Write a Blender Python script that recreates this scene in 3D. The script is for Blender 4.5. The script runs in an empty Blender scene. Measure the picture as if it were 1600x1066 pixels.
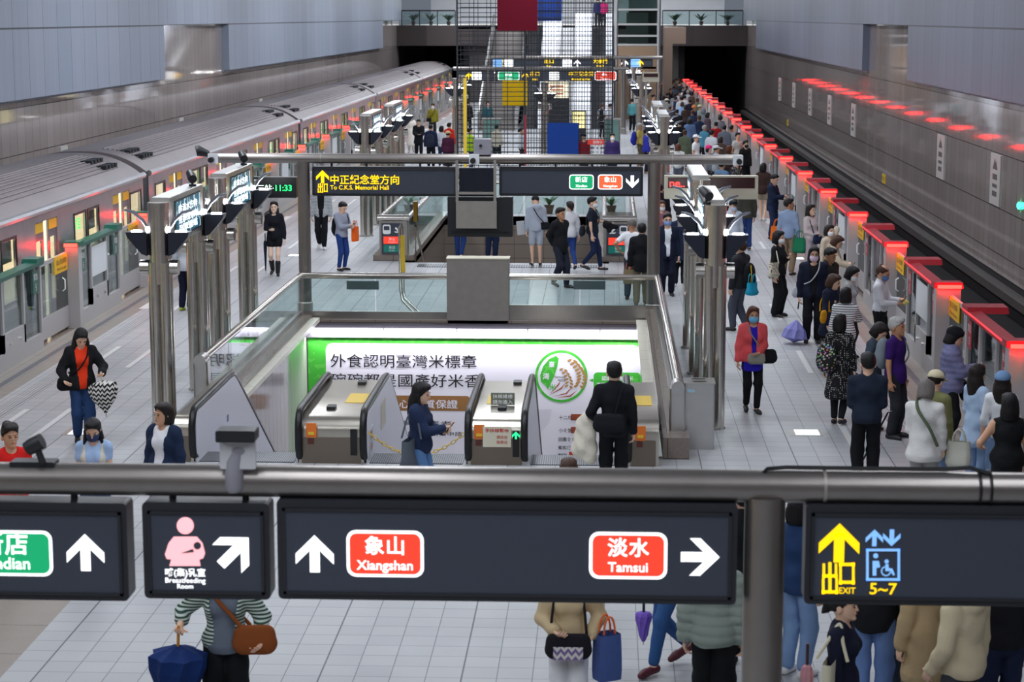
import bpy, math, random
import numpy as np
from math import sin, cos, pi, radians, sqrt, atan, tan
random.seed(7)
rng = np.random.default_rng(7)
sc = bpy.context.scene
COL = sc.collection
# ------------------------------------------------------------------ camera
F, H, VX, VY = 3111.0, 6.0, 945.0, 25.0        # focal length in pixels, eye height, vanishing point of the platform
PITCH = atan((533 - VY) / F)
YAW = atan((VX - 800) * cos(PITCH) / F)
cd = bpy.data.cameras.new('camera')
cam = bpy.data.objects.new('camera', cd)
COL.objects.link(cam)
cam.location = (0, 0, H)
cam.rotation_euler = (pi / 2 - PITCH, 0, YAW)
cd.sensor_width = 36.0
cd.lens = 36.0 * F / 1600
cd.clip_end = 400
cd.dof.use_dof = True
cd.dof.focus_distance = 34.0
cd.dof.aperture_fstop = 4.0
sc.camera = cam
# ------------------------------------------------------------------ world, exposure
w = bpy.data.worlds.new('world'); sc.world = w; w.use_nodes = True
w.node_tree.nodes['Background'].inputs[0].default_value = (0.55, 0.62, 0.75, 1)
w.node_tree.nodes['Background'].inputs[1].default_value = 0.25
sc.view_settings.view_transform = 'Standard'
sc.view_settings.look = 'None'
sc.view_settings.gamma = 1
sc.view_settings.use_curve_mapping = False
sc.view_settings.exposure = 0.0
CEIL_W = 500          # watts of each ceiling luminaire
LUM = []
for i in range(9):
    for X in (-8.6, -2.4, 3.8):
        LUM.append((X, 6 + i * 16.0))
for X, Y in LUM:
    l = bpy.data.lights.new('ceiling_lamp', 'AREA'); l.shape = 'RECTANGLE'; l.size = 1.2; l.size_y = 9.0
    l.energy = CEIL_W * (.75 if Y < 30 else 1.0) * (.8 if X > 0 else 1.0 if X > -5 else 1.1); l.color = (0.88, 0.93, 1.0)
    lo = bpy.data.objects.new('ceiling_lamp', l); COL.objects.link(lo); lo.location = (X, Y, 8.9)
# ------------------------------------------------------------------ projection helpers (photo pixel -> place)
_r = (cos(YAW), sin(YAW), 0.0)
_d = (-sin(YAW) * cos(PITCH), cos(YAW) * cos(PITCH), -sin(PITCH))
_u = (_r[1] * _d[2] - _r[2] * _d[1], _r[2] * _d[0] - _r[0] * _d[2], _r[0] * _d[1] - _r[1] * _d[0])
def ray(x, y):
    a, b = (x - 800) / F, (533 - y) / F
    return tuple(_d[i] + a * _r[i] + b * _u[i] for i in range(3))
def onz(x, y, z=0.0):
    v = ray(x, y); t = (z - H) / v[2]; return (v[0] * t, v[1] * t, z)
def onY(x, y, Y):
    v = ray(x, y); t = Y / v[1]; return (v[0] * t, Y, H + v[2] * t)
# ------------------------------------------------------------------ materials
MATS = {}
def lin(c):
    if isinstance(c, str):
        c = c.lstrip('#'); c = tuple(int(c[i:i + 2], 16) / 255 for i in (0, 2, 4))
    return tuple((v / 12.92 if v <= 0.04045 else ((v + 0.055) / 1.055) ** 2.4) for v in c[:3]) + (1,)
def M(name, col='#808080', rough=0.5, metal=0.0, emit=0.0, bump=0.0, bscale=60.0, spec=0.5, var=0.0, coat=0.0, ecol=None):
    if name in MATS: return MATS[name]
    m = bpy.data.materials.new(name); m.use_nodes = True
    n = m.node_tree.nodes; L = m.node_tree.links; b = n['Principled BSDF']
    c = lin(col)
    b.inputs['Base Color'].default_value = c; b.inputs['Roughness'].default_value = rough
    b.inputs['Metallic'].default_value = metal; b.inputs['Specular IOR Level'].default_value = spec
    b.inputs['Coat Weight'].default_value = coat
    if emit:
        b.inputs['Emission Color'].default_value = lin(ecol) if ecol else c
        b.inputs['Emission Strength'].default_value = emit
    if bump or var:
        tc = n.new('ShaderNodeTexCoord'); nz = n.new('ShaderNodeTexNoise'); nz.inputs['Scale'].default_value = bscale
        nz.inputs['Detail'].default_value = 4
        L.new(tc.outputs['Object'], nz.inputs['Vector'])
        if bump:
            bp = n.new('ShaderNodeBump'); bp.inputs['Strength'].default_value = bump; bp.inputs['Distance'].default_value = 0.02
            L.new(nz.outputs['Fac'], bp.inputs['Height']); L.new(bp.outputs['Normal'], b.inputs['Normal'])
        if var:
            mx = n.new('ShaderNodeMix'); mx.data_type = 'RGBA'
            mx.inputs['A'].default_value = tuple(v * (1 - var) for v in c[:3]) + (1,)
            mx.inputs['B'].default_value = tuple(min(1, v * (1 + var)) for v in c[:3]) + (1,)
            L.new(nz.outputs['Fac'], mx.inputs['Factor']); L.new(mx.outputs['Result'], b.inputs['Base Color'])
    MATS[name] = m
    return m
def glass(name, tint='#e8f2f0', ior=1.5, rough=0.02):
    if name in MATS: return MATS[name]
    m = bpy.data.materials.new(name); m.use_nodes = True
    n = m.node_tree.nodes; L = m.node_tree.links; n.clear()
    out = n.new('ShaderNodeOutputMaterial'); mix = n.new('ShaderNodeMixShader')
    tr = n.new('ShaderNodeBsdfTransparent'); gl = n.new('ShaderNodeBsdfGlossy'); fr = n.new('ShaderNodeFresnel')
    tr.inputs[0].default_value = lin(tint); gl.inputs['Roughness'].default_value = rough
    ge = n.new('ShaderNodeNewGeometry'); m1 = n.new('ShaderNodeMath'); m1.operation = 'MULTIPLY_ADD'; m1.inputs[1].default_value = -2; m1.inputs[2].default_value = 1
    pw = n.new('ShaderNodeMath'); pw.operation = 'POWER'; pw.inputs[0].default_value = ior
    L.new(ge.outputs['Backfacing'], m1.inputs[0]); L.new(m1.outputs[0], pw.inputs[1]); L.new(pw.outputs[0], fr.inputs['IOR'])
    L.new(fr.outputs[0], mix.inputs[0]); L.new(tr.outputs[0], mix.inputs[1]); L.new(gl.outputs[0], mix.inputs[2])
    L.new(mix.outputs[0], out.inputs[0]); MATS[name] = m
    return m
class NB:
    """small node builder for the setting's materials"""
    def __init__(s, name, **kw):
        s.m = M(name, **kw); s.n = s.m.node_tree.nodes; s.L = s.m.node_tree.links; s.b = s.n['Principled BSDF']
        tc = s.n.new('ShaderNodeTexCoord'); sp = s.n.new('ShaderNodeSeparateXYZ'); s.L.new(tc.outputs['Object'], sp.inputs[0])
        s.X, s.Y, s.Z = sp.outputs; s.P = tc.outputs['Object']
    def math(s, op, a, b=None, c=None):
        nd = s.n.new('ShaderNodeMath'); nd.operation = op
        for i, v in enumerate((a, b, c)):
            if v is None: continue
            if isinstance(v, (int, float)): nd.inputs[i].default_value = v
            else: s.L.new(v, nd.inputs[i])
        return nd.outputs[0]
    def grid(s, v, step, wd, off=0.0):          # 1 on joint lines
        f = s.math('FRACT', s.math('DIVIDE', s.math('ADD', v, off + 1000 * step), step))
        return s.math('LESS_THAN', f, wd / step)
    def lines(s, v, levels, wd):
        o = None
        for z in levels:
            c = s.math('COMPARE', v, z, wd / 2); o = c if o is None else s.math('MAXIMUM', o, c)
        return o
    def cell(s, v, step, off=0.0): return s.math('FLOOR', s.math('DIVIDE', s.math('ADD', v, off + 1000 * step), step))
    def rnd(s, *vs):
        cb = s.n.new('ShaderNodeCombineXYZ')
        for i, v in enumerate(vs): s.L.new(v, cb.inputs[i])
        wn = s.n.new('ShaderNodeTexWhiteNoise'); s.L.new(cb.outputs[0], wn.inputs[0]); return wn.outputs['Value']
    def noise(s, scale, detail=3, vec=None):
        nz = s.n.new('ShaderNodeTexNoise'); nz.inputs['Scale'].default_value = scale; nz.inputs['Detail'].default_value = detail
        s.L.new(vec or s.P, nz.inputs['Vector']); return nz.outputs['Fac']
    def mix(s, f, a, b):
        mx = s.n.new('ShaderNodeMix'); mx.data_type = 'RGBA'
        for k, v in (('Factor', f), ('A', a), ('B', b)):
            if isinstance(v, str): mx.inputs[k].default_value = lin(v)
            elif isinstance(v, (int, float)): mx.inputs[k].default_value = v
            else: s.L.new(v, mx.inputs[k])
        return mx.outputs['Result']
    def to(s, sock, v): s.L.new(v, s.b.inputs[sock]); return s.m
# ------------------------------------------------------------------ mesh builder
class MB:
    def __init__(s): s.v = []; s.f = []; s.mi = []; s.cur = 0
    def add(s, vs, fs):
        o = len(s.v); s.v += [tuple(v) for v in vs]; s.f += [tuple(i + o for i in f) for f in fs]; s.mi += [s.cur] * len(fs); return s
    def mat(s, i): s.cur = i; return s
    def box(s, x0, y0, z0, x1, y1, z1):
        if x0 > x1: x0, x1 = x1, x0
        if y0 > y1: y0, y1 = y1, y0
        if z0 > z1: z0, z1 = z1, z0
        return s.add([(x0, y0, z0), (x1, y0, z0), (x1, y1, z0), (x0, y1, z0), (x0, y0, z1), (x1, y0, z1), (x1, y1, z1), (x0, y1, z1)],
                     [(0, 3, 2, 1), (4, 5, 6, 7), (0, 1, 5, 4), (1, 2, 6, 5), (2, 3, 7, 6), (3, 0, 4, 7)])
    def bbox(s, x0, y0, z0, x1, y1, z1, b=0.02, ax='y', n=3):
        """box whose four edges along axis ax are rounded"""
        def rr(w, h):
            pts = []
            for cx, cy, a0 in ((w - b, h - b, 0), (b, h - b, 90), (b, b, 180), (w - b, b, 270)):
                for i in range(n + 1):
                    a = radians(a0 + 90 * i / n); pts.append((cx + b * cos(a), cy + b * sin(a)))
            return pts
        if ax == 'y': return s.prism([(x0 + p, z0 + q) for p, q in rr(x1 - x0, z1 - z0)], 'y', y0, y1)
        if ax == 'z': return s.prism([(x0 + p, y0 + q) for p, q in rr(x1 - x0, y1 - y0)], 'z', z0, z1)
        return s.prism([(y0 + p, z0 + q) for p, q in rr(y1 - y0, z1 - z0)], 'x', x0, x1)
    def prism(s, poly, ax, a, b):
        n = len(poly)
        mk = {'y': lambda p, t: (p[0], t, p[1]), 'z': lambda p, t: (p[0], p[1], t), 'x': lambda p, t: (t, p[0], p[1])}[ax]
        area = sum(poly[i][0] * poly[(i + 1) % n][1] - poly[(i + 1) % n][0] * poly[i][1] for i in range(n))
        pl = list(poly) if area > 0 else list(poly)[::-1]
        vs = [mk(p, a) for p in pl] + [mk(p, b) for p in pl]
        fs = [(i, (i + 1) % n, (i + 1) % n + n, i + n) for i in range(n)] + [tuple(range(n - 1, -1, -1)), tuple(range(n, 2 * n))]
        if (ax == 'y') == (b > a): fs = [f[::-1] for f in fs]
        return s.add(vs, fs)
    def tube(s, path, r, n=12, caps=True):
        P = [np.array(p, float) for p in path]; rs = r if isinstance(r, (list, tuple)) else [r] * len(P)
        vs = []; prev = None
        for i, p in enumerate(P):
            t = P[min(i + 1, len(P) - 1)] - P[max(i - 1, 0)]; t /= (np.linalg.norm(t) + 1e-9)
            if prev is None:
                a = np.array((0, 0, 1.0)) if abs(t[2]) < 0.9 else np.array((1.0, 0, 0)); u = np.cross(t, a)
            else: u = prev - t * np.dot(prev, t)
            u /= (np.linalg.norm(u) + 1e-9); prev = u; w_ = np.cross(t, u)
            vs += [tuple(p + rs[i] * (cos(2 * pi * k / n) * u + sin(2 * pi * k / n) * w_)) for k in range(n)]
        fs = [(i * n + k, i * n + (k + 1) % n, (i + 1) * n + (k + 1) % n, (i + 1) * n + k) for i in range(len(P) - 1) for k in range(n)]
        if caps: fs += [tuple(range(n - 1, -1, -1)), tuple(range((len(P) - 1) * n, len(P) * n))]
        return s.add(vs, fs)
    def cyl(s, p0, p1, r, n=16): return s.tube([p0, p1], r, n)
    def lathe(s, prof, c=(0, 0, 0), n=20):
        vs = [(c[0] + r * cos(2 * pi * k / n), c[1] + r * sin(2 * pi * k / n), c[2] + z) for r, z in prof for k in range(n)]
        fs = [(i * n + k, i * n + (k + 1) % n, (i + 1) * n + (k + 1) % n, (i + 1) * n + k) for i in range(len(prof) - 1) for k in range(n)]
        fs += [tuple(range(n - 1, -1, -1)), tuple(range((len(prof) - 1) * n, len(prof) * n))]
        return s.add(vs, fs)
    def ball(s, c, r, n=12):
        r3 = r if isinstance(r, (tuple, list)) else (r, r, r); m = n // 2
        vs = [(c[0], c[1], c[2] - r3[2])]
        for i in range(1, m):
            a = -pi / 2 + pi * i / m
            vs += [(c[0] + r3[0] * cos(a) * cos(2 * pi * k / n), c[1] + r3[1] * cos(a) * sin(2 * pi * k / n), c[2] + r3[2] * sin(a)) for k in range(n)]
        vs.append((c[0], c[1], c[2] + r3[2])); t = len(vs) - 1
        fs = [(0, 1 + (k + 1) % n, 1 + k) for k in range(n)] + [(t, 1 + (m - 2) * n + k, 1 + (m - 2) * n + (k + 1) % n) for k in range(n)]
        fs += [(1 + i * n + k, 1 + i * n + (k + 1) % n, 1 + (i + 1) * n + (k + 1) % n, 1 + (i + 1) * n + k) for i in range(m - 2) for k in range(n)]
        return s.add(vs, fs)
    def build(s, name, mat, parent=None, origin=None, smooth=None, kind=None, label=None, cat=None, group=None):
        o0 = np.array(parent['o'] if parent is not None and 'o' in parent else (origin if origin is not None else (0, 0, 0)), float)
        V = np.array(s.v, float)
        if parent is None and origin is None and kind is None:
            lo, hi = V.min(0), V.max(0); o0 = np.array(((lo[0] + hi[0]) / 2, (lo[1] + hi[1]) / 2, lo[2]))
        me = bpy.data.meshes.new(name)
        me.from_pydata((V - o0).tolist(), [], s.f)
        for m in (mat if isinstance(mat, (list, tuple)) else [mat]): me.materials.append(m)
        if any(s.mi): me.polygons.foreach_set('material_index', s.mi)
        if smooth:
            me.polygons.foreach_set('use_smooth', [True] * len(me.polygons))
            if smooth != 'all': me.set_sharp_from_angle(angle=radians(40))
        me.update()
        ob = bpy.data.objects.new(name, me); COL.objects.link(ob)
        if parent is not None:
            ob.parent = parent; ob['o'] = tuple(o0)
        else: ob.location = o0; ob['o'] = tuple(o0)
        tag(ob, label, cat, group, kind)
        return ob
def tag(o, label=None, cat=None, group=None, kind=None):
    if label: o['label'] = label
    if cat: o['category'] = cat
    if group: o['group'] = group
    if kind: o['kind'] = kind
    return o
def thing(name, label, cat, loc, group=None):
    o = bpy.data.objects.new(name, None); COL.objects.link(o); o.location = loc; o['o'] = tuple(loc); o.empty_display_size = 0.1
    return tag(o, label, cat, group)
def copy_tree(o, parent=None):
    c = o.copy(); COL.objects.link(c); c.parent = parent
    for ch in list(o.children): copy_tree(ch, c)
    return c
def dup(o, loc, label=None, group=None, rz=None):
    c = copy_tree(o); c.location = loc; c['o'] = tuple(loc)
    if rz is not None: c.rotation_euler.z = rz
    if label: c['label'] = label
    if group: c['group'] = group
    return c
def text_geo(txt, size=1.0, bold=0.0, align='CENTER', spacing=1.0):
    cu = bpy.data.curves.new('t', 'FONT'); cu.body = txt; cu.size = 1.0; cu.align_x = align; cu.offset = min(.02, bold); cu.resolution_u = 3
    cu.space_character = spacing
    ob = bpy.data.objects.new('t', cu); COL.objects.link(ob)
    dg = bpy.context.evaluated_depsgraph_get(); me = bpy.data.meshes.new_from_object(ob.evaluated_get(dg))
    V = [(v.co[0] * size, v.co[1] * size, 0) for v in me.vertices]; Fc = [tuple(p.vertices) for p in me.polygons]
    bpy.data.objects.remove(ob); bpy.data.curves.remove(cu); bpy.data.meshes.remove(me)
    return V, Fc
def put_text(mb, txt, o, size, ux=(1, 0, 0), uy=(0, 0, 1), bold=0.0, align='CENTER', fit=None, spacing=1.0, sx=1.0):
    V, Fc = text_geo(txt, size, bold, align, spacing)
    if not V: return mb
    if fit:
        xs = [v[0] for v in V]; wd = max(xs) - min(xs); k = fit / wd; V = [(v[0] * k, v[1], 0) for v in V]
    return mb.add([tuple(o[i] + v[0] * sx * ux[i] + v[1] * uy[i] for i in range(3)) for v in V], Fc)
def put_poly(mb, pts, o, s=1.0, ux=(1, 0, 0), uy=(0, 0, 1)):
    """flat polygon facing the camera side; pts anticlockwise seen from the front"""
    return mb.add([tuple(o[i] + s * (p[0] * ux[i] + p[1] * uy[i]) for i in range(3)) for p in pts], [tuple(range(len(pts)))])
def rrect(w_, h_, r, n=5):
    pts = []
    for cx, cy, a0 in ((w_ / 2 - r, h_ / 2 - r, 0), (-w_ / 2 + r, h_ / 2 - r, 90), (-w_ / 2 + r, -h_ / 2 + r, 180), (w_ / 2 - r, -h_ / 2 + r, 270)):
        for i in range(n + 1):
            a = radians(a0 + 90 * i / n); pts.append((cx + r * cos(a), cy + r * sin(a)))
    return pts
def circ(r, n=24, sx=1, sy=1): return [(r * sx * cos(2 * pi * i / n), r * sy * sin(2 * pi * i / n)) for i in range(n)]
def arrow_up(a=0.0, s=1.0):
    """bold arrow, unit height, pointing up, turned clockwise by a degrees; split in convex pieces"""
    P = [[(-.5, .0), (-.5, -.06), (-.5, -.08), (0, .5), (0, .22), (-.5, -.28)], [(.5, -.28), (0, .22), (0, .5), (.5, 0)], [(-.13, -.5), (.13, -.5), (.13, .25), (-.13, .25)]]
    P[0] = [(0, .22), (0, .5), (-.5, 0), (-.5, -.28)]
    ca, sa = cos(-radians(a)), sin(-radians(a))
    return [[(s * (x * ca - y * sa), s * (x * sa + y * ca)) for x, y in q] for q in P]
def put_arrow(mb, o, s, a=0.0, **kw):
    for q in arrow_up(a, s): put_poly(mb, q, o, 1.0, **kw)
    return mb
ORD = 'first second third fourth fifth sixth seventh eighth ninth tenth eleventh twelfth thirteenth fourteenth fifteenth sixteenth seventeenth eighteenth nineteenth twentieth'.split()
ORD += ['twenty-' + w_ for w_ in ORD[:9]] + ['thirtieth'] + ['thirty-' + w_ for w_ in ORD[:9]] + ['fortieth'] + ['forty-' + w_ for w_ in ORD[:9]]
# common materials
STEEL = M('brushed_steel', '#d0cbc4', 0.22, 1.0, var=0.12, bscale=9)
STEEL_D = M('dull_steel', '#a19c96', 0.42, .55, var=0.15, bscale=6)
STEEL_L = M('satin_steel', '#c9c8c6', 0.34, 1.0, var=0.08, bscale=5)
PIPE = M('dark_steel_pipe', '#8f8985', 0.34, 0.85, var=0.15, bscale=4)
BLACK = M('black_rubber', '#0e0f12', 0.35)
DARK = M('dark_plastic', '#1b1d22', 0.45)
CREAM = M('cream_plastic', '#d8d2bd', 0.5)
WHITE = M('white_paint', '#dfe2e6', 0.45)
GLASS = glass('clear_glass', '#dcece8')
# ------------------------------------------------------------------ the setting
XL, XR, YE = -10.25, 5.6, 141.0
WLX, WRX = -14.5, 9.9
EX0, EX1, EY0, EY1 = -5.9, 0.95, 26.92, 38.95      # escalator well
SX0, SX1, SY0, SY1 = -4.8, 0.0, 48.6, 60.0        # stair well
nb = NB('floor_tiles', rough=0.5, spec=0.35)
jt = nb.math('MAXIMUM', nb.grid(nb.X, 0.327, 0.009, -0.03), nb.grid(nb.Y, 0.307, 0.008))
jd = nb.grid(nb.X, 0.327 * 4, 0.016, -0.03)
rn = nb.rnd(nb.cell(nb.X, 0.327, -0.03), nb.cell(nb.Y, 0.307))
base = nb.mix(rn, '#b2b4b8', '#bfc0c2')
big = nb.noise(0.35, 4); base = nb.mix(nb.math('MULTIPLY', big, 0.5), base, '#a3a3a2')
spk = nb.noise(190, 2); base = nb.mix(nb.math('MULTIPLY', spk, 0.35), base, '#90939a')
# edge strips (granite and ribbed) along the doors, and the beige granite field near the viewer
dl = nb.math('SUBTRACT', nb.X, XL); dr = nb.math('SUBTRACT', XR, nb.X); de = nb.math('MINIMUM', dl, dr)
st = nb.math('LESS_THAN', de, 0.72)
base = nb.mix(st, base, '#8d877f')
st2 = nb.math('MULTIPLY', nb.math('GREATER_THAN', de, 0.30), nb.math('LESS_THAN', de, 0.42)); base = nb.mix(st2, base, '#5f6166')
rib = nb.math('MULTIPLY', nb.math('MULTIPLY', nb.math('GREATER_THAN', de, 0.86), nb.math('LESS_THAN', de, 1.2)), nb.grid(nb.X, 0.055, 0.018))
base = nb.mix(nb.math('MULTIPLY', rib, .6), base, '#5d5f63')
gr = nb.math('MULTIPLY', nb.math('LESS_THAN', nb.X, -5.5), nb.math('LESS_THAN', nb.Y, 21.6))
jb = nb.math('MAXIMUM', nb.grid(nb.X, 0.9, 0.01), nb.grid(nb.Y, 0.9, 0.01))
gcol = nb.mix(nb.noise(60, 3), '#7c756e', '#a39b92'); gcol = nb.mix(jb, gcol, '#4f4a45')
tile = nb.mix(nb.math('MAXIMUM', nb.math('MULTIPLY', jt, .75), nb.math('MULTIPLY', jd, .9)), base, '#4c4e55')
nb.to('Base Color', nb.mix(gr, tile, gcol))
nb.to('Roughness', nb.math('ADD', nb.math('MULTIPLY', nb.noise(3, 3), 0.2), 0.4))
FLOOR = nb.m
f = MB()
def slab(mb, x0, x1, y0, y1): mb.box(x0, y0, -0.25, x1, y1, 0)
slab(f, XL, EX0, -6, YE); slab(f, EX1, XR, -6, YE)
slab(f, EX0, EX1, -6, EY0); slab(f, EX0, EX1, EY1, SY0)
slab(f, EX0, SX0, SY0, SY1); slab(f, SX1, EX1, SY0, SY1); slab(f, EX0, EX1, SY1, YE)
f.build('floor', FLOOR, origin=(0, 0, 0), kind='structure')
GRANITE = NB('brown_granite', rough=0.22)
gcol = GRANITE.mix(GRANITE.noise(45, 4), '#6d625a', '#8f837a')
gj = GRANITE.math('MAXIMUM', GRANITE.grid(GRANITE.Z, 0.42, 0.012), GRANITE.math('MAXIMUM', GRANITE.grid(GRANITE.X, 0.9, 0.009), GRANITE.grid(GRANITE.Y, 0.9, 0.009)))
GRANITE.to('Base Color', GRANITE.mix(gj, gcol, '#332c28')); GRANITE = GRANITE.m
DARKC = M('dark_concrete', '#17161a', 0.85, var=0.3, bscale=1.5)  # near-black tone for track beds, platform sides and wall plinths
BLK = M('tunnel_black', '#050507', 0.9)
b = MB()
for x in (XL, XR):
    b.box(x - (0.0 if x < 0 else 0.3), 2, -1.25, x + (0.3 if x < 0 else 0.0), YE, -0.25)
b.build('trim_1', DARKC, origin=(0, 0, 0), kind='structure')
b = MB().box(WLX - .3, 2, -1.35, XL + .3, 165, -1.25).box(XR - .3, 2, -1.35, WRX + .3, 165, -1.25)
b.build('track_bed_floor', DARKC, origin=(0, 0, 0), kind='structure')
RAIL = M('rusty_rail', '#5a4b43', 0.4, 0.8)
for lx in (-12.1, 7.6):
    for k in (-.72, .72):
        MB().box(lx + k - .035, 2, -1.25, lx + k + .035, 160, -1.1).build('trim_2', RAIL, origin=(0, 0, 0), kind='structure')
CONDUIT = M('cable_duct', '#4b4744', 0.6, var=.3, bscale=2)
# walls: polished tile below, metal panels above
def tilemat(name, a, b_, period, levels, joint, rough):
    q = NB(name, rough=rough)
    rr = q.rnd(q.cell(q.Y, period)); c = q.mix(rr, a, b_)
    c = q.mix(q.math('MULTIPLY', q.noise(40, 3), .35), c, joint)
    c = q.mix(q.math('MULTIPLY', q.noise(.25, 4), .35), c, '#958c88')
    j = q.math('MAXIMUM', q.grid(q.Y, period, 0.014), q.lines(q.Z, levels, 0.022))
    q.to('Base Color', q.mix(j, c, joint)); q.to('Roughness', q.math('ADD', q.math('MULTIPLY', q.noise(2.2, 3), .05), rough - .045)); return q.m
TILE = tilemat('polished_wall_tile', '#a69a96', '#b3a8a4', 0.66, (.11, 1.24, 2.6, 3.76), '#4c4340', 0.07)
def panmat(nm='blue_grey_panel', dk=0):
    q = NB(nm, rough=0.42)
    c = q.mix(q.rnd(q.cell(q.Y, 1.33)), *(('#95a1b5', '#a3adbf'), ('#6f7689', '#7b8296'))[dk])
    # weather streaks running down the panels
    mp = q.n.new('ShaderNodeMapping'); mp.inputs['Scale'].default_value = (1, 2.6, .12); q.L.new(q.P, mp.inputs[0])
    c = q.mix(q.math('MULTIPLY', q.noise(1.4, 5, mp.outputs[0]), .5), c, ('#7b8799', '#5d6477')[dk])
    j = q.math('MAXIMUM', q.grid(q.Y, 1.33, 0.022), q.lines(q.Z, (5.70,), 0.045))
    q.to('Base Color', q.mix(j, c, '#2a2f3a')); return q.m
PANEL = panmat(); PANEL_R = panmat('shaded_panel', 1)  # right wall copy has the dimmer light of that side put into its colour
for nm, sx, x0 in (('left', -1, WLX), ('right', 1, WRX)):
    MB().box(x0, -6, -.37, x0 + sx * .3, 141.5, 9.6).build('wall_' + nm, TILE, origin=(0, 0, 0), kind='structure')
    MB().box(x0 + sx * .05, 2, -1.3, x0 + sx * .5, 165, -.37).build('wall_%s_plinth' % nm, DARKC, origin=(0, 0, 0), kind='structure')
    p = MB()
    for y0, y1, z0, z1 in ((-6, 64.6, 3.98, 5.7), (75.8, 129, 3.98, 5.7), (-6, 141, 5.7, 9.6)):
        p.box(x0, y0, z0, x0 - sx * .26, y1, z1)
    p.box(x0, 2, 3.9, x0 - sx * .06, 64.6, 3.98).box(x0, 75.8, 3.9, x0 - sx * .06, 129, 3.98)
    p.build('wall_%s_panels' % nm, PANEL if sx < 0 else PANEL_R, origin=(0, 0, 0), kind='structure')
MB().box(WRX - .35, 2, -.7, WRX - .05, 141, -.5).build('trim_3', CONDUIT, origin=(0, 0, 0), kind='structure')
MB().box(WRX - 2.6, 2, -1.25, WRX - 2.35, 141, -.75).build('trim_4', CONDUIT, origin=(0, 0, 0), kind='structure')
CEILM = M('ceiling_white', '#b9bdc3', 0.8)
MB().box(WLX - .3, -6, 9.6, WRX + .3, 165, 9.8).build('ceiling', CEILM, origin=(0, 0, 0), kind='structure')
LUMM = M('luminaire_housing', '#c8ccd2', 0.5)
lum0 = None
for i, (X, Y) in enumerate(LUM):
    lb = 'long white ceiling luminaire high above the platform, out of the picture'
    MBX = MB().box(X - .66, Y - 4.6, 8.95, X + .66, Y + 4.6, 9.05)
    if lum0 is None:
        lum0 = MBX.build('ceiling_light', LUMM, origin=(X, Y, 8.95), label=lb, cat='light', group='ceiling luminaires')
        [MB().box(X - .02, y - .02, 9.05, X + .02, y + .02, 9.6).build('suspension_rod', LUMM, lum0) for y in (Y - 3.5, Y + 3.5)]
    else: dup(lum0, (X, Y, 8.95))
# far end: tunnel mouths with their darkness painted as black walls, fascia of the upper concourse, its bright hall
FASC = NB('fascia_stone', rough=.35); FASC.to('Base Color', FASC.mix(FASC.rnd(FASC.cell(FASC.X, 3.1)), '#3a3231', '#544b49')); FASC = FASC.m
HALLW = M('hall_wall', '#c9cdd4', .7, var=.15, bscale=.6)
MB().box(WLX, 164, -1.3, -9.6, 164.3, 4).box(5.2, 164, -1.3, WRX, 164.3, 4).build('wall_tunnel_end', BLK, origin=(0, 0, 0), kind='structure')
MB().box(-9.9, 141, -1.3, -9.5, 164, 4).box(5.2, 141, -1.3, 5.6, 164, 4).box(WLX - .3, 141.5, -1.3, WLX, 164, 4).box(WRX, 141.5, -1.3, WRX + .3, 164, 4).build('wall_tunnel', BLK, origin=(0, 0, 0), kind='structure')
MB().box(-9.9, 142, 0, 5.6, 142.3, 3.95).build('wall_back', M('back_wall_grey', '#55504e', .6), origin=(0, 0, 0), kind='structure')
MB().box(WLX, 140, 3.95, -10.3, 142, 5.35).box(3.9, 140, 3.95, WRX, 142, 5.35).box(-10.3, 141, 3.95, 3.9, 142, 5.35).build('wall_concourse_fascia', FASC, origin=(0, 0, 0), kind='structure')
MB().box(WLX, 141, 5.1, WRX, 170, 5.35).build('floor_concourse', M('concourse_floor', '#9a9690', .3), origin=(0, 0, 0), kind='structure')
MB().box(WLX, 168, 5.3, WRX, 168.3, 9.6).build('wall_concourse', HALLW, origin=(0, 0, 0), kind='structure')
for k in range(5):
    X = -12 + k * 5
    l = bpy.data.lights.new('concourse_lamp', 'AREA'); l.size = 3; l.size_y = 12; l.shape = 'RECTANGLE'; l.energy = 900; l.color = (.95, .97, 1)
    lo = bpy.data.objects.new('concourse_lamp', l); COL.objects.link(lo); lo.location = (X, 155, 9.3)
# escalator well
PLANK = NB('glossy_white_cladding', rough=.08)
PLANK.to('Base Color', PLANK.mix(PLANK.math('MAXIMUM', PLANK.grid(PLANK.Y, .42, .012), PLANK.math('MULTIPLY', PLANK.noise(30, 3), .2)), '#c2bcbb', '#4d4643')); PLANK = PLANK.m
b = MB().box(EX0 - .12, 26.8, -7, EX0, EY1 + .2, -.02).box(EX1, 26.8, -7, EX1 + .12, EY1 + .2, -.02)
b.build('wall_well_sides', PLANK, origin=(0, 0, 0), kind='structure')
MB().box(EX0, EY1 + .13, -3.4, EX1, EY1 + .4, -.02).build('wall_well_back', M('well_stone', '#8c8791', .4), origin=(0, 0, 0), kind='structure')
MB().box(EX0 - .2, EY0, -6.4, EX1 + .2, 48, -6.2).build('floor_lower', M('lower_floor', '#8a8a8c', .35), origin=(0, 0, 0), kind='structure')
MB().box(EX0, 48, -6.4, EX1, 48.2, -3.4).box(EX0, EY1 + .4, -3.4, EX1, 48.2, -3.2).build('wall_lower', M('lower_wall', '#77727a', .6), origin=(0, 0, 0), kind='structure')
cur = MB().box(-6.2, 28.2, 0, -5.75, 39.1, .13).box(.84, 26.75, 0, 1.2, 39.1, .3).box(-5.75, 38.8, 0, .84, 39.1, .06)
cur.build('trim_5', GRANITE, origin=(0, 0, 0), kind='structure')
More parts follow.
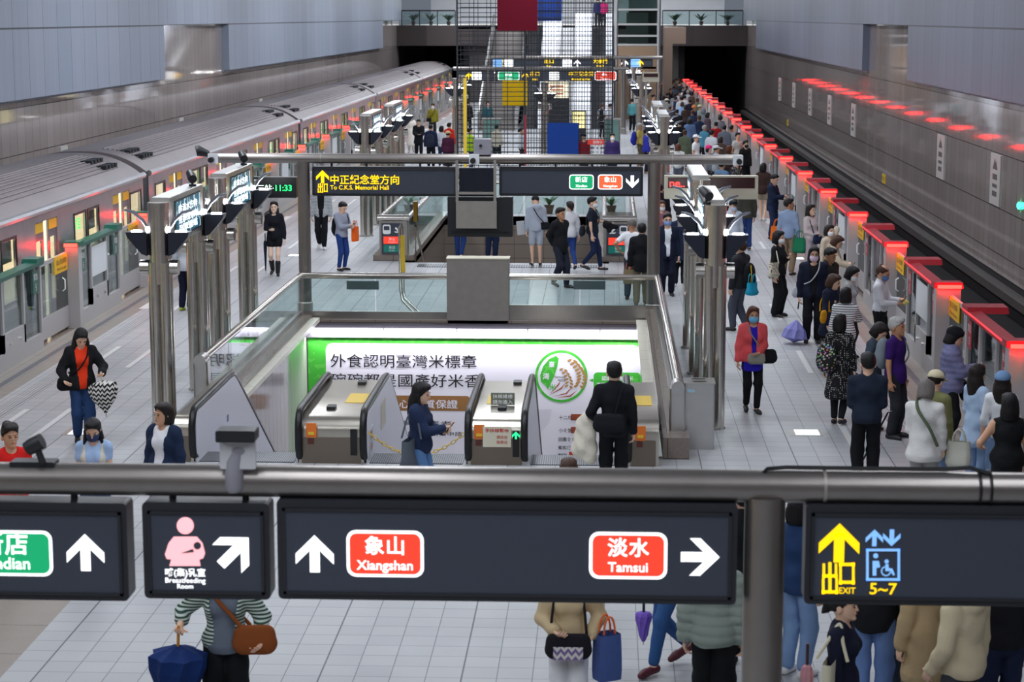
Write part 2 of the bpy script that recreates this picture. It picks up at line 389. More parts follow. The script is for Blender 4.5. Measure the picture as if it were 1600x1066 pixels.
CRM = NB('cream_ledge_tile', rough=.3); CRM.to('Base Color', CRM.mix(CRM.grid(CRM.Y, .95, .014), '#e3dfcf', '#8d8977')); CRM = CRM.m
MB().box(-5.76, 29.3, .02, -5.6, 38.8, .1).box(.66, 28.6, .02, .86, 38.8, .1).build('trim_6', CRM, origin=(0, 0, 0), kind='structure')
# stair well
MB().box(SX0 - .15, SY0, -5, SX0, SY1, 0).box(SX1, SY0, -5, SX1 + .15, SY1, 0).box(SX0 - .15, SY1, -5, SX1 + .15, SY1 + .2, -.0).build('wall_stair_well', GRANITE, origin=(0, 0, 0), kind='structure')
st = MB()
for i in range(26):
    st.box(SX0, SY0 + .3 * i, -.16 * (i + 1) - .3, SX1, SY0 + .3 * (i + 1), -.16 * (i + 1))
st.build('floor_stairs', M('stair_stone', '#807a76', .4), origin=(0, 0, 0), kind='structure')
gm = NB('drain_grille', rough=.4, metal=.8); gm.to('Base Color', gm.mix(gm.grid(gm.X, .06, .03), '#8b9096', '#2c2e33')); gm = gm.m
MB().box(SX0 + .3, 47.7, 0, SX1 - .1, 48.2, .012).build('trim_7', gm, origin=(0, 0, 0), kind='structure')
# painted queue lines
ln = MB()
for k in range(18):
    y = 27.6 + 5.95 * k
    for sgn, e in ((1, XL), (-1, XR)):
        for off, wd, a, b_ in ((2.05, .045, 0, 2.3), (1.38, .045, .5, 2.2), (.72, .09, 1.0, 2.5)):
            xx = e + sgn * off; ln.box(xx - wd, y + a, 0.001, xx + wd, y + b_, .004)
ln.build('trim_8', M('line_paint', '#d5d6d4', .5), origin=(0, 0, 0), kind='structure')

MB().box(XL - .2, 2, -.25, XL, YE, -.002).box(XR, 2, -.25, XR + .2, YE, -.002).build('trim_9', GRANITE, origin=(0, 0, 0), kind='structure')

MB().box(WLX - .3, -6.3, -1.3, WRX + .3, -6, 9.6).build('wall_front', M('front_wall_stone', '#a59d97', .6), origin=(0, 0, 0), kind='structure')
# ------------------------------------------------------------------ the train at the platform on the green line
TRB = NB('train_stainless', rough=.33, metal=.85)
TRB.to('Base Color', TRB.mix(TRB.noise(3, 4), '#a9a8ac', '#c2c1c4')); TRB = TRB.m
ROOF = NB('train_roof', rough=.55, metal=.3)
ROOF.to('Base Color', ROOF.mix(ROOF.math('MULTIPLY', ROOF.noise(1.1, 5), .8), '#83797a', '#6b6467')); ROOF = ROOF.m
TDOOR = M('train_door_steel', '#8f8f96', .3, .85)
WARM = M('train_interior', '#d8d0bd', .6, emit=.8)  # floor, walls and ceiling glow by themselves in place of lamplight
LAMPW = M('train_interior_lamp', '#fff3dd', .5, emit=6)
TGL = glass('train_window_glass', '#f2f2ec', 1.28)
YEL = M('yellow_label', '#e2b21c', .5)
SEATB = M('train_seat', '#2c5aa0', .6)
GRNL = M('green_led', '#19e06a', .5, emit=3.5)
TX, TXF, CL, GAPC = -10.5, -13.65, 23.3, .55      # platform-side face, far face, car pitch, gap
def roofz(t):                                      # t 0..1 across the roof
    return 2.42 + .50 * (1 - abs(2 * t - 1) ** 2.6)
train = thing('metro_train', 'long stainless metro train with grey ribbed roof standing at the green-railed platform edge', 'train', (-12.1, 70, -1.1))
WIN_Y = (1.15, 4.6, 10.55, 16.5, 22.15)
proto = None
DOORC = [2.95 + 5.9 * i for i in range(4)]
def car(y0):
    L = CL - GAPC
    body = MB()
    dx = .05
    # platform side: pieces between the openings
    ops = []
    for c in DOORC: ops.append((c - .75, c + .75, -.06, 2.2))
    wins = [(a, b_) for c0, c1 in zip([.2] + [c + .75 for c in DOORC], [c - .75 for c in DOORC] + [L - .2])
            for a, b_ in ([((c0 + c1) / 2 - .95, (c0 + c1) / 2 - .1), ((c0 + c1) / 2 + .1, (c0 + c1) / 2 + .95)] if c1 - c0 > 3 else [((c0 + c1) / 2 - .5, (c0 + c1) / 2 + .5)])]
    for a, b_ in wins: ops.append((a, b_, .98, 2.08))
    ops.sort(); y = 0
    for a, b_, z0, z1 in ops:
        body.box(TX - dx, y0 + y, -.9, TX, y0 + a, 2.42)
        body.box(TX - dx, y0 + a, -.9, TX, y0 + b_, z0); body.box(TX - dx, y0 + a, z1, TX, y0 + b_, 2.42); y = b_
    body.box(TX - dx, y0 + y, -.9, TX, y0 + L, 2.42)
    body.box(TXF, y0, -.9, TXF + dx, y0 + L, 2.42).box(TXF, y0, -.9, TX, y0 + .08, 2.42).box(TXF, y0 + L - .08, -.9, TX, y0 + L, 2.42)
    # side rail gutter along the roof edge
    body.tube([(TX + .015, y0, 2.42), (TX + .015, y0 + L, 2.42)], .07, 8)
    cb = body.build('car_body', TRB, train)
    rf = MB(); n = 18
    vs = []; 
    for yy in (y0, y0 + L):
        for i in range(n + 1):
            t = i / n; vs.append((TXF + (TX - TXF) * t, yy, roofz(t)))
    rf.add(vs, [(i, i + 1, i + n + 2, i + n + 1) for i in range(n)])
    rf.add([(TXF, y0, 2.4)] + vs[:n + 1] + [(TX, y0, 2.4)], [tuple(range(n + 3))]); rf.add([(TXF, y0 + L, 2.4)] + vs[n + 1:] + [(TX, y0 + L, 2.4)], [tuple(range(n + 2, -1, -1))])
    for i in range(9):                              # long pressed ribs on the roof shoulder
        t = .60 + .036 * i; x = TXF + (TX - TXF) * t
        rf.tube([(x, y0 + .9, roofz(t) + .004), (x, y0 + L - .9, roofz(t) + .004)], .022, 6)
    rf.build('roof', ROOF, cb, smooth=True)
    for yy in (1.0, L - 2.0):
        v = MB()
        for k in range(4):
            for t in (.66, .76):
                x = TXF + (TX - TXF) * t
                v.box(x, y0 + yy + k * .28, roofz(t) - .25, x + .42, y0 + yy + k * .28 + .17, roofz(t + .08) + .035)
        v.build('roof_vent', DARK, cb)
    # interior
    it = MB().box(TXF + .1, y0 + .1, -.1, TX - .1, y0 + L - .1, -.05).box(TXF + .1, y0 + .1, -.05, TXF + .14, y0 + L - .1, 2.2).box(TXF + .1, y0 + .1, 2.3, TX - .1, y0 + L - .1, 2.36)
    it.box(TXF + .1, y0 + L - .16, -.05, TX - .1, y0 + L - .1, 2.3)
    it.build('interior', WARM, cb)
    MB().box(TX - 1.3, y0 + .6, 2.22, TX - 1.0, y0 + L - .6, 2.27).build('lamp_strip', LAMPW, cb)
    for c0 in (5.9, 11.8, 17.7): MB().box(TXF + .15, y0 + c0 - 1.8, .3, TXF + .65, y0 + c0 + 1.8, .42).build('bench', SEATB, cb)
    for a, b_ in wins:
        MB().box(TX - .03, y0 + a - .02, .96, TX - .02, y0 + b_ + .02, 2.1).build('window', TGL, cb)
    for a, b_ in wins:
        fr = MB()
        fr.box(TX - .01, y0 + a - .05, .93, TX + .012, y0 + a, 2.13).box(TX - .01, y0 + b_, .93, TX + .012, y0 + b_ + .05, 2.13).box(TX - .01, y0 + a, .93, TX + .012, y0 + b_, .98).box(TX - .01, y0 + a, 2.08, TX + .012, y0 + b_, 2.13)
        fr.build('window_gasket', BLACK, cb)
    for c in DOORC:
        for sgn in (-1, 1):
            a = c + sgn * .15; b2 = c + sgn * .8; lo, hi = min(a, b2), max(a, b2)
            d = MB().box(TX - .05, y0 + lo, -.06, TX - .02, y0 + hi, .65).box(TX - .05, y0 + lo, 1.85, TX - .02, y0 + hi, 2.2)
            d.box(TX - .05, y0 + lo, .65, TX - .02, y0 + lo + .14, 1.85).box(TX - .05, y0 + hi - .14, .65, TX - .02, y0 + hi, 1.85)
            d.mat(1).box(TX - .04, y0 + lo + .14, .65, TX - .03, y0 + hi - .14, 1.85).mat(2).box(TX - .02, y0 + lo + .04, 2.0, TX - .012, y0 + hi - .04, 2.18)
            d.build('sliding_door', [TDOOR, TGL, YEL], cb)
    for c in (5.9, 11.8, 17.7):
        sg = MB().box(TX - .1, y0 + c + .12, 1.66, TX - .08, y0 + c + .93, 2.04)
        sb = sg.build('destination_display', DARK, cb)
        t = MB(); put_text(t, '新店', (TX - .07, y0 + c - .53, 1.78), .26, ux=(0, 1, 0), bold=.01, fit=.62); t.build('lettering', GRNL, cb)
    return cb
def carcopy(cb, k):
    c = cb.copy(); COL.objects.link(c); c.parent = train; c.location.y = cb.location.y + k * CL
    for ch in cb.children:
        g = ch.copy(); COL.objects.link(g); g.parent = c
first = car(45.55)
for k in (-2, -1, 1, 2, 3): carcopy(first, k)
for k in range(-1, 4):
    y = 45.55 + CL * k - GAPC
    g = MB(); n = 12
    pl = [(TXF + .12, -.8)] + [(TXF + .12 + (TX - TXF - .24) * i / n, roofz(i / n) - .10) for i in range(n + 1)] + [(TX - .12, -.8)]
    g.prism(pl, 'y', y - .1, y + GAPC + .1); g.build('gangway', BLACK, train)
# ------------------------------------------------------------------ platform screen doors
GRNR = M('green_rail', '#0d5a48', .35); REDR = M('red_rail', '#a51c28', .35)
PSDW = M('screen_door_steel', '#b9b5b6', .38, .25)
REDL = M('red_warning_lamp', '#ff3a2a', .5, emit=65, ecol='#ff0c09')
REDS = M('red_lit_edge', '#d8404a', .5, emit=1.2, ecol='#ff3036')
NOTICE = M('white_notice', '#dcdfe2', .6)
PGL = glass('screen_door_glass', '#c6d2d3', 2.3)
LW = M('white_lettering', '#f2f2f2', .5)
LD = M('dark_lettering', '#2a2622', .6)
def psd(side, Y, n, door_only=False):
    """one unit: pillar with a red lamp at Y, door opening on the near side, fixed screen towards the viewer"""
    s = 1 if side == 'red' else -1
    X = 5.52 if s > 0 else -10.2                 # platform face
    out = lambda d: X + s * d                    # towards the track
    rail = REDR if s > 0 else GRNR
    side_nm = 'red-topped' if s > 0 else 'green-topped'
    lb = 'grey %s platform screen door unit, %s from the %s end of its row' % (side_nm, ORD[n], 'near')
    r = thing('platform_screen_door', lb, 'platform door', (X, Y, 0), '%s platform screen doors' % side_nm)
    nx = (-s, 0, 0); u = (0, 1, 0) if s < 0 else (0, -1, 0)
    D = .34 if s > 0 else .2
    p = MB().box(out(-.06), Y, 0, out(D), Y + .26, 1.60).build('pillar', PSDW, r)
    MB().prism([(Y - .04, 1.6), (Y + .34, 1.6), (Y + .30, 1.69), (Y + .02, 1.69)], 'x', out(-.1), out(D + .03)).build('lamp_hood', rail, r)
    MB().box(out(-.05), Y - .055, 1.60, out(D), Y - .03, 1.655).build('red_lamp', REDL, r)
    # door leaf nearer than the pillar
    yb = Y - 2.36
    d = MB().box(out(.16), yb - .1, .05, out(.2), Y, .46).box(out(.16), yb - .1, 1.42, out(.2), Y, 1.5)
    d.mat(1).box(out(.17), yb - .1, .46, out(.19), Y, 1.42)
    dl = d.build('door_leaf', [PSDW, PGL], r)
    y1, y0 = Y - .02, Y - .95
    MB().box(out(.145), y0, 1.16, out(.16), y1, 1.49).build('warning_label', YEL, dl)
    t = MB()
    put_text(t, '當心月台間隙', (out(.14), (y0 + y1) / 2, 1.33), .11, ux=u, fit=.68); put_text(t, 'Mind the gap', (out(.14), (y0 + y1) / 2, 1.22), .07, ux=u, fit=.62)
    t.build('lettering', LD, dl)
    MB().tube([(out(.13), Y - .5, .8), (out(.08), Y - .5, .84), (out(.08), Y - .5, 1.02), (out(.13), Y - .5, 1.06)], .014, 6).build('pull_handle', LW, dl)
    if door_only: return r
    ya = Y - 5.69                                 # near end of the fixed screen
    f_ = MB().box(out(0), ya, 0, out(.1), yb, .3)
    for q in (ya, ya + .9, ya + 2.15, yb - .1): f_.box(out(0), q, .3, out(.1), q + .1, 1.56)
    f_.box(out(0), ya + .9, .3, out(.1), ya + 2.25, .62)
    f_.build('fixed_screen', PSDW, r, smooth=False)
    rl = MB().prism([(out(-.05), 1.55), (out(.16), 1.55), (out(.14), 1.64), (out(-.05), 1.62)], 'y', ya, yb + .02).build('top_rail', rail, r)
    MB().box(out(-.062), ya, 1.60, out(-.05), yb, 1.625).build('lit_edge', REDS if s > 0 else rail, r)
    MB().prism([(yb - .5, 1.6), (yb + .04, 1.6), (yb + .0, 1.69), (yb - .42, 1.69)], 'x', out(-.06), out(.55 if s > 0 else .22)).build('sensor_hood', rail, r)
    for q0, q1, z0 in ((ya + .1, ya + .9, .3), (ya + 1.0, ya + 2.15, .62), (ya + 2.25, yb - .1, .3)):
        MB().box(out(.04), q0, z0, out(.055), q1, 1.56).build('glass_pane', PGL, r)
    if n % 2 == 0:
        MB().box(out(-.012), ya + .95, .85, out(.0), ya + 2.1, 1.45).build('notice', NOTICE, r)
    t = MB()
    for q in (ya + .28, yb - .4):
        t.mat(1).box(out(-.008), q - .16, 1.06, out(-.003), q + .16, 1.48).mat(0)
        put_text(t, '緊急', (out(-.012), q, 1.32), .13, ux=u); put_text(t, '%d' % (5 if s < 0 else 3), (out(-.012), q, 1.12), .17, ux=u)
    t.build('door_number', [LW, rail], r)
    for q in (ya + 1.3, ya + 1.9): MB().cyl((out(-.03), q, .42), (out(.0), q, .42), .025, 8).build('lock_knob', STEEL, r)
    return r
for k in range(20): psd('red', 26.65 + 5.95 * k, k, k == 0)
for k in range(18): psd('green', 31.9 + 5.95 * k, k)
# wall plates and small yellow signs on the far side of the track
PLATE = M('wall_plate', '#c6c4c0', .4); GREYP = M('plate_print', '#5a5754', .6)
pos = [50.8, 59.1, 80, 88.5, 96.9, 105.3, 113.7]
for i, y in enumerate(pos):
    pl = MB().box(WRX - .03, y - .63, 1.28, WRX, y + .63, 2.56)
    o = pl.build('wall_plate', PLATE, label='pale wall plate with mountain mark on brown tiles, %s from the near end' % ORD[i], cat='plate', group='wall plates beyond the track')
    t = MB(); U = dict(ux=(0, -1, 0), uy=(0, 0, 1))
    put_poly(t, [(-.3, 0), (.3, 0), (.12, .22), (.04, .15), (-.06, .28)], (WRX - .034, y, 2.18), 1.0, **U)
    for z, h in ((1.92, .14), (1.72, .09), (1.5, .13)): t.box(WRX - .036, y - .28, z, WRX - .031, y + .28, z + h)
    t.build('printed_mark', GREYP, o)
YSG = M('yellow_sign', '#d8b81e', .5)
for y, nm in ((70.9, 'second'), (108.5, 'third')):
    o = MB().box(WRX - .02, y - .37, .16, WRX, y + .37, .48).build('track_sign', YSG, label='small yellow track sign low on the brown wall, %s from the near end' % ('first' if nm == 'second' else 'second'), cat='sign', group='yellow track signs')
    t = MB(); put_text(t, '緊急出口', (WRX - .024, y, .27), .16, ux=(0, -1, 0), fit=.5); t.build('lettering', LD, o)
MB().ball((WRX - .04, 47.7, 1.55), (.05, .09, .09), 10).build('signal_reflection', M('green_reflection', '#20ff9a', .5, emit=14), label='glowing green signal lamp on the brown wall', cat='lamp')  # glowing ball stands in for a signal's reflection in the tiles
for i, y in enumerate((40, 53, 68, 84)):
    MB().box(WLX, y - .35, 2.15, WLX + .03, y + .35, 2.55).build('wall_hatch', PLATE, label='pale square hatch on the wall behind the train, %s from the near end' % ORD[i], cat='hatch', group='wall hatches')
# ------------------------------------------------------------------ overhead gantries and their hanging signs
SIGNF = M('sign_black', '#23252b', .4); SIGNB = M('sign_face', '#3b414e', .35)
EW = M('sign_white', '#ffffff', .5, emit=1.35); EY = M('sign_yellow', '#ffd800', .5, emit=1.0, ecol='#ffcf00')
ERED = M('sign_red', '#f0402a', .5, emit=.75); EGRN = M('sign_green', '#12a56a', .5, emit=.62); EBLU = M('sign_blue', '#7fb4f0', .5, emit=.8)
EORG = M('sign_orange', '#f0643a', .5, emit=.7)
EPNK = M('sign_pink', '#f7b4ba', .5, emit=.85)
def gantry(Y, label, x0, x1, posts=(-5.98, 1.0), zp=3.17, r=.1, pr=.125):
    g = thing('sign_gantry', label, 'gantry', (posts[-1], Y, 0))
    MB().tube([(x0, Y, zp), (x1, Y, zp)], r, 24).build('cross_pipe', PIPE, g, smooth=True)
    for x in posts:
        q = MB().tube([(x, Y, 0), (x, Y, zp - .06)], pr, 24)
        q.build('post', PIPE, g, smooth=True)
        MB().lathe([(pr + .09, 0), (pr + .09, .03), (pr + .02, .05), (pr + .02, .3), (pr, .32)], (x, Y, 0), 24).build('post_base', STEEL_D, g, smooth=True)
        MB().tube([(x + pr + .22, Y, zp), (x + pr + .24, Y, zp)], r + .006, 24).build('pipe_joint', STEEL_D, g, smooth=True)
    return g
def hsign(Y, x0, x1, z0, z1, label, hangers, zp=3.17, frame=.035, cat='sign'):
    s_ = thing('hanging_sign', label, cat, ((x0 + x1) / 2, Y, z0))
    b_ = MB().bbox(x0, Y - .09, z0, x1, Y + .09, z1, .03)
    cs = b_.build('case', SIGNF, s_, smooth=True)
    MB().box(x0 + frame, Y - .094, z0 + frame, x1 - frame, Y - .089, z1 - frame - .02).build('face', SIGNB, s_)
    q = MB(); e = .018
    rim = [(x0 + frame, z0 + frame, x1 - frame, z0 + frame + e), (x0 + frame, z1 - frame - .02 - e, x1 - frame, z1 - frame - .02), (x0 + frame, z0 + frame, x0 + frame + e, z1 - frame - .02), (x1 - frame - e, z0 + frame, x1 - frame, z1 - frame - .02)]
    for a, b2, c, d in rim: q.box(a, Y - .105, b2, c, Y - .09, d)
    q.build('rim', SIGNF, s_)
    for x in hangers: MB().cyl((x, Y, z1 - .01), (x, Y, zp - .08), .022, 10).build('hanger', DARK, s_, smooth=True)
    return s_
def pxs(Y): return lambda x, y: onY(x, y, Y)
def pill(s_, Y, c, w_, h_, colr, top, bot, ts, bs, nm='line_badge', bold=.017):
    """rounded coloured badge with white rim and two lines of lettering"""
    y = Y
    a = MB(); put_poly(a, rrect(w_, h_, .2 * h_), (c[0], y - .006, c[2])); o = a.build(nm, EW, s_)
    a = MB(); k = .065 * h_; put_poly(a, rrect(w_ - 2 * k, h_ - 2 * k, .15 * h_), (c[0], y - .009, c[2])); a.build('badge_field', colr, o)
    a = MB(); put_text(a, top, (c[0], y - .012, c[2] + .02 * h_), ts, bold=bold, spacing=1.08)
    put_text(a, bot, (c[0], y - .012, c[2] - .34 * h_), bs, bold=bold * .8); a.build('lettering', EW, o)
    return o
def arrow(s_, Y, c, size, ang, mat=None):
    a = MB(); put_arrow(a, (c[0], Y - .008, c[2]), size, ang); return a.build('arrow', mat or EW, s_)
Y1 = 11.9; yf = Y1 - .092
gantry(Y1, 'thick dark steel pipe gantry carrying the large signs in front', -7.0, 3.6)
P1 = pxs(Y1 - .09)
# ---- far-left sign
a0, a1 = P1(-150, 935), P1(197, 787)
s1 = hsign(Y1, a0[0], a1[0], a0[2], a1[2], 'dark hanging sign with green badge and upward arrow at the picture edge', (P1(110, 780)[0],))
c = P1(25, 862); pill(s1, yf, P1(8, 864), P1(86, 0)[0] - P1(-70, 0)[0], P1(0, 828)[2] - P1(0, 899)[2], EGRN, '新店', 'Xindian', .15, .105)
arrow(s1, yf, P1(134, 863), .235, 0)
# ---- nursing room sign
a0, a1 = P1(226, 935), P1(420, 787)
s2 = hsign(Y1, a0[0], a1[0], a0[2], a1[2], 'dark square hanging sign with pink nursing figure and slanted arrow', (P1(265, 780)[0], P1(380, 780)[0]))
q = MB(); C = lambda x, y: P1(x, y)
def pxpoly(mb, pts, Y, dy=.008):
    PP = [onY(x, y, Y - .09) for x, y in pts]; return mb.add([(p[0], Y - .092 - dy, p[2]) for p in PP], [tuple(range(len(PP)))])
def pxdisc(mb, x, y, r, Y, dy=.008, n=20): return pxpoly(mb, [(x + r * cos(2 * pi * i / n), y - r * sin(2 * pi * i / n)) for i in range(n)], Y, dy)
pxdisc(q, 290, 821, 13.5, Y1)
pxpoly(q, [(272, 838), (308, 838), (317, 848), (321, 864), (318, 872), (312, 874), (314, 884), (265, 884), (268, 874), (261, 873), (258, 866), (264, 848)][::-1], Y1)
q.build('nursing_figure', EPNK, s2)
q = MB(); pxdisc(q, 309, 852, 5.8, Y1, .012); pxpoly(q, [(283, 864), (302, 857), (304, 862)][::-1], Y1, .012); q.build('infant_figure', SIGNB, s2)
q = MB(); put_text(q, '哺(集)乳室', (P1(290, 899)[0], yf - .01, P1(290, 899)[2]), .055, bold=.014, fit=.25); put_text(q, 'Breastfeeding', (P1(290, 910)[0], yf - .01, P1(290, 910)[2]), .046, bold=.006, fit=.25); put_text(q, 'Room', (P1(290, 919)[0], yf - .01, P1(290, 919)[2]), .042, bold=.012); q.build('lettering', EW, s2)
arrow(s2, yf, P1(367, 861), .25, 45)
# ---- long sign
a0, a1 = P1(435, 936), P1(1153, 788)
s3 = hsign(Y1, a0[0], a1[0], a0[2], a1[2], 'long dark hanging sign with two red badges and two white arrows', [P1(x, 780)[0] for x in (530, 706, 880, 1055)])
arrow(s3, yf, P1(492, 865), .235, 0)
bw = P1(665, 0)[0] - P1(539, 0)[0]; bh = P1(0, 829)[2] - P1(0, 901)[2]
pill(s3, yf, P1(602, 865), bw, bh, ERED, '象山', 'Xiangshan', .125, .085)
pill(s3, yf, P1(981.5, 868), bw, bh, ERED, '淡水', 'Tamsui', .125, .085)
arrow(s3, yf, P1(1094, 870), .235, 90)
# ---- exit sign
a0, a1 = P1(1256, 944), P1(1720, 793)
s4 = hsign(Y1, a0[0], a1[0], a0[2], a1[2], 'dark hanging sign with yellow exit arrow and blue lift pictogram', [P1(x, 785)[0] for x in (1353, 1536)])
arrow(s4, yf, P1(1311, 848), .245, 0, EY)
q = MB()
for (x0, y0, x1, y1) in ((1285, 880, 1289, 903), (1304, 880, 1308, 903), (1294, 878, 1299, 926), (1285, 897, 1308, 902), (1284, 903, 1288, 928), (1305, 903, 1309, 928), (1284, 922, 1309, 927), (1311, 879, 1315, 913), (1331, 879, 1335, 913), (1311, 879, 1335, 884), (1311, 907, 1335, 912)):
    pxpoly(q, [(x0, y1), (x1, y1), (x1, y0), (x0, y0)], Y1)
put_text(q, 'EXIT', (P1(1323, 927)[0], yf - .008, P1(1323, 927)[2]), .055, bold=.012, fit=.1)
put_text(q, '5~7', (P1(1379, 928)[0], yf - .008, P1(1379, 928)[2]), .1, bold=.015, fit=.165) if 0 else q; q.build('exit_lettering', EY, s4); q = MB(); put_text(q, '5~7', (P1(1379, 928)[0], yf - .008, P1(1379, 928)[2]), .1, bold=.015, fit=.165); q.build('door_numbers', EY, s4)
q = MB(); put_arrow(q, (P1(1366, 840)[0], yf - .008, P1(1366, 840)[2]), .105, 0); put_arrow(q, (P1(1393, 840)[0], yf - .008, P1(1393, 840)[2]), .105, 180)
for (x0, y0, x1, y1) in ((1353, 857, 1357, 907), (1402, 857, 1406, 907), (1353, 857, 1406, 861), (1353, 903, 1406, 907)): pxpoly(q, [(x0, y1), (x1, y1), (x1, y0), (x0, y0)], Y1)
pxdisc(q, 1368, 868, 4, Y1); pxpoly(q, [(1363, 899), (1363, 876), (1373, 876), (1375, 886), (1369, 887), (1369, 899)], Y1); pxdisc(q, 1385, 877, 3.3, Y1)
pxpoly(q, [(1383, 892), (1383, 881), (1388, 881), (1388, 887), (1394, 888), (1398, 898), (1395, 899), (1391, 892)], Y1)
for i in range(14):
    t0, t1 = radians(100 + 18 * i), radians(100 + 18 * (i + 1)); cx, cy = 1384, 892
    pxpoly(q, [(cx + 6 * cos(t0), cy - 6 * sin(t0)), (cx + 8 * cos(t0), cy - 8 * sin(t0)), (cx + 8 * cos(t1), cy - 8 * sin(t1)), (cx + 6 * cos(t1), cy - 6 * sin(t1))], Y1)
q.build('lift_pictogram', EBLU, s4)
# devices on the near gantry
def device(name, label, cat, parts, loc):
    r = thing(name, label, cat, loc)
    for nm, mb, m in parts: mb.build(nm, m, r, smooth=True)
    return r
c = P1(372, 715); pz = 3.17
sg = M('sensor_grey', '#8f8e98', .5); sw = M('sensor_plate', '#c2c2c6', .5)
device('motion_sensor', 'white plate with grey tubular sensor hanging over the pipe', 'sensor', [
    ('plate', MB().bbox(c[0] - .105, Y1 - .13, P1(372, 731)[2], c[0] + .115, Y1 - .105, P1(372, 672)[2], .01), sw),
    ('hood', MB().bbox(c[0] - .115, Y1 - .2, P1(372, 686)[2], c[0] + .125, Y1 - .05, P1(372, 668)[2], .01), DARK),
    ('tube', MB().tube([P1(367, 769), P1(366, 762), P1(366, 722), P1(372, 706)], [.04, .058, .058, .05], 16), sg),
    ('dome', MB().ball(P1(374, 703), (.075, .05, .045), 16), sg)], (c[0], Y1 - .1, 3.1))
c = P1(45, 705)
device('security_camera', 'small black security camera on a stalk on the thick pipe', 'camera', [
    ('base', MB().bbox(P1(12, 727)[0], Y1 - .06, 3.25, P1(82, 727)[0], Y1 + .06, 3.285, .01), DARK),
    ('stalk', MB().tube([P1(67, 724), P1(58, 700)], .022, 8), DARK),
    ('body', MB().tube([P1(66, 689), P1(50, 697), P1(42, 702)], [.05, .05, .045], 14), DARK)], (c[0], Y1, 3.27))
MB().tube([(P1(1194, 735)[0], Y1 - .04, 3.262), (P1(1200, 735)[0], Y1 - .02, 3.282), (P1(1230, 735)[0], Y1, 3.288), (P1(1480, 735)[0], Y1, 3.286), (P1(1520, 735)[0], Y1 - .01, 3.30), (P1(1548, 735)[0], Y1 - .04, 3.268)], .013, 8).build('cable', BLACK, smooth=True, label='black cable lying along the top of the thick pipe', cat='cable')
for x, nm in ((1533, 'near'), (1550, 'far')):
    xx = P1(x, 753)[0]; MB().tube([(xx + .104 * 0, Y1 + .108 * cos(t), pz + .108 * sin(t)) for t in np.linspace(0, 2 * pi, 25)], .009, 6).build('cable_tie', BLACK, smooth=True, label='black strap round the thick pipe, %s of the two from the post' % ('first' if nm == 'near' else 'second'), cat='strap', group='pipe straps')
# ---- second gantry
Y2 = 39.5; y2f = Y2 - .092
gantry(Y2, 'dark steel gantry at the back of the escalator well', -7.85, 2.72, zp=3.2)
P2 = pxs(Y2 - .09)
a0, a1 = P2(488, 306), P2(714, 261)
s5 = hsign(Y2, a0[0], a1[0], a0[2], a1[2], 'dark hanging sign with yellow memorial hall exit lettering', [P2(x, 262)[0] for x in (517, 572, 656, 700)], 3.2)
arrow(s5, y2f, P2(504, 276), .26, 0, EY)
q = MB()
for (x0, y0, x1, y1) in ((497, 287, 498.5, 293), (503, 287, 504.5, 293), (499.8, 286, 501.6, 300), (497, 291.5, 504.5, 293), (496.5, 294, 498, 301), (503.3, 294, 504.8, 301), (496.5, 299.5, 504.8, 301), (506, 287, 507.5, 300), (510.5, 287, 512, 300), (506, 287, 512, 288.5), (506, 298, 512, 299.5)):
    pxpoly(q, [(x0, y1), (x1, y1), (x1, y0), (x0, y0)], Y2)
put_text(q, '中正紀念堂方向', (P2(515, 286)[0], y2f - .008, P2(515, 286.5)[2]), .2, bold=.015, align='LEFT', fit=P2(624, 0)[0] - P2(515, 0)[0])
put_text(q, 'To C.K.S. Memorial Hall', (P2(516, 296)[0], y2f - .008, P2(516, 296)[2]), .12, bold=.014, align='LEFT', fit=P2(609, 0)[0] - P2(516, 0)[0])
q.build('exit_lettering', EY, s5)
a0, a1 = P2(780, 306), P2(1005, 261)
s6 = hsign(Y2, a0[0], a1[0], a0[2], a1[2], 'dark hanging sign with green badge, orange badge and downward arrow', [P2(x, 262)[0] for x in (812, 868, 925, 985)], 3.2)
bw = P2(928, 0)[0] - P2(889, 0)[0]; bh = P2(0, 273)[2] - P2(0, 296)[2]
pill(s6, y2f, P2(908.5, 284.5), bw, bh, EGRN, '新店', 'Xindian', .12, .075, bold=.014)
pill(s6, y2f, P2(953.5, 284.5), bw, bh, EORG, '象山', 'Xiangshan', .12, .07, bold=.014)
arrow(s6, y2f, P2(988, 284), .25, 180)
# monitor rig between the two signs
rig = thing('monitor_rig', 'black monitor housing on a steel bracket hanging between the two signs', 'monitor', (P2(745, 0)[0], Y2, P2(0, 368)[2]))
yb = Y2 - .16
def pbox(mb, x0, y0, x1, y1, Y, d0, d1):
    a, b_ = onY(x0, y1, Y), onY(x1, y0, Y); return mb.box(a[0], Y + d0, a[2], b_[0], Y + d1, b_[2])
pbox(MB(), 700, 308, 801, 369, Y2, -.1, .3).build('housing', DARK, rig)
pbox(MB(), 718, 262, 772, 306, Y2, -.12, .05).build('upper_screen', M('dark_blue_panel', '#141a28', .25), rig)
for x in (713, 772): pbox(MB(), x, 250, x + 4, 314, Y2, -.2, -.14).build('bracket_arm', STEEL_D, rig)
pbox(MB(), 717, 299, 772, 302.5, Y2, -.2, -.14).build('bracket_bar', STEEL_D, rig)
pbox(MB(), 714, 313, 777, 355, Y2, -.24, -.2).build('cover_plate', STEEL_D, rig)
for x0 in (704, 796 - 82): pass
pbox(MB(), 706, 361, 795, 363, Y2, -.115, -.1).build('housing_seam', BLACK, rig)
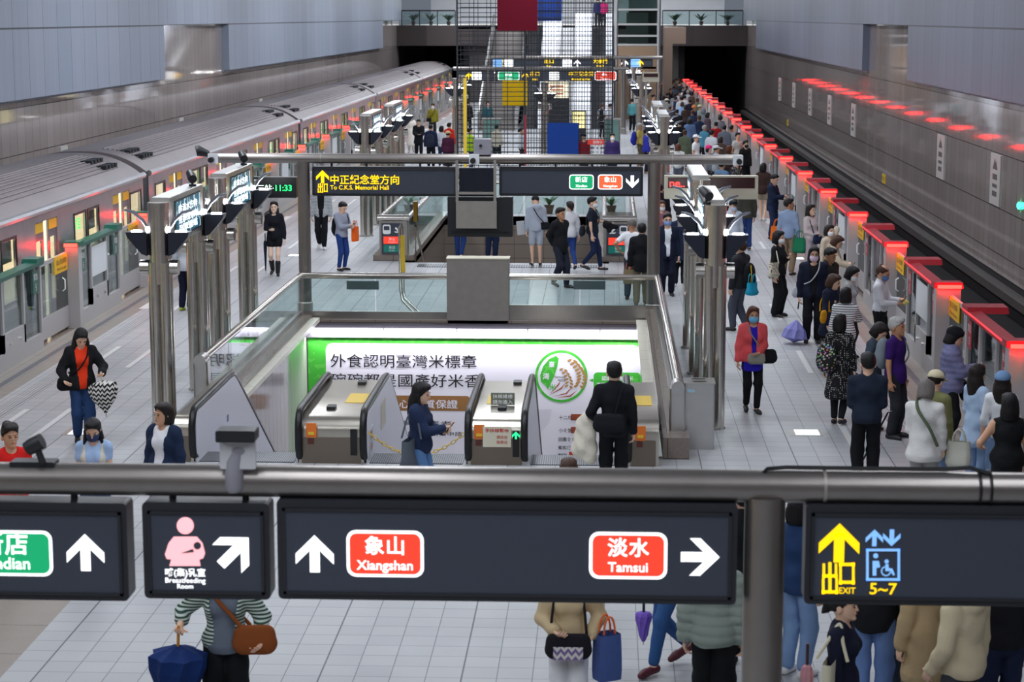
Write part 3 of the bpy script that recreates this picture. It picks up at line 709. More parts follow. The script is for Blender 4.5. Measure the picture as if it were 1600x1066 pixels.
def pipecam(x, y, label, Y, flip=1, zp=3.2):
    c = onY(x, y, Y - .12); r = thing('security_camera', label, 'camera', (c[0], Y, zp - .1))
    MB().bbox(c[0] - .1, Y - .15, zp - .1, c[0] + .1, Y - .11, zp + .1, .01).build('mount_plate', WHITE, r)
    MB().tube([(c[0] - .02 * flip, Y - .3, zp - .02), (c[0] - .02 * flip, Y - .15, zp - .02)], .055, 12).build('lens_tube', DARK, r, smooth=True)
    return r
pipecam(333, 249, 'white-plated camera on the free end of the pipe beside the train', Y2)
pipecam(1153, 249, 'white-plated camera on the free pipe end by the red doors', Y2, -1)
pipecam(741, 252, 'white-plated camera above the monitor rig on the pipe', Y2)
c = onY(754, 237, Y2)
device('camera_box', 'grey boxy camera on top of the pipe over the monitor rig', 'camera', [('body', MB().bbox(c[0] - .17, Y2 - .12, 3.29, c[0] + .17, Y2 + .1, 3.6, .02), sg), ('lens', MB().cyl((c[0] - .03, Y2 - .15, 3.47), (c[0] - .03, Y2 - .12, 3.47), .03, 10), DARK)], (c[0], Y2, 3.29))
c = onY(313, 238, Y2)
device('floodlight', 'small dark floodlight sticking up from the pipe end', 'lamp', [('arm', MB().tube([(-7.75, Y2, 3.22), (c[0] + .1, Y2, c[2] - .02)], .02, 8), DARK), ('head', MB().tube([(c[0] + .18, Y2 - .05, c[2] - .03), (c[0] - .02, Y2 - .12, c[2] + .04), (c[0] - .06, Y2 - .13, c[2] + .03)], [.06, .11, .1], 14), DARK)], (-7.75, Y2, 3.2))
# ---- far gantries
def far_gantry(Y, label, pxl, pxr, y0, y1, items, zp):
    gantry(Y, label, onY(pxl - 4, 0, Y)[0], onY(pxr + 14, 0, Y)[0], posts=(-5.98, 1.0), zp=zp)
    for (x0, x1, its, lb) in items:
        a0, a1 = onY(x0, y1, Y), onY(x1, y0, Y)
        s_ = hsign(Y, a0[0], a1[0], a0[2], a1[2], lb, [(a0[0] + a1[0]) / 2], zp)
        for kind, x, arg in its:
            o = onY(x, (y0 + y1) / 2, Y)
            if kind == 'y':
                t = MB(); put_text(t, arg[0], (o[0], Y - .11, o[2] - .0), .26, bold=.017); put_text(t, arg[1], (o[0], Y - .11, o[2] - .22), .17, bold=.017); t.build('exit_lettering', EY, s_)
            elif kind == 'pill':
                pill(s_, Y - .092, o, 1.1, .46, EGRN if arg == 'g' else ERED, '新店' if arg == 'g' else '象山', 'Xindian' if arg == 'g' else 'Xiangshan', .18, .12)
            elif kind == 'arrow': arrow(s_, Y - .092, o, .36, arg[0], EY if arg[1] else None)
            elif kind == 'sq': t = MB(); put_poly(t, rrect(.5, .42, .05), (o[0], Y - .1, o[2])); t.build('pictogram', EBLU if arg else EW, s_)
far_gantry(103, 'far steel gantry with signs seen through the wire grid', 712, 968, 110, 127, [
    (715, 772, [('arrow', 733, (0, 1)), ('sq', 745, 0)], 'far dark sign with small yellow arrow, first of its gantry'),
    (774, 814, [('arrow', 783, (270, 0)), ('pill', 795, 'g')], 'far dark sign with small green badge and arrow'),
    (816, 934, [('y', 836, ('出口', 'Exit')), ('arrow', 821, (0, 1)), ('sq', 866, 0), ('y', 908, ('中正紀念堂', 'Memorial Hall'))], 'far dark sign with rows of yellow lettering'),
    (936, 966, [('pill', 946, 'r'), ('arrow', 958, (90, 0))], 'far dark sign with small red badge and arrow')], 3.33)
far_gantry(105, 'farthest steel gantry below the glass lift shaft', 770, 1022, 93, 104, [
    (772, 842, [('sq', 778, 1), ('y', 786, ('1', '2')), ('sq', 795, 0)], 'farthest dark sign with blue and white pictograms'),
    (844, 960, [('y', 858, ('出口', 'Exit')), ('sq', 886, 0), ('y', 938, ('大孝門', 'Exit 5')), ('arrow', 902, (0, 0))], 'farthest dark sign with a wide yellow inscription'),
    (970, 1020, [('arrow', 976, (0, 0)), ('sq', 993, 1), ('arrow', 1000, (0, 1))], 'farthest dark sign with white and yellow arrows')], 3.86)
# ------------------------------------------------------------------ glass railings round the escalator well
RGL = glass('railing_glass', '#eaf4f3', 1.6, .015)
SKIRT = M('skirting_steel', '#a9a5a2', .3, 1.0, var=.1, bscale=4)
def railing(label, path, panels, z=.92, r=.062, ends=(), base=.1, posts=()):
    t = thing('glass_railing', label, 'railing', (path[0][0], path[0][1], 0))
    MB().tube([(x, y, z) for x, y in path], r, 16).build('handrail', STEEL, t, smooth=True)
    for (xa, ya), (xb, yb_), n in panels:
        for i in range(n):
            a = np.array((xa, ya)) + (np.array((xb, yb_)) - np.array((xa, ya))) * (i + .008) / n
            c = np.array((xa, ya)) + (np.array((xb, yb_)) - np.array((xa, ya))) * (i + .992) / n
            d = (c - a) / np.linalg.norm(c - a); nn = np.array((-d[1], d[0])) * .007
            pts = [tuple(a - nn), tuple(c - nn), tuple(c + nn), tuple(a + nn)]
            MB().prism(pts, 'z', base, z - .03).build('glass_panel', RGL, t)
        a, c = np.array((xa, ya)), np.array((xb, yb_)); d = (c - a) / np.linalg.norm(c - a); nn = np.array((-d[1], d[0])) * .035
        MB().prism([tuple(a - nn), tuple(c - nn), tuple(c + nn), tuple(a + nn)], 'z', .05, base + .06).build('base_channel', SKIRT, t)
    for x, y in posts: MB().tube([(x, y, .05), (x, y, z)], .05, 14).build('post', STEEL, t, smooth=True)
    for x, y, z0 in ends:
        MB().bbox(x - .11, y - .06, z0, x + .11, y + .22, z - .02, .03, 'z').build('end_post', STEEL_L, t, smooth=True)
        MB().tube([(x, y - .1, z), (x, y + .2, z)], r + .03, 16).build('end_cap', STEEL_L, t, smooth=True)
    return t
railing('steel and glass railing along the train side of the escalator well', [(-6.0, 29.2), (-6.0, 38.95), (-2.98, 38.95)],
        [((-6.0, 29.4), (-6.0, 38.9), 5), ((-5.95, 38.95), (-3.05, 38.95), 2)], ends=[(-6.0, 29.1, .13)], base=.15, posts=[(-2.98, 38.95)])
railing('steel and glass railing along the red door side of the escalator well', [(1.07, 27.35), (1.07, 38.95), (-1.95, 38.95)],
        [((1.07, 27.6), (1.07, 38.9), 6), ((1.0, 38.95), (-1.9, 38.95), 2)], ends=[(1.05, 27.25, .3)], base=.3, posts=[(-1.95, 38.95)])
for a, b_ in ((560, 592), (913, 946)):
    p0, p1 = onY(a - (18 if a < 700 else 17), 452, 38.9), onY(b_, 439, 38.9)
    MB().box(p0[0], 38.86, p0[2], p1[0], 38.885, p1[2]).build('plaque', M('green_glass_plaque', '#4b5d5e', .2), label='small grey plaque under the rear handrail, %s of the steel cabinet' % ('on the train side' if a < 700 else 'on the red door side'), cat='plaque')
a, b_ = onY(698, 513, 38.75), onY(795, 406, 38.75)
cb = thing('steel_cabinet', 'tall plain steel cabinet standing in the gap of the rear railing', 'cabinet', ((a[0] + b_[0]) / 2, 39, 0))
MB().bbox(a[0], 38.8, 0, b_[0], 39.2, b_[2], .015, 'z').build('body', STEEL_D, cb)
MB().box(a[0] - .01, 38.79, b_[2], b_[0] + .01, 39.22, b_[2] + .02).build('top_cap', CREAM, cb)
MB().box(a[0] + .03, 38.795, .06, b_[0] - .03, 38.80, b_[2] - .05).build('door', STEEL_D, cb)
# ------------------------------------------------------------------ advertisement on the back wall of the well
AY = 39.0
ADG = NB('ad_green', rough=.4); ADG.to('Base Color', ADG.mix(ADG.math('GREATER_THAN', ADG.noise(9, 0), .62), '#3fae35', '#58bd46')); ADG = ADG.m
ADW = M('ad_white', '#e4e2ec', .4); ADK = M('ad_black', '#17171a', .5); ADB = M('ad_brown', '#96693a', .5); ADO = M('ad_ochre', '#a47d45', .5)
ADT = M('ad_rust', '#9c4a2c', .5)
ad = thing('advertisement_board', 'large green and white rice advertisement on the back wall of the escalator well', 'advertisement', (-2.5, AY, -3.3))
MB().box(-5.88, AY, -3.35, EX1 - .02, AY + .06, -.33).build('green_board', ADG, ad)
PA = lambda x, y: onY(x, y, AY)
def apoly(mb, pts, d): return mb.add([(PA(x, y)[0], AY - d, PA(x, y)[2]) for x, y in pts], [tuple(range(len(pts)))])
def arr(mb, x0, y0, x1, y1, r, d): 
    c = PA((x0 + x1) / 2, (y0 + y1) / 2); k = AY / F
    return put_poly(mb, rrect((x1 - x0) * k, (y1 - y0) * k * 1.02, r * k), (c[0], AY - d, c[2]))
def atext(mb, s_, x, y, px, d=.012, align='LEFT', fit=None, bold=.012):
    p = PA(x, y); k = AY / F
    return put_text(mb, s_, (p[0], AY - d, p[2]), px * k, bold=bold, align=align, fit=fit * k if fit else None)
arr(MB(), 504, 536, 1005, 800, 12, .004).build('white_field', ADW, ad)
t = MB(); atext(t, '外食認明臺灣米標章', 516, 572, 23, fit=233, bold=.004); atext(t, '碗碗都是國產好米香!', 516, 602, 23, fit=246, bold=.004); t.build('headline', ADK, ad)
bb = arr(MB(), 540, 618, 736, 642, 4, .006).build('brown_band', ADB, ad)
t = MB(); atext(t, '國產·安心·品質保證', 566, 636, 15, fit=152); t.build('lettering', ADW, bb)
for tx, x, y, ft in (('生產者·餐飲業者', 560, 663, 150), ('歡迎餐廳與旅宿業申請', 600, 680, 125), ('在地糧食新鮮度把關', 600, 716, 122)): t = MB(); atext(t, tx, x, y, 8, fit=ft, bold=0); t.build('small_print', ADK, ad)
# round emblem
lg = MB(); n = 40; cx, cy, R0, R1 = 877, 588, 41, 37
for i in range(n):
    t0, t1 = 2 * pi * i / n, 2 * pi * (i + 1) / n
    apoly(lg, [(cx + R1 * cos(t0), cy - R1 * sin(t0)), (cx + R0 * cos(t0), cy - R0 * sin(t0)), (cx + R0 * cos(t1), cy - R0 * sin(t1)), (cx + R1 * cos(t1), cy - R1 * sin(t1))], .008)
em = lg.build('round_emblem', ADG, ad)
isl = MB(); apoly(isl, [(869, 556), (873, 560), (871, 572), (866, 588), (860, 600), (856, 609), (853, 603), (845, 596), (844, 586), (849, 572), (858, 561)][::-1], .009); isl.build('island_shape', ADG, em)
t = MB(); atext(t, '臺', 857, 573, 10, .014); atext(t, '灣', 848, 592, 11, .014); t.build('emblem_characters', ADW, em)
t = MB(); atext(t, '米', 858, 609, 11, .014); t.build('rice_character', ADG, em)
t = MB(); atext(t, 'TAIWAN', 866, 591, 5, .014, fit=17); atext(t, 'RICE', 872, 596, 5, .014, fit=11); t.build('emblem_lettering', ADK, em)
er = MB()
def leafp(x, y, a, l, w_):
    ca, sa = cos(a), sin(a); pts = [(-l / 2, 0), (-l / 5, w_ / 2), (l / 4, w_ / 2.5), (l / 2, 0), (l / 4, -w_ / 2.5), (-l / 5, -w_ / 2)]
    apoly(er, [(x + p * ca - q_ * sa, y - (p * sa + q_ * ca)) for p, q_ in pts], .010)
for i in range(9):
    tt = i / 8; x, y = 890 + 15 * sin(tt * 2.4) + 4, 563 + 40 * tt
    leafp(x - 4, y, .5, 9, 4); leafp(x + 5, y + 2, 2.5, 9, 4)
for i in range(6):
    tt = i / 5; x, y = 880 + 9 * sin(tt * 2), 577 + 26 * tt
    leafp(x - 3, y, .4, 7, 3.4); leafp(x + 4, y + 2, 2.5, 7, 3.4)
er.build('rice_ears', ADO, em)
st_ = MB()
for (x0, y0, x1, y1, x2, y2) in ((858, 618, 876, 606, 884, 598), (862, 620, 884, 614, 896, 602), (866, 622, 890, 618, 903, 609), (858, 617, 872, 600, 876, 594)):
    apoly(st_, [(x0, y0), (x1, y1), (x2, y2), (x1 + 1.5, y1 + 1.8)][::-1], .010)
st_.build('rice_stalks', ADT, em)
bub = arr(MB(), 927, 582, 1001, 610, 6, .006); apoly(bub, [(927, 592), (920, 594), (927, 597)][::-1], .006); bub = bub.build('green_bubble', ADG, ad)
t = MB(); atext(t, '認標章選好米', 940, 594, 8, fit=50); atext(t, '支持臺灣農民在地糧', 932, 604, 8, fit=62); t.build('lettering', ADW, bub)
for i, (x, y, s_, m) in enumerate(((873, 655, '十二月', ADK), (893, 655, '原味屋', ADT), (873, 675, '小食堂', ADK), (893, 675, '米之香', ADT), (872, 689, '田園食', ADK), (894, 689, '好飯', ADK), (872, 702, '樂和漢食', ADK), (890, 714, '三商食堂', M('ad_red', '#c8402c', .5)), (872, 714, '穀田', ADK))):
    t = MB(); atext(t, s_, x, y, 7, bold=.01)
    if m is not ADK: apoly(t, [(x - 1, y + 2), (x + 17, y + 2), (x + 17, y - 8), (x - 1, y - 8)], .008)
    t.build('partner_mark', m, ad)
BOWL = M('ad_bowl', '#d4d2dc', .4)
t = MB(); apoly(t, [(838, 640), (862, 640), (858, 660), (848, 672), (838, 690)][::-1], .006); t.build('rice_bowl_picture', BOWL, ad)
TUBE = M('fluorescent_tube', '#f4f2ff', .5, emit=9)
for i, (x0, x1) in enumerate(((486, 598), (601, 712), (715, 823), (826, 936), (939, 996))):
    a, b_ = onY(x0, 516, 38.9), onY(x1, 516, 38.9)
    o = thing('fluorescent_lamp', 'white fluorescent tube glowing above the advertisement, %s from its train end' % ORD[i], 'lamp', (a[0], 38.92, -.18), 'tubes above the advertisement')
    MB().tube([(a[0], 38.92, -.16), (b_[0], 38.92, -.16)], .03, 10).build('tube', TUBE, o)
    MB().box(a[0], 38.95, -.22, b_[0], 39.0, -.1).build('batten', LUMM, o)
    l = bpy.data.lights.new('tube_light', 'AREA'); l.shape = 'RECTANGLE'; l.size = b_[0] - a[0]; l.size_y = .08; l.energy = 26; l.color = (.95, .94, 1)
    lo = bpy.data.objects.new('tube_light', l); COL.objects.link(lo); lo.location = ((a[0] + b_[0]) / 2, 38.84, -.2); lo.rotation_euler = (radians(14), 0, 0)
MB().box(EX0, 38.93, -.32, EX1, 39.02, -.02).build('trim_10', M('grey_metal_fascia', '#8b8791', .35, .6), origin=(0, 0, 0), kind='structure')
# ------------------------------------------------------------------ escalators
BAL = M('balustrade_white', '#d7d8e2', .28); STEP = NB('escalator_step', rough=.4, metal=.7); STEP.to('Base Color', STEP.mix(STEP.grid(STEP.X, .03, .012), '#70747a', '#1d1f22')); STEP = STEP.m
DECK = NB('escalator_deck', rough=.28, metal=1.0); DECK.to('Base Color', DECK.mix(DECK.noise(2.5, 4), '#bdb6aa', '#d8d3c8')); DECK = DECK.m
ORL = M('orange_label', '#e8792a', .5); YLL = M('yellow_sticker', '#e7c23a', .5); REDT = M('red_print', '#c5281f', .5)
S30 = tan(radians(30)); YB = 29.2
def slope(y): return -max(0, (y - YB)) * S30
def sidepoly(top, y0, y1, bot=-.1, rnd=.18, yb=None):
    """side outline: level landing, then 30 degrees down; rounded nose towards the viewer"""
    pts = [(y0 + rnd * (1 - sin(a)), top - rnd * (1 - cos(a))) for a in np.linspace(pi / 2, 0, 6)]
    yb = yb or YB
    pts += [(YB, top), (y1, top + slope(y1)), (y1, bot - (y1 - yb) * S30), (yb, bot), (y0, bot)]
    return pts
def handrail(x, y0, top, y1):
    p = [(x, y0 + .14, .06), (x, y0 + .05, .1), (x, y0 - .02, .22)]
    p += [(x, y0 + .24 - .26 * cos(a), top - .26 + .26 * sin(a)) for a in np.linspace(0, pi / 2, 7)]
    p += [(x, YB - .3, top), (x, YB, top - .03), (x, YB + .4, top + slope(YB + .4))] + [(x, y1, top + slope(y1))]
    return MB().tube(p, .05, 10)
def escal_deck(name, label, x0, x1, rails, white=(), stickers=True):
    r = thing(name, label, 'escalator', ((x0 + x1) / 2, 26.2, 0))
    top = .62; yF, yEn = 26.3, 40.5
    MB().prism(sidepoly(top, yF, yEn, yb=26.9), 'x', x0 + .05, x1 - .05).build('deck', DECK, r, smooth=True)
    for x in rails: handrail(x, yF - .06, top + .1, yEn).build('handrail', BLACK, r, smooth=True)
    for x in white: MB().prism(sidepoly(top + .06, yF + .02, yEn, -.12, .2, 26.8), 'x', x - .012, x + .012).build('balustrade', BAL, r)
    MB().bbox(x0 + .09, yF - .02, .0, x1 - .09, yF + .03, .36, .02).build('front_plate', M('front_brown_steel', '#857a6e', .35, .9), r)
    return r
E1 = escal_deck('escalator_deck', 'steel escalator deck with black handrails, beside the empty lane next to the train side', -4.16, -3.17, (-4.1, -3.22), (-3.18, -4.14))
E2 = escal_deck('escalator_deck', 'middle steel escalator deck with notice sheet and green arrow lamp', -1.86, -.98, (-1.8, -1.04), (-1.02, -1.84))
E3 = escal_deck('escalator_deck', 'steel escalator deck against the granite end by the litter bin', .30, .82, (.36,), (.32,))
E4 = escal_deck('escalator_deck', 'escalator side with tall white balustrade on the train side', -5.86, -5.5, (-5.55,), (-5.52,))
for i, (x0, x1) in enumerate(((-5.5, -4.16), (-3.17, -1.86), (-.98, .30))):
    lb = ('escalator steps descending on the train side', 'escalator steps behind the yellow chain', 'escalator steps under the man in black')[i]
    r = thing('escalator_steps', lb, 'escalator', ((x0 + x1) / 2, 27, 0), 'escalator lanes')
    MB().box(x0 + .02, 26.3, .002, x1 - .02, 26.9, .012).build('comb_plate', STEP, r)
    s_ = MB()
    for k in range(30):
        y = 26.9 + .4 * k; z = -.231 * (k + 1)
        s_.box(x0 + .03, y, z - .5, x1 - .03, y + .42, z)
    s_.build('step_band', STEP, r)
# labels on the decks
def flat(name, pts, m, par, z=None): return MB().add(pts, [tuple(range(len(pts)))]).build(name, m, par)
def deckrect(par, nm, m, x0, x1, y0, y1): return MB().box(x0, y0, .622, x1, y1, .626).build(nm, m, par)
def frontrect(par, nm, m, x0, x1, z0, z1, d=.012): return MB().box(x0, 26.3 - .03 - d, z0, x1, 26.3 - .03, z1).build(nm, m, par)
for E_, x0 in ((E1, -3.62), (E2, -1.62), (E3, .42)):
    deckrect(E_, 'yellow_sticker', YLL, x0, x0 + .28, 27.4, 28.1)
for E_, x0 in ((E1, -4.0), (E2, -1.72), (E3, .45)):
    o = frontrect(E_, 'orange_label', ORL, x0, x0 + .14, .36, .56); o2 = MB().box(x0 + .03, 26.245, .40, x0 + .11, 26.256, .44).build('label_print', YLL, o)
    frontrect(E_, 'dark_label', M('dark_red_label', '#5d2a22', .5), x0 + .02, x0 + .1, .27, .34)
for E_, x in ((E1, -3.4), (E2, -1.2)):
    frontrect(E_, 'indicator_panel', BLACK, x, x + .09, .12, .48)
t = MB(); put_arrow(t, (-1.155, 26.25, .42), .1, 0); t.build('green_arrow_lamp', GRNL, E2)
o = MB().box(-1.60, 26.23, .26, -1.22, 26.245, .54).build('notice_sheet', CREAM, E2)
t = MB(); put_text(t, '手扶梯暫停', (-1.41, 26.225, .47), .055, bold=.01, fit=.32); put_text(t, '請改由', (-1.34, 26.225, .38), .05); put_text(t, '服務台', (-1.34, 26.225, .31), .05); t.build('lettering', REDT, o)
o = MB().box(-1.55, 27.3, .63, -1.22, 27.33, .80).build('warning_sign', M('grey_green_plate', '#6b7262', .4), E2)
t = MB(); put_text(t, '扶梯維修', (-1.385, 27.29, .73), .065, bold=.01, fit=.28); put_text(t, '請勿進入', (-1.385, 27.29, .65), .065, bold=.01, fit=.28); t.build('lettering', LW, o)
for E_, x, y in ((E1, -3.55, 28.8), (E1, -3.75, 26.9), (E2, -1.25, 28.9), (E2, -1.38, 26.95)):
    MB().bbox(x - .06, y, .62, x + .06, y + .2, .66, .02, 'z').build('bumper_block', DARK, E_)
# red-print sheet on the white balustrade facing the chained lane, white panel seams
for x in (-3.165,):
    t = MB(); t.box(x, 26.5, .0, x + .004, 26.9, .42); o = t.build('warning_sheet', NOTICE, E1)
    t = MB(); put_text(t, '禁止', (x + .006, 26.7, .28), .13, ux=(0, 1, 0), bold=.012); put_text(t, '進入', (x + .006, 26.7, .12), .13, ux=(0, 1, 0), bold=.012); t.build('lettering', REDT, o)
    MB().box(x, 27.9, .12, x + .004, 28.5, .5).build('beige_sheet', CREAM, E1)
MB().box(-5.508, 28.5, .1, -5.503, 28.62, .2).build('square_mark', M('blue_grey_mark', '#7b84a3', .5), E4)
YCH = M('yellow_chain', '#d2b14e', .4, .3)
def chain(label, a, b_, sag):
    m = MB(); n = 22
    P = [(a[0] + (b_[0] - a[0]) * i / n, a[1] + (b_[1] - a[1]) * i / n, a[2] + (b_[2] - a[2]) * i / n - sag * 4 * (i / n) * (1 - i / n)) for i in range(n + 1)]
    for i in range(n):
        p, q_ = np.array(P[i]), np.array(P[i + 1]); c = (p + q_) / 2; d = (q_ - p); L_ = np.linalg.norm(d) * .62; d = d / np.linalg.norm(d)
        s_ = np.cross(d, (0, 1, 0)) if i % 2 else np.array((0, 1.0, 0)); s_ = s_ / np.linalg.norm(s_)
        m.tube([tuple(c + d * L_ * cos(t) + s_ * .022 * sin(t)) for t in np.linspace(0, 2 * pi, 11)], .007, 5, caps=False)
    return m.build('barrier_chain', YCH, smooth='all', label=label, cat='chain')
chain('yellow chain hanging across the closed escalator lane', (-3.16, 26.35, .42), (-1.86, 26.35, .42), .30)
# ------------------------------------------------------------------ litter bin
bn = thing('recycling_bin', 'square steel recycling bin with two dark oval openings beside the pylon', 'bin', (1.36, 27.6, 0))
MB().bbox(1.15, 27.38, 0, 1.57, 27.8, .93, .015, 'z').build('body', STEEL_L, bn)
MB().bbox(1.14, 27.37, .93, 1.58, 27.81, .95, .015, 'z').build('lid', STEEL_L, bn)
for y in (27.46, 27.66):
    MB().prism([(1.36 + .10 * cos(a), y + .045 + .05 * sin(a)) for a in np.linspace(0, 2 * pi, 17)[:-1]], 'z', .945, .953).build('opening', BLACK, bn)
MB().box(1.19, 27.374, .82, 1.29, 27.38, .86).build('label', M('pale_blue_label', '#9fc4d8', .5), bn)
# ------------------------------------------------------------------ lamp pylons
BOWLM = M('lamp_bowl', '#1d2130', .35); DISC = M('uplight_disc', '#ffffff', .5, emit=60); KNOB = M('glowing_knob', '#ffffff', .5, emit=4)
REFL = M('reflector_blade', '#6c707a', .4, .7)
SCRM = NB('screen_image', rough=.2)
scr = SCRM.mix(SCRM.math('GREATER_THAN', SCRM.noise(7, 2), .56), '#1f5d72', '#bcd6e2')
SCRM.to('Base Color', scr); SCRM.L.new(scr, SCRM.b.inputs['Emission Color']); SCRM.b.inputs['Emission Strength'].default_value = .5; SCRM = SCRM.m
def pylon(name, label, sides=(-1, 1), group=None):
    """built at the origin; lamps point across the platform"""
    r = thing(name, label, 'lamp post', (0, 0, 0), group)
    MB().tube([(0, 0, 2.1), (0, 0, 3.3)], .155, 24).build('head', STEEL, r, smooth=True)
    MB().tube([(-.28, 0, 2.34), (.28, 0, 2.34)], .115, 18).build('cross_stub', STEEL, r, smooth=True)
    for dx, dy in ((-.075, -.075), (.085, -.075), (-.075, .085), (.085, .085)):
        MB().tube([(dx, dy, 0), (dx, dy, 2.42)], .085, 16).build('pipe', STEEL, r, smooth=True)
    MB().lathe([(.19, 0), (.19, .03), (.0, .035)], (0, 0, 0), 20).build('foot_plate', STEEL_D, r)
    for s in sides:
        b_ = MB().prism([(s * .16, 2.87), (s * .47, 2.87), (s * .45, 2.80), (s * .24, 2.55), (s * .16, 2.52)], 'y', -.13, .13).build('lamp_bowl', BOWLM, r)
        MB().prism([(s * .33 + .085 * cos(t), .085 * sin(t)) for t in np.linspace(0, 2 * pi, 15)[:-1]], 'z', 2.872, 2.884).build('uplight', DISC, b_)
        a = MB().tube([(s * .16, 0, 2.9), (s * .24, 0, 3.04), (s * .36, 0, 3.15), (s * .50, 0, 3.19)], [.02, .028, .028, .016], 10).build('reflector_blade', REFL, b_, smooth=True)
        MB().ball((s * .165, -.06, 2.9), (.02, .055, .055), 10).build('round_knob', KNOB, r, smooth=True)  # knob glows by itself to imitate lamplight reflected off it
    return r
PYL = [('train side', -6.53, -1), ('red door side', 1.63, 1)]
p0 = pylon('lamp_pylon', 'steel lamp pylon nearest the escalators on the train side')
ys = [28.9, 31.6, 33.4, 36.1]
n_ = 0
def pl_at(x, y, label):
    global n_
    if n_ == 0: p0.location = (x, y, 0); p0['o'] = (x, y, 0); p0['label'] = label; n_ = 1; return p0
    return dup(p0, (x, y, 0), label)
for nm, x, s in PYL:
    for i, y in enumerate(ys): pl_at(x, y, 'lamp pylon on the %s of the escalator well, %s from the viewer' % (nm, ORD[i]))
    for i, y in enumerate((54.5, 57.5, 60.5, 63.5)): pl_at(x, y, 'lamp pylon on the %s of the stair well, %s from the viewer' % (nm, ORD[i]))
    for i, y in enumerate((88, 92, 112, 116)): pl_at(x, y, 'distant lamp pylon on the %s beyond the wire grid, %s from the viewer' % (nm, ORD[i]))
# display boxes bridging each pair of pylons
def display(x, ya, yb_, label, s, screen=True):
    r = thing('display_box', label, 'display', (x, (ya + yb_) / 2, 2.5))
    MB().bbox(x - .14, ya + .12, 2.62, x + .14, yb_ - .12, 3.36, .02).build('case', STEEL_L, r)
    if screen:
        MB().box(x + s * .14, ya + .45, 2.7, x + s * .15, yb_ - .35, 3.28).build('bezel', DARK, r)
        o = MB().box(x + s * .15, ya + .5, 2.73, x + s * .155, yb_ - .4, 3.25).build('screen', SCRM, r)
        t = MB(); U = dict(ux=(0, s, 0))
        for z, tx in ((3.08, '往淡水方向'), (2.92, '往象山方向'), (2.78, '列車進站')): put_text(t, tx, (x + s * .16, (ya + yb_) / 2, z), .13, fit=(yb_ - ya) * .5, bold=.01, **U)
        t.build('lettering', EW, o)
    return r
for nm, x, s in PYL:
    for i, (ya, yb_) in enumerate(((28.9, 31.6), (33.4, 36.1), (54.5, 57.5), (60.5, 63.5))):
        display(x, ya, yb_, 'display box between two lamp pylons on the %s, %s from the viewer' % (nm, ORD[i]), -s)
def small_cam(x, y, z, label):
    r = thing('security_camera', label, 'camera', (x, y, z))
    MB().lathe([(.06, 0), (.06, .03), (.02, .04), (.02, .12)], (x, y, z), 10).build('stand', DARK, r, smooth=True)
    MB().tube([(x - .06, y + .1, z + .2), (x, y - .04, z + .15), (x + .03, y - .12, z + .12)], [.06, .075, .07], 12).build('body', DARK, r, smooth=True)
small_cam(-6.45, 31.0, 3.36, 'dark camera on top of the display box next to the train, nearer one')
small_cam(-6.45, 35.5, 3.36, 'dark camera on top of the display box next to the train, farther one')
small_cam(1.5, 29.0, 3.3, 'dark camera on top of the lamp pylon by the red doors')
# LED boards
LEDR = M('red_led', '#ff3a34', .5, emit=2.6); LEDP = M('led_panel', '#3a0d14', .3); LEDW = M('white_led', '#e8fff0', .5, emit=2)
a, b_ = onY(1038, 311, 35), onY(1185, 275, 35)
r = thing('led_board', 'cream-framed red LED train board behind the lamp pylons', 'display', ((a[0] + b_[0]) / 2, 35, a[2]))
MB().bbox(a[0], 35, a[2], b_[0], 35.16, b_[2], .01).build('frame', CREAM, r)
h = b_[2] - a[2]
pn = MB().box(a[0] + .06, 34.99, a[2] + .47 * h, b_[0] - .06, 35.0, b_[2] - .03).build('led_panel', LEDP, r)
t = MB(); put_text(t, 'ne..', (a[0] + .08, 34.98, a[2] + .52 * h), .2, align='LEFT', bold=.01); t.build('lettering', LEDR, pn)
t = MB(); put_text(t, '往 淡水 Tamsui', (b_[0] - .9, 34.99, a[2] + .2 * h), .09); t.build('frame_lettering', LD, r)
MB().tube([((a[0] + b_[0]) / 2, 35.08, b_[2]), ((a[0] + b_[0]) / 2, 35.08, b_[2] + .06)], .02, 8).build('bracket', DARK, r)
MB().box(1.4, 35.02, b_[2] - .2, a[0] + .5, 35.1, b_[2] - .1).build('side_arm', STEEL_D, r)
a, b_ = onY(404, 309, 36.9), onY(463, 277, 36.9)
r = thing('led_board', 'black LED clock board reading 11:33 beside the dark gantry post', 'display', ((a[0] + b_[0]) / 2, 36.9, a[2]))
MB().bbox(a[0] - .3, 36.9, a[2], b_[0], 37.06, b_[2], .01).build('frame', DARK, r)
t = MB(); put_text(t, '11:33', (b_[0] - .25, 36.89, a[2] + .13), .16, bold=.008, fit=.3); t.build('green_lettering', GRNL, r)
t = MB(); put_text(t, '三站·', (b_[0] - .42, 36.89, a[2] + .13), .14, align='RIGHT'); t.build('white_lettering', LEDW, r)
MB().box(-6.6, 36.2, b_[2] - .14, -6.45, 37.0, b_[2] - .04).build('side_arm', STEEL_D, r)
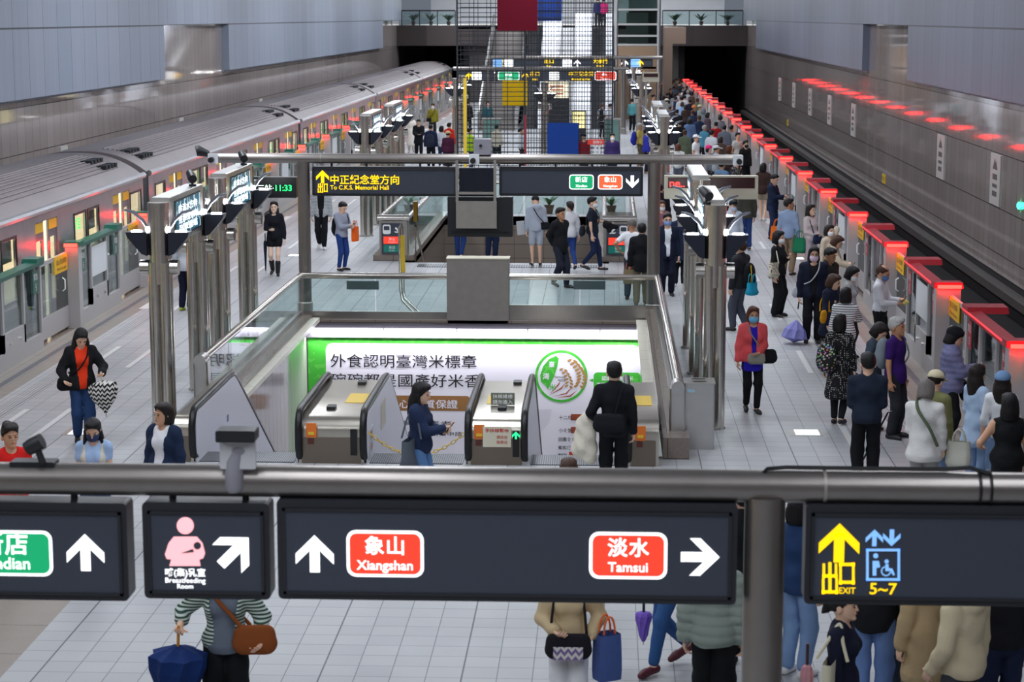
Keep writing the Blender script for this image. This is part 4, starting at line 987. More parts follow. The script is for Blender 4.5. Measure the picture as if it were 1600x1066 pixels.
# bent double grab rail behind the back railing
GR = thing('grab_rail', 'tall bent steel grab rail with a yellow upper sleeve behind the rear railing', 'rail', (-3.7, 41, 0))
for k in (0, 1):
    o = (655 + 10 * k, 497); pth = [onY(o[0], o[1], 39.45), onY(629 + 4 * k, 470 - 3 * k, 40.2), onY(626 + 4 * k, 455, 40.3), onY(624 + 4 * k, 356, 40.4)]
    MB().tube(pth, .03, 10).build('tube', STEEL, GR, smooth=True)
a, b_ = onY(630, 425, 40.33), onY(629, 368, 40.33); MB().tube([a, b_], .045, 10).build('yellow_sleeve', YLL, GR, smooth=True)
a, b_ = onY(624, 356, 40.4), onY(630, 351, 40.4); MB().tube([a, onY(627, 350, 40.4), onY(628, 356, 40.4)], .03, 8).build('top_bend', STEEL, GR, smooth=True)
# ------------------------------------------------------------------ stair well railings, signs, plants
for nm, x0, x1, s in (('train side', -5.55, -4.85, 1), ('red door side', .02, .78, -1)):
    r = thing('stair_railing', 'steel and granite stair parapet on the %s of the stair well' % nm, 'railing', ((x0 + x1) / 2, 49, 0))
    MB().box(x0 - .15, 48.9, 0, x1 + .15, 60.2, .14).build('granite_base', GRANITE, r)
    MB().bbox(x0, 49.0, .14, x1, 49.4, .98, .02, 'z').build('end_box', STEEL_D, r)
    MB().tube([(x0 - .05, 49.05, 1.05), (x1 + .05, 49.05, 1.05)], .085, 16).build('end_rail', STEEL, r, smooth=True)
    for x in (x0, x1):
        MB().tube([(x, 49.05, 1.05), (x, 60, 1.05)], .06, 14).build('handrail', STEEL, r, smooth=True)
        for i in range(4): MB().box(x - .008, 49.5 + 2.6 * i, .14, x + .008, 52.05 + 2.6 * i, 1.0).build('glass_panel', RGL, r)
    q = thing('direction_sign', 'dark train sign with red and green fields on the %s parapet' % nm, 'sign', ((x0 + x1) / 2, 48.97, .16))
    MB().box(x0 + .06, 48.95, .17, x1 - .12, 48.985, .93).build('face', SIGNB, q)
    xc = (x0 + x1) / 2 - .03; W = x1 - x0 - .2
    MB().box(xc - W / 2 + .04, 48.94, .42, xc + W / 2 - .04, 48.95, .6).build('red_field', ERED, q); MB().box(xc - W / 2 + .04, 48.94, .21, xc + W / 2 - .04, 48.95, .39).build('green_field', M('sign_teal', '#0f6f63', .5, emit=.25), q)
    t = MB(); put_poly(t, rrect(.2, .24, .05), (xc - s * .13, 48.944, .78)); put_arrow(t, (xc + s * .15, 48.94, .76), .18, 135 if s > 0 else 225)
    put_text(t, '象山', (xc, 48.935, .51), .08); put_text(t, 'Xiangshan', (xc, 48.935, .45), .05); put_text(t, '新店', (xc, 48.935, .30), .08); put_text(t, 'Xindian', (xc, 48.935, .24), .05); t.build('lettering', LW, q)
    t = MB(); put_poly(t, rrect(.14, .1, .02), (xc - s * .13, 48.94, .81)); t.build('train_window', SIGNB, q)
r = thing('stair_handrail', 'brass and steel stair handrail at the top of the stairs', 'handrail', (-4.6, 48.7, 0))
MB().tube([(-4.62, 48.7, 0), (-4.62, 48.7, .9), (-4.62, 51.5, -.6)], .03, 8).build('rail', STEEL, r, smooth=True)
MB().tube([(-4.62, 48.75, 1.0), (-4.62, 48.75, 1.5)], .06, 8).build('brass_sleeve', M('brass', '#b08a3c', .3, 1.0), r, smooth=True)
r = thing('glass_railing', 'low glass railing at the far end of the stair well with plant pots', 'railing', (SX0, 60.3, 0))
MB().tube([(-5.6, 60.4, 1.0), (.8, 60.4, 1.0)], .05, 12).build('handrail', STEEL, r, smooth=True)
for i in range(4): MB().box(-5.5 + 1.56 * i, 60.39, .05, -4.0 + 1.56 * i, 60.4, .95).build('glass_panel', RGL, r)
LEAF = M('leaf_green', '#3d6b38', .5, var=.3, bscale=8); POT = M('clay_pot', '#6b4a3a', .7)
def pot_plant(x, y, z, label, h=.55, n=9, seed=0):
    rg = random.Random(seed); r = thing('potted_plant', label, 'plant', (x, y, z))
    MB().lathe([(.1, 0), (.15, .24), (.16, .24), (.16, .27), (.0, .27)], (x, y, z), 14).build('pot', POT, r, smooth=True)
    m = MB()
    for i in range(n):
        a = 2 * pi * i / n + rg.random(); L_ = h * (.7 + .5 * rg.random()); e = .5 + .5 * rg.random()
        P = [np.array((x, y, z + .26))]
        for k in range(1, 5):
            f_ = k / 4; P.append(np.array((x + cos(a) * L_ * f_ * e, y + sin(a) * L_ * f_ * e, z + .26 + L_ * (f_ - .55 * f_ * f_))))
        sd = np.array((-sin(a), cos(a), 0))
        vs = []
        for k, p in enumerate(P):
            w_ = .055 * sin(pi * (k + .6) / 5.2); vs += [tuple(p + sd * w_), tuple(p - sd * w_ + np.array((0, 0, .004)))]
        m.add(vs, [(2 * k, 2 * k + 1, 2 * k + 3, 2 * k + 2) for k in range(4)])
    m.build('leaves', LEAF, r, smooth='all'); return r
for i, (px_, y) in enumerate(((648, 60.9), (683, 60.9), (858, 61), (955, 60.9))):
    c = onY(px_, 335, y); pot_plant(c[0], y, 0, 'green potted plant behind the stair well railing, %s from the train side' % ORD[i], .5, 9, i)
# ------------------------------------------------------------------ floor lamps set in the tiles
for i, (px_, py_) in enumerate(((127, 675), (1258, 676), (461, 399), (1243, 404))):
    c = onz(px_, py_); lb = ('square lit panel in the floor tiles by the feet of the woman in orange', 'square lit panel in the floor tiles near the polka dot dress', 'square lit panel in the tiles beside the woman in black shorts', 'square lit panel in the tiles beside the man in the blue-grey shirt')[i]
    r = thing('floor_light', lb, 'light', (c[0], c[1], 0), 'square floor lights')
    MB().box(c[0] - .24, c[1] - .24, 0, c[0] + .24, c[1] + .24, .004).build('frame', STEEL_D, r)
    MB().box(c[0] - .15, c[1] - .2, .004, c[0] + .2, c[1] + .18, .007).build('glass_face', M('floor_light_glass', '#e6f2f6', .3, emit=1.1), r)
# ------------------------------------------------------------------ wire grid sculpture with coloured panels
SYW = 74.0
PW = lambda x, y: onY(x, y, SYW)
WIRE = M('wire_grey', '#2e3036', .5, .5)
sc_ = thing('wire_grid_sculpture', 'tall dark wire grid sculpture with coloured square panels over the platform', 'sculpture', (-2.4, SYW, 0))
xa, xb = PW(714, 0)[0], PW(958, 0)[0]; ztop = 6.9
def grid_layer(y, x0, x1, z0, z1, sx, sz, nm, r=.012):
    k = 0; m = MB()
    x = x0
    while x <= x1 + 1e-6: m.box(x - r, y - r, z0, x + r, y + r, z1); x += sx
    z = z0
    while z <= z1 + 1e-6: m.box(x0, y - r, z - r, x1, y + r, z + r); z += sz
    return m.build(nm, WIRE, sc_)
xm = PW(820, 0)[0]
grid_layer(SYW, xa, xb, .0, ztop, .62, .17, 'front_grid', .013)
grid_layer(SYW + .9, xm, xb, .2, ztop, .105, .3, 'fine_grid', .011)
grid_layer(SYW + 1.8, xa, xm, .2, ztop, .33, .34, 'rear_grid', .011)
for x in (xa, xm, xb):
    MB().box(x - .03, SYW - .03, 0, x + .03, SYW + 1.85, .06).box(x - .03, SYW - .03, 0, x + .03, SYW + .03, ztop).build('frame_post', WIRE, sc_)
for nm, colr, (x0, y0, x1, y1), dy in (('maroon_panel', '#56061a', (777, -24, 840, 48), -.06), ('blue_panel', '#27479c', (840, -20, 878, 33), .95), ('yellow_panel', '#e0b415', (785, 126, 824, 165), .5), ('navy_panel', '#1c3c86', (855, 192, 904, 246), -.06)):
    a, b_ = onY(x0, y1, SYW + dy), onY(x1, y0, SYW + dy); MB().box(a[0], SYW + dy - .03, a[2], b_[0], SYW + dy, b_[2]).build(nm, M(nm, colr, .7, var=.06, bscale=12, spec=.12), sc_)
a = PW(727, 215); b_ = PW(727, 122); MB().box(a[0] - .06, SYW - .1, 0, a[0] + .06, SYW - .03, b_[2]).build('yellow_post', YLL, sc_)
a = PW(821, 180); MB().box(a[0] - .04, SYW - .1, 0, a[0] + .04, SYW - .03, a[2]).build('red_post', M('red_post', '#8c2430', .5), sc_)
for x, y in ((822, 178), (836, 181), (818, 170), (834, 171)): pass
# information kiosk lamps seen through the grid
pl_at(PW(829, 0)[0] * 66 / 74, 82, 'lamp pylon with four bright uplights seen through the wire grid')
# ------------------------------------------------------------------ small barriers and signs beyond the stair well
def green_box(px0, px1, py0, py1, Y, label):
    a, b_ = onY(px0, py1, Y), onY(px1, py0, Y); r = thing('glass_barrier', label, 'barrier', ((a[0] + b_[0]) / 2, Y, 0))
    MB().box(a[0], Y, .05, b_[0], Y + .03, b_[2] - .06).build('green_glass', M('sea_green_glass', '#7da39c', .12, spec=.7), r)
    MB().tube([(a[0] - .05, Y, b_[2]), (b_[0] + .05, Y, b_[2])], .06, 10).build('top_rail', STEEL, r, smooth=True)
    for x in (a[0], b_[0]): MB().tube([(x, Y, 0), (x, Y, b_[2])], .035, 8).build('post', STEEL, r, smooth=True)
green_box(945, 968, 186, 212, 84, 'sea green glass barrier beside the tall gantry post')
green_box(755, 782, 186, 212, 84, 'sea green glass barrier behind the wire grid')
a, b_ = onY(918, 226, 62), onY(944, 218, 62)
r = thing('red_sign', 'small red sign on a white double post beyond the stairs', 'sign', ((a[0] + b_[0]) / 2, 62, 0))
o = MB().box(a[0], 62, a[2], b_[0], 62.03, b_[2]).build('sign_face', M('sign_red_face', '#d23a30', .5, emit=.15), r)
t = MB(); put_text(t, '服務台', ((a[0] + b_[0]) / 2 + .06, 61.99, a[2] + .04), .1); t.build('lettering', LW, o)
for x in (932, 938): c = onY(x, 0, 62)[0]; MB().box(c - .03, 62.03, 0, c + .03, 62.08, a[2] + .1).build('post', WHITE, r)
# ------------------------------------------------------------------ far stairs, escalators, lift
FY = 122.0
PF = lambda x, y: onY(x, y, FY)
a = PF(776, 90); b_ = PF(822, 48)
st = MB()
for i in range(30): st.box(a[0], 106 + .5 * i, 0, b_[0], 121, .17 * (i + 1))
st.build('floor_far_stairs', M('far_stair_stone', '#8d8783', .5), origin=(0, 0, 0), kind='structure')
for i in range(2):
    x = (a[0] - .1, b_[0] + .1)[i]
    MB().prism([(105.6, 0), (105.6, 1.0), (121, 6.1), (121, 5.1), (106.5, 0)], 'x', x - .05, x + .05).build('far_handrail', STEEL_L, label='pale handrail of the far staircase, %s side' % ('train' if i == 0 else 'escalator'), cat='handrail')
LITB = M('lit_balustrade', '#e6e9f2', .4, emit=.4)
for i, (x0, x1, x2) in enumerate(((830, 853, 880), (880, 901, 926), (926, 947, 956))):
    a, b_, c = PF(x0, 88), PF(x1, 45), PF(x2, 45)
    r = thing('far_escalator', 'distant black escalator rising to the upper concourse, %s from the staircase' % ORD[i], 'escalator', ((a[0] + b_[0]) / 2, 110, 0))
    MB().prism([(108, 0), (118, 5.3), (121, 5.3), (121, 4.6), (110, 0)], 'x', a[0] + .02, b_[0] - .02).build('step_band', BLACK, r)
    MB().prism([(107.5, 0), (107.5, .9), (117.6, 6.15), (121, 6.15), (121, 5.0), (109, 0)], 'x', b_[0], c[0] - .02).build('balustrade', LITB, r)
for (x0, y0, x1, y1), Y, nm, lb in (((849, 126, 890, 153), 98, 'lit_poster', 'bright cream lit poster seen through the wire grid under the far signs'), ((893, 173, 916, 200), 92, 'lit_poster', 'pale yellow lit poster seen through the wire grid beside the navy panel')):
    a, b_ = onY(x0, y1, Y), onY(x1, y0, Y); r = thing(nm, lb, 'poster', ((a[0] + b_[0]) / 2, Y, 0))
    MB().box(a[0], Y, 0, b_[0], Y + .3, b_[2]).build('case', SIGNF, r)
    MB().box(a[0] + .05, Y - .02, a[2], b_[0] - .05, Y, b_[2] - .05).build('lit_face', M('poster_' + str(x0), '#fff4d2' if x0 < 880 else '#f3e6a0', .5, emit=.9), r)
    t = MB()
    for k in range(3): t.box(a[0] + .3, Y - .03, a[2] + (b_[2] - a[2]) * (.2 + .22 * k), b_[0] - .3, Y - .02, a[2] + (b_[2] - a[2]) * (.28 + .22 * k))
    t.build('printed_lines', M('poster_print', '#c8502c', .5, emit=.2), r)
a, b_ = onY(1004, 128, 84), onY(1030, 113, 84)
r = thing('led_board', 'far cream-framed LED board by the distant crowd', 'display', ((a[0] + b_[0]) / 2, 84, 0))
MB().box(a[0], 84, a[2], b_[0], 84.15, b_[2]).build('frame', CREAM, r); MB().box(a[0] + .05, 83.98, a[2] + .2, b_[0] - .05, 84, b_[2] - .05).build('led_panel', LEDP, r)
MB().box(a[0] + .1, 84.02, 0, a[0] + .2, 84.12, a[2]).build('stand', STEEL_D, r)
GL2 = glass('lift_glass', '#b7c6c4', 1.5)
a, b_ = PF(962, 105), PF(1027, 0); 
lf = thing('glass_lift', 'steel-framed glass lift shaft beside the far escalators', 'lift', ((a[0] + b_[0]) / 2, 118, 0))
for x in (a[0], b_[0]):
    for y in (118, 120.4): MB().tube([(x, y, 0), (x, y, 8)], .12, 12).build('corner_post', STEEL_L, lf, smooth=True)
for py in (106, 70, 56, 38, 15): z = onY(990, py, 118)[2]; MB().box(a[0], 117.9, z - .06, b_[0], 120.4, z + .06).build('ring_beam', STEEL_L, lf)
MB().box(a[0] + .1, 117.95, 0, b_[0] - .1, 117.98, 8).build('glass_wall', GL2, lf)
MB().box(a[0] + .1, 117.9, 0, b_[0] - .1, 118.0, onY(990, 72, 118)[2]).build('lower_panel', M('warm_steel_panel', '#b59a80', .25, .9), lf)
MB().box(a[0] + .6, 118.6, 3.9, b_[0] - .6, 119.8, 6.2).build('lift_car', M('lift_car_grey', '#8f938f', .5, emit=.12), lf)
MB().box((a[0] + b_[0]) / 2 - .5, 120.3, 0, b_[0], 120.4, 8).build('rear_wall', M('lift_rear', '#59605f', .5), lf)
a, b_ = PF(1029, 68), PF(1060, 42)
MB().box(a[0] + .3, 120.6, a[2], b_[0] + .4, 123, b_[2]).build('wall_bulkhead', M('warm_stone', '#9b8474', .3), origin=(0, 0, 0), kind='structure')
MB().box(a[0] + .3, 120.6, 0, a[0] + .8, 123, a[2]).build('wall_lift_pier', M('warm_stone', '#9b8474', .3), origin=(0, 0, 0), kind='structure')
# upper concourse railing and plants
for (x0, x1, nm) in ((WLX + .35, -10.4, 'train'), (4.0, WRX - .35, 'red door')):
    r = thing('concourse_railing', 'dark-topped glass railing of the upper concourse over the %s track' % nm, 'railing', ((x0 + x1) / 2, 140.2, 5.35))
    MB().box(x0, 140.15, 6.32, x1, 140.25, 6.42).build('top_rail', DARK, r)
    n = 3; wd = (x1 - x0) / n
    for i in range(n): MB().box(x0 + wd * i + .03, 140.19, 5.4, x0 + wd * (i + 1) - .03, 140.21, 6.3).build('glass_panel', RGL, r)
    for i in range(n + 1): MB().box(x0 + wd * i - .03, 140.16, 5.35, x0 + wd * i + .03, 140.24, 6.35).build('post', DARK, r)
    for i in range(3):
        pot_plant(x0 + (x1 - x0) * (i + .5) / 3, 142.2, 5.36, 'green plant on the upper concourse over the %s track, %s from the train side' % (nm, ORD[i]), 1.0, 26, 20 + i)
HLAMP = M('hall_light', '#ffffff', .5, emit=5)
for i in range(6):
    x = -12 + i * 3.8
    MB().box(x, 150, 8.2, x + 2.6, 150.6, 8.3).build('hall_light', HLAMP, label='white strip light in the hall of the upper concourse, %s from the train side' % ORD[i], cat='light', group='concourse strip lights')
# ------------------------------------------------------------------ figures: one continuous surface each, grown from a distance field
def V3(*a): return np.array(a, float)
def nrm(v): v = np.asarray(v, float); return v / (np.linalg.norm(v) + 1e-9)
def rotx(a): c, s = cos(a), sin(a); return np.array(((1, 0, 0), (0, c, -s), (0, s, c)))
def rotz(a): c, s = cos(a), sin(a); return np.array(((c, -s, 0), (s, c, 0), (0, 0, 1.0)))
class Field:
    def __init__(s, lo, hi, cell):
        s.lo = np.array(lo, float); s.c = cell; s.n = np.maximum(4, np.ceil((np.array(hi) - s.lo) / cell).astype(int) + 1)
        s.ax = [s.lo[i] + cell * np.arange(s.n[i]) for i in range(3)]; s.d = np.full(s.n, 1.0, np.float32)
    def sub(s, lo, hi):
        i0 = [int(np.clip(np.floor((lo[i] - s.lo[i]) / s.c), 0, s.n[i])) for i in range(3)]
        i1 = [int(np.clip(np.ceil((hi[i] - s.lo[i]) / s.c) + 1, 0, s.n[i])) for i in range(3)]
        if any(b <= a for a, b in zip(i0, i1)): return None
        sl = tuple(slice(a, b) for a, b in zip(i0, i1))
        return sl, s.ax[0][sl[0]][:, None, None], s.ax[1][sl[1]][None, :, None], s.ax[2][sl[2]][None, None, :]
    def blend(s, sl, d, k):
        a = s.d[sl]
        if k <= 0: s.d[sl] = np.minimum(a, d); return
        h = np.clip(.5 + .5 * (a - d) / k, 0, 1); s.d[sl] = a + (d - a) * h - k * h * (1 - h)
    def prim(s, p, off=0.0):
        k = p[-1]; m = k + 2 * s.c + off + .01
        if p[0] == 'c':
            a, b, ra, rb = p[1], p[2], p[3] + off, p[4] + off; r = max(ra, rb) + m
            q = s.sub(np.minimum(a, b) - r, np.maximum(a, b) + r)
            if q is None: return
            sl, X, Y, Z = q; ba = b - a; L2 = ba @ ba + 1e-12
            t = np.clip(((X - a[0]) * ba[0] + (Y - a[1]) * ba[1] + (Z - a[2]) * ba[2]) / L2, 0, 1)
            d = np.sqrt((X - a[0] - t * ba[0]) ** 2 + (Y - a[1] - t * ba[1]) ** 2 + (Z - a[2] - t * ba[2]) ** 2) - (ra + (rb - ra) * t)
        else:
            c, r3, R = p[1], p[2] + off, p[3]; r = r3.max() + m
            q = s.sub(c - r, c + r)
            if q is None: return
            sl, X, Y, Z = q; dx, dy, dz = X - c[0], Y - c[1], Z - c[2]
            u = (R[0, 0] * dx + R[1, 0] * dy + R[2, 0] * dz) / r3[0]; v = (R[0, 1] * dx + R[1, 1] * dy + R[2, 1] * dz) / r3[1]; w_ = (R[0, 2] * dx + R[1, 2] * dy + R[2, 2] * dz) / r3[2]
            k0 = np.sqrt(u * u + v * v + w_ * w_); k1 = np.sqrt((u / r3[0]) ** 2 + (v / r3[1]) ** 2 + (w_ / r3[2]) ** 2) + 1e-9
            d = k0 * (k0 - 1) / k1
        s.blend(sl, d.astype(np.float32), k)
    def xyz(s): return s.ax[0][:, None, None], s.ax[1][None, :, None], s.ax[2][None, None, :]
    def cut(s, pt, n):                    # keep the side opposite to n
        X, Y, Z = s.xyz(); n = nrm(n); s.d = np.maximum(s.d, ((X - pt[0]) * n[0] + (Y - pt[1]) * n[1] + (Z - pt[2]) * n[2]).astype(np.float32))
    def minus(s, p, k=.0):
        g = Field.__new__(Field); g.lo, g.c, g.n, g.ax = s.lo, s.c, s.n, s.ax; g.d = np.full(s.n, 1.0, np.float32); g.prim(p); s.d = np.maximum(s.d, -g.d)
    def fold(s, amp, fz=24.0, ph=0.0):
        X, Y, Z = s.xyz(); s.d = s.d + (amp * (np.sin(fz * Z + 9 * X + ph) * np.sin(15 * X + 11 * Y + 6 * Z + 2 * ph) + .6 * np.sin(34 * Z - 13 * X + 21 * Y + ph))).astype(np.float32)
    def ring(s, amp, pitch):
        X, Y, Z = s.xyz(); s.d = s.d - (amp * np.abs(np.sin(pi * Z / pitch)) + 0 * X + 0 * Y).astype(np.float32)
    def mesh(s):
        d = s.d; neg = d < 0
        c8 = [neg[i:d.shape[0] - 1 + i, j:d.shape[1] - 1 + j, k:d.shape[2] - 1 + k] for i in (0, 1) for j in (0, 1) for k in (0, 1)]
        cnt = sum(c.astype(np.int8) for c in c8); act = (cnt > 0) & (cnt < 8)
        I = np.argwhere(act)
        if len(I) == 0: return np.zeros((0, 3)), np.zeros((0, 4), int)
        idx = np.full(act.shape, -1, np.int64); idx[act] = np.arange(len(I))
        val = np.stack([d[I[:, 0] + i, I[:, 1] + j, I[:, 2] + k] for i in (0, 1) for j in (0, 1) for k in (0, 1)], 1)
        off = np.array([(i, j, k) for i in (0, 1) for j in (0, 1) for k in (0, 1)], float)
        acc = np.zeros((len(I), 3)); num = np.zeros(len(I))
        for a in range(8):
            for b in range(a + 1, 8):
                if np.abs(off[a] - off[b]).sum() != 1: continue
                va, vb = val[:, a], val[:, b]; m = (va < 0) != (vb < 0)
                t = np.where(m, va / np.where(m, va - vb, 1), 0)[:, None]
                acc += np.where(m[:, None], off[a] + t * (off[b] - off[a]), 0); num += m
        V = s.lo + s.c * (I + acc / num[:, None])
        Q = []
        for ax in range(3):
            sh = [slice(1, -1)] * 3; sh[ax] = slice(0, -1); s2 = list(sh); s2[ax] = slice(1, None)
            A, B = neg[tuple(sh)], neg[tuple(s2)]; E = np.argwhere(A != B)
            if len(E) == 0: continue
            E = E + np.array([0 if i == ax else 1 for i in range(3)]); o1, o2 = [np.eye(3, dtype=int)[(ax + q) % 3] for q in (1, 2)]
            g = lambda p: idx[p[:, 0], p[:, 1], p[:, 2]]
            q = np.stack([g(E - o1 - o2), g(E - o2), g(E), g(E - o1)], 1)
            fl = ~neg[E[:, 0], E[:, 1], E[:, 2]]; q[fl] = q[fl][:, ::-1]; Q.append(q)
        Q = np.concatenate(Q) if Q else np.zeros((0, 4), int); return V, Q[(Q >= 0).all(1)]
def np_mesh(name, V, Q, mats, mi=None):
    me = bpy.data.meshes.new(name); me.vertices.add(len(V)); me.vertices.foreach_set('co', V.astype(np.float32).ravel())
    me.loops.add(Q.size); me.loops.foreach_set('vertex_index', Q.ravel().astype(np.int32)); me.polygons.add(len(Q))
    me.polygons.foreach_set('loop_start', np.arange(0, Q.size, 4, dtype=np.int32)); me.polygons.foreach_set('loop_total', np.full(len(Q), 4, np.int32))
    me.polygons.foreach_set('use_smooth', np.ones(len(Q), bool))
    for m in mats: me.materials.append(m)
    if mi is not None: me.polygons.foreach_set('material_index', mi.astype(np.int32))
    me.update(calc_edges=True); return me
CAPS = lambda a, b, ra, rb, k=.03: ('c', np.asarray(a, float), np.asarray(b, float), ra, rb, k)
ELL = lambda c, r, R=np.eye(3), k=.03: ('e', np.asarray(c, float), np.asarray(r, float), R, k)
HEL = lambda c, r, R=np.eye(3), k=.03: ELL(c, np.asarray(r, float) * HS, R, k)
def ik(S, T, l1, l2, pole):
    d = T - S; L = np.linalg.norm(d); L = min(L, (l1 + l2) * .995); u = nrm(d); T = S + u * L
    a = (l1 * l1 - l2 * l2 + L * L) / (2 * L); h = sqrt(max(0, l1 * l1 - a * a)); p = pole - u * (pole @ u); return S + u * a + nrm(p) * h, T
# hand targets (x outwards, y to the back, z) in the torso frame for a 1.70 m figure
ARM = {'down': (.25, -.03, .80), 'fwd': (.22, -.22, .88), 'back': (.24, .18, .84), 'phone': (.07, -.30, 1.10), 'phone2': (.03, -.33, 1.16), 'belly': (.06, -.20, 1.02), 'hip': (.22, -.12, 1.0),
       'carry': (.24, -.16, .90), 'ear': (.10, -.10, 1.50), 'strap': (.12, -.17, 1.28), 'behind': (.06, .17, .93), 'reach': (.16, -.42, 1.12), 'out': (.36, -.06, .84), 'chest': (.04, -.2, 1.2)}
SKIN = [M('skin_light', '#e2b79c', .5), M('skin_mid', '#cf9d7e', .5), M('skin_tan', '#b58262', .5), M('skin_pale', '#ecc9b2', .5)]
EYEM = M('eye_dark', '#1c1410', .3); LIP = M('lip', '#b0605a', .5); BROW = M('eyebrow', '#2a1f1a', .7)
HAIRC = {'black': '#0b090b', 'dark': '#17100f', 'brown': '#38241a', 'grey': '#8c8a88', 'salt': '#55504d', 'auburn': '#4a281a'}
def cloth(col, pat=None):
    nm = 'cloth_' + (pat + '_' if pat else '') + col.lstrip('#')
    if nm in MATS: return MATS[nm]
    if not pat: return M(nm, col, .85, bump=.25, bscale=28, spec=.25)
    q = NB(nm, rough=.8, spec=.25)
    if pat == 'stripe': c = q.mix(q.math('LESS_THAN', q.math('FRACT', q.math('DIVIDE', q.math('ADD', q.Z, 10), .038)), .3), col, '#2c3038')
    elif pat == 'greenstripe': c = q.mix(q.math('LESS_THAN', q.math('FRACT', q.math('DIVIDE', q.math('ADD', q.Z, 10), .03)), .5), col, '#c9d4cc')
    elif pat == 'dots':
        v = q.n.new('ShaderNodeTexVoronoi'); v.inputs['Scale'].default_value = 38; v.inputs['Randomness'].default_value = .25; q.L.new(q.P, v.inputs['Vector'])
        c = q.mix(q.math('LESS_THAN', v.outputs['Distance'], .27), col, '#c9c6c0')
    elif pat in ('floral', 'daisy', 'zigzag'):
        v = q.n.new('ShaderNodeTexVoronoi'); v.inputs['Scale'].default_value = 26; q.L.new(q.P, v.inputs['Vector'])
        if pat == 'floral': 
            hs = q.n.new('ShaderNodeHueSaturation'); q.L.new(v.outputs['Color'], hs.inputs['Color']); hs.inputs['Saturation'].default_value = .75; hs.inputs['Value'].default_value = .6
            c = q.mix(q.math('LESS_THAN', v.outputs['Distance'], .42), col, hs.outputs['Color'])
        elif pat == 'daisy': c = q.mix(q.math('LESS_THAN', v.outputs['Distance'], .36), col, '#2a2a2c')
        else: c = q.mix(q.math('GREATER_THAN', q.math('SINE', q.math('ADD', q.math('MULTIPLY', q.Z, 95), q.math('MULTIPLY', q.math('PINGPONG', q.X, .03), 120))), 0), col, '#d9d6d0')
    elif pat == 'plaid': c = q.mix(q.math('MAXIMUM', q.grid(q.Z, .05, .02), q.grid(q.X, .05, .02)), col, '#8a93bd')
    q.to('Base Color', c); return q.m
HS = 1.15
def hairmat(k):
    nm = 'hair_' + k
    if nm in MATS: return MATS[nm]
    q = NB(nm, rough=.5, spec=.3); mp = q.n.new('ShaderNodeMapping'); mp.inputs['Scale'].default_value = (1, 1, .07); q.L.new(q.P, mp.inputs[0])
    f = q.noise(160, 3, mp.outputs[0]); c = lin(HAIRC[k]); hi = tuple(min(1, v * 2.2 + .004) for v in c[:3]) + (1,)
    mx = q.mix(f, HAIRC[k], HAIRC[k]); mx.node.inputs['B'].default_value = hi
    bp = q.n.new('ShaderNodeBump'); bp.inputs['Strength'].default_value = .6; bp.inputs['Distance'].default_value = .01
    q.L.new(f, bp.inputs['Height']); q.L.new(bp.outputs[0], q.b.inputs['Normal'])
    return q.to('Base Color', mx)
class Pose: pass
def pose(h=1.7, lean=0., head=(0., 0.), L='down', R='down', stride=0., fem=False, wide=1.0, crouch=0.):
    """joints in metres for a figure facing -y, feet on z=0"""
    P = Pose(); P.fem = fem; P.k = h / 1.7; P.w = wide
    P.hip = V3(0, 0, .93 - crouch); A = rotx(lean); P.A = A
    tf = lambda v: P.hip + A @ (np.asarray(v, float) - V3(0, 0, .93)); P.tf = tf
    sw = (.150 if fem else .172) * (.6 + .4 * wide)
    P.arms = []
    for s, t in ((1, L), (-1, R)):
        t = ARM[t] if isinstance(t, str) else t
        S = tf((s * sw, .01, 1.375)); T = tf((s * t[0], t[1], t[2])); E, W = ik(S, T, .285, .245, A @ V3(s * .55, .75, -.35))
        P.arms.append((S, E, W, s))
    P.legs = []
    for s in (1, -1):
        Hh = P.hip + V3(s * .09, 0, -.03); st = s * stride
        An = V3(s * (.095 if stride == 0 else .07), -st * .5 + .01, .085 + (max(0, -st) * .22 if st < 0 else 0)); K, An = ik(Hh, An, .42, .41, V3(s * .08, -1, 0))
        P.legs.append((Hh, K, An, s, st))
    P.neck = tf((0, .012, 1.43)); HR = A @ rotz(-head[1]) @ rotx(head[0]) if True else A
    HR = A @ rotz(head[1]) @ rotx(head[0]); P.HR = HR; P.hc = tf((0, .0, 1.495)); P.hd = lambda v: P.hc + HR @ ((np.asarray(v, float) - V3(0, 0, 1.495)) * HS)
    return P
def torso(P, bust=True):
    t, A, w_ = P.tf, P.A, P.w; f = P.fem
    q = [ELL(t((0, .0, .96)), (.158 * w_ if f else .15 * w_, .112 * w_, .13), A), ELL(t((0, 0, 1.09)), ((.115 if f else .135) * w_, .092 * w_, .15), A, .05), ELL(t((0, .0, 1.27)), ((.142 if f else .165) * w_, .108 * w_, .17), A, .05)]
    if f and bust: q += [ELL(t((s * .062, -.085, 1.255)), (.058, .05, .058), A, .04) for s in (1, -1)]
    a, b = P.arms[0][0], P.arms[1][0]; m = t((0, .012, 1.425)); q += [CAPS(m + (e - m) * .25, m + (e - m) * .88 + t((0, 0, 0)) * 0, .056, .052, .05) for e in (a, b)]; return q
def armp(P, i, frac=2.0, r=1.0):
    S, E, W, s = P.arms[i]; q = [CAPS(S, S + (E - S) * min(1, frac), .054 * r, (.054 - .014 * min(1, frac)) * r, .04)]
    if frac > 1: q.append(CAPS(E, E + (W - E) * (frac - 1), .041 * r, (.041 - .014 * (frac - 1)) * r, .02))
    return q
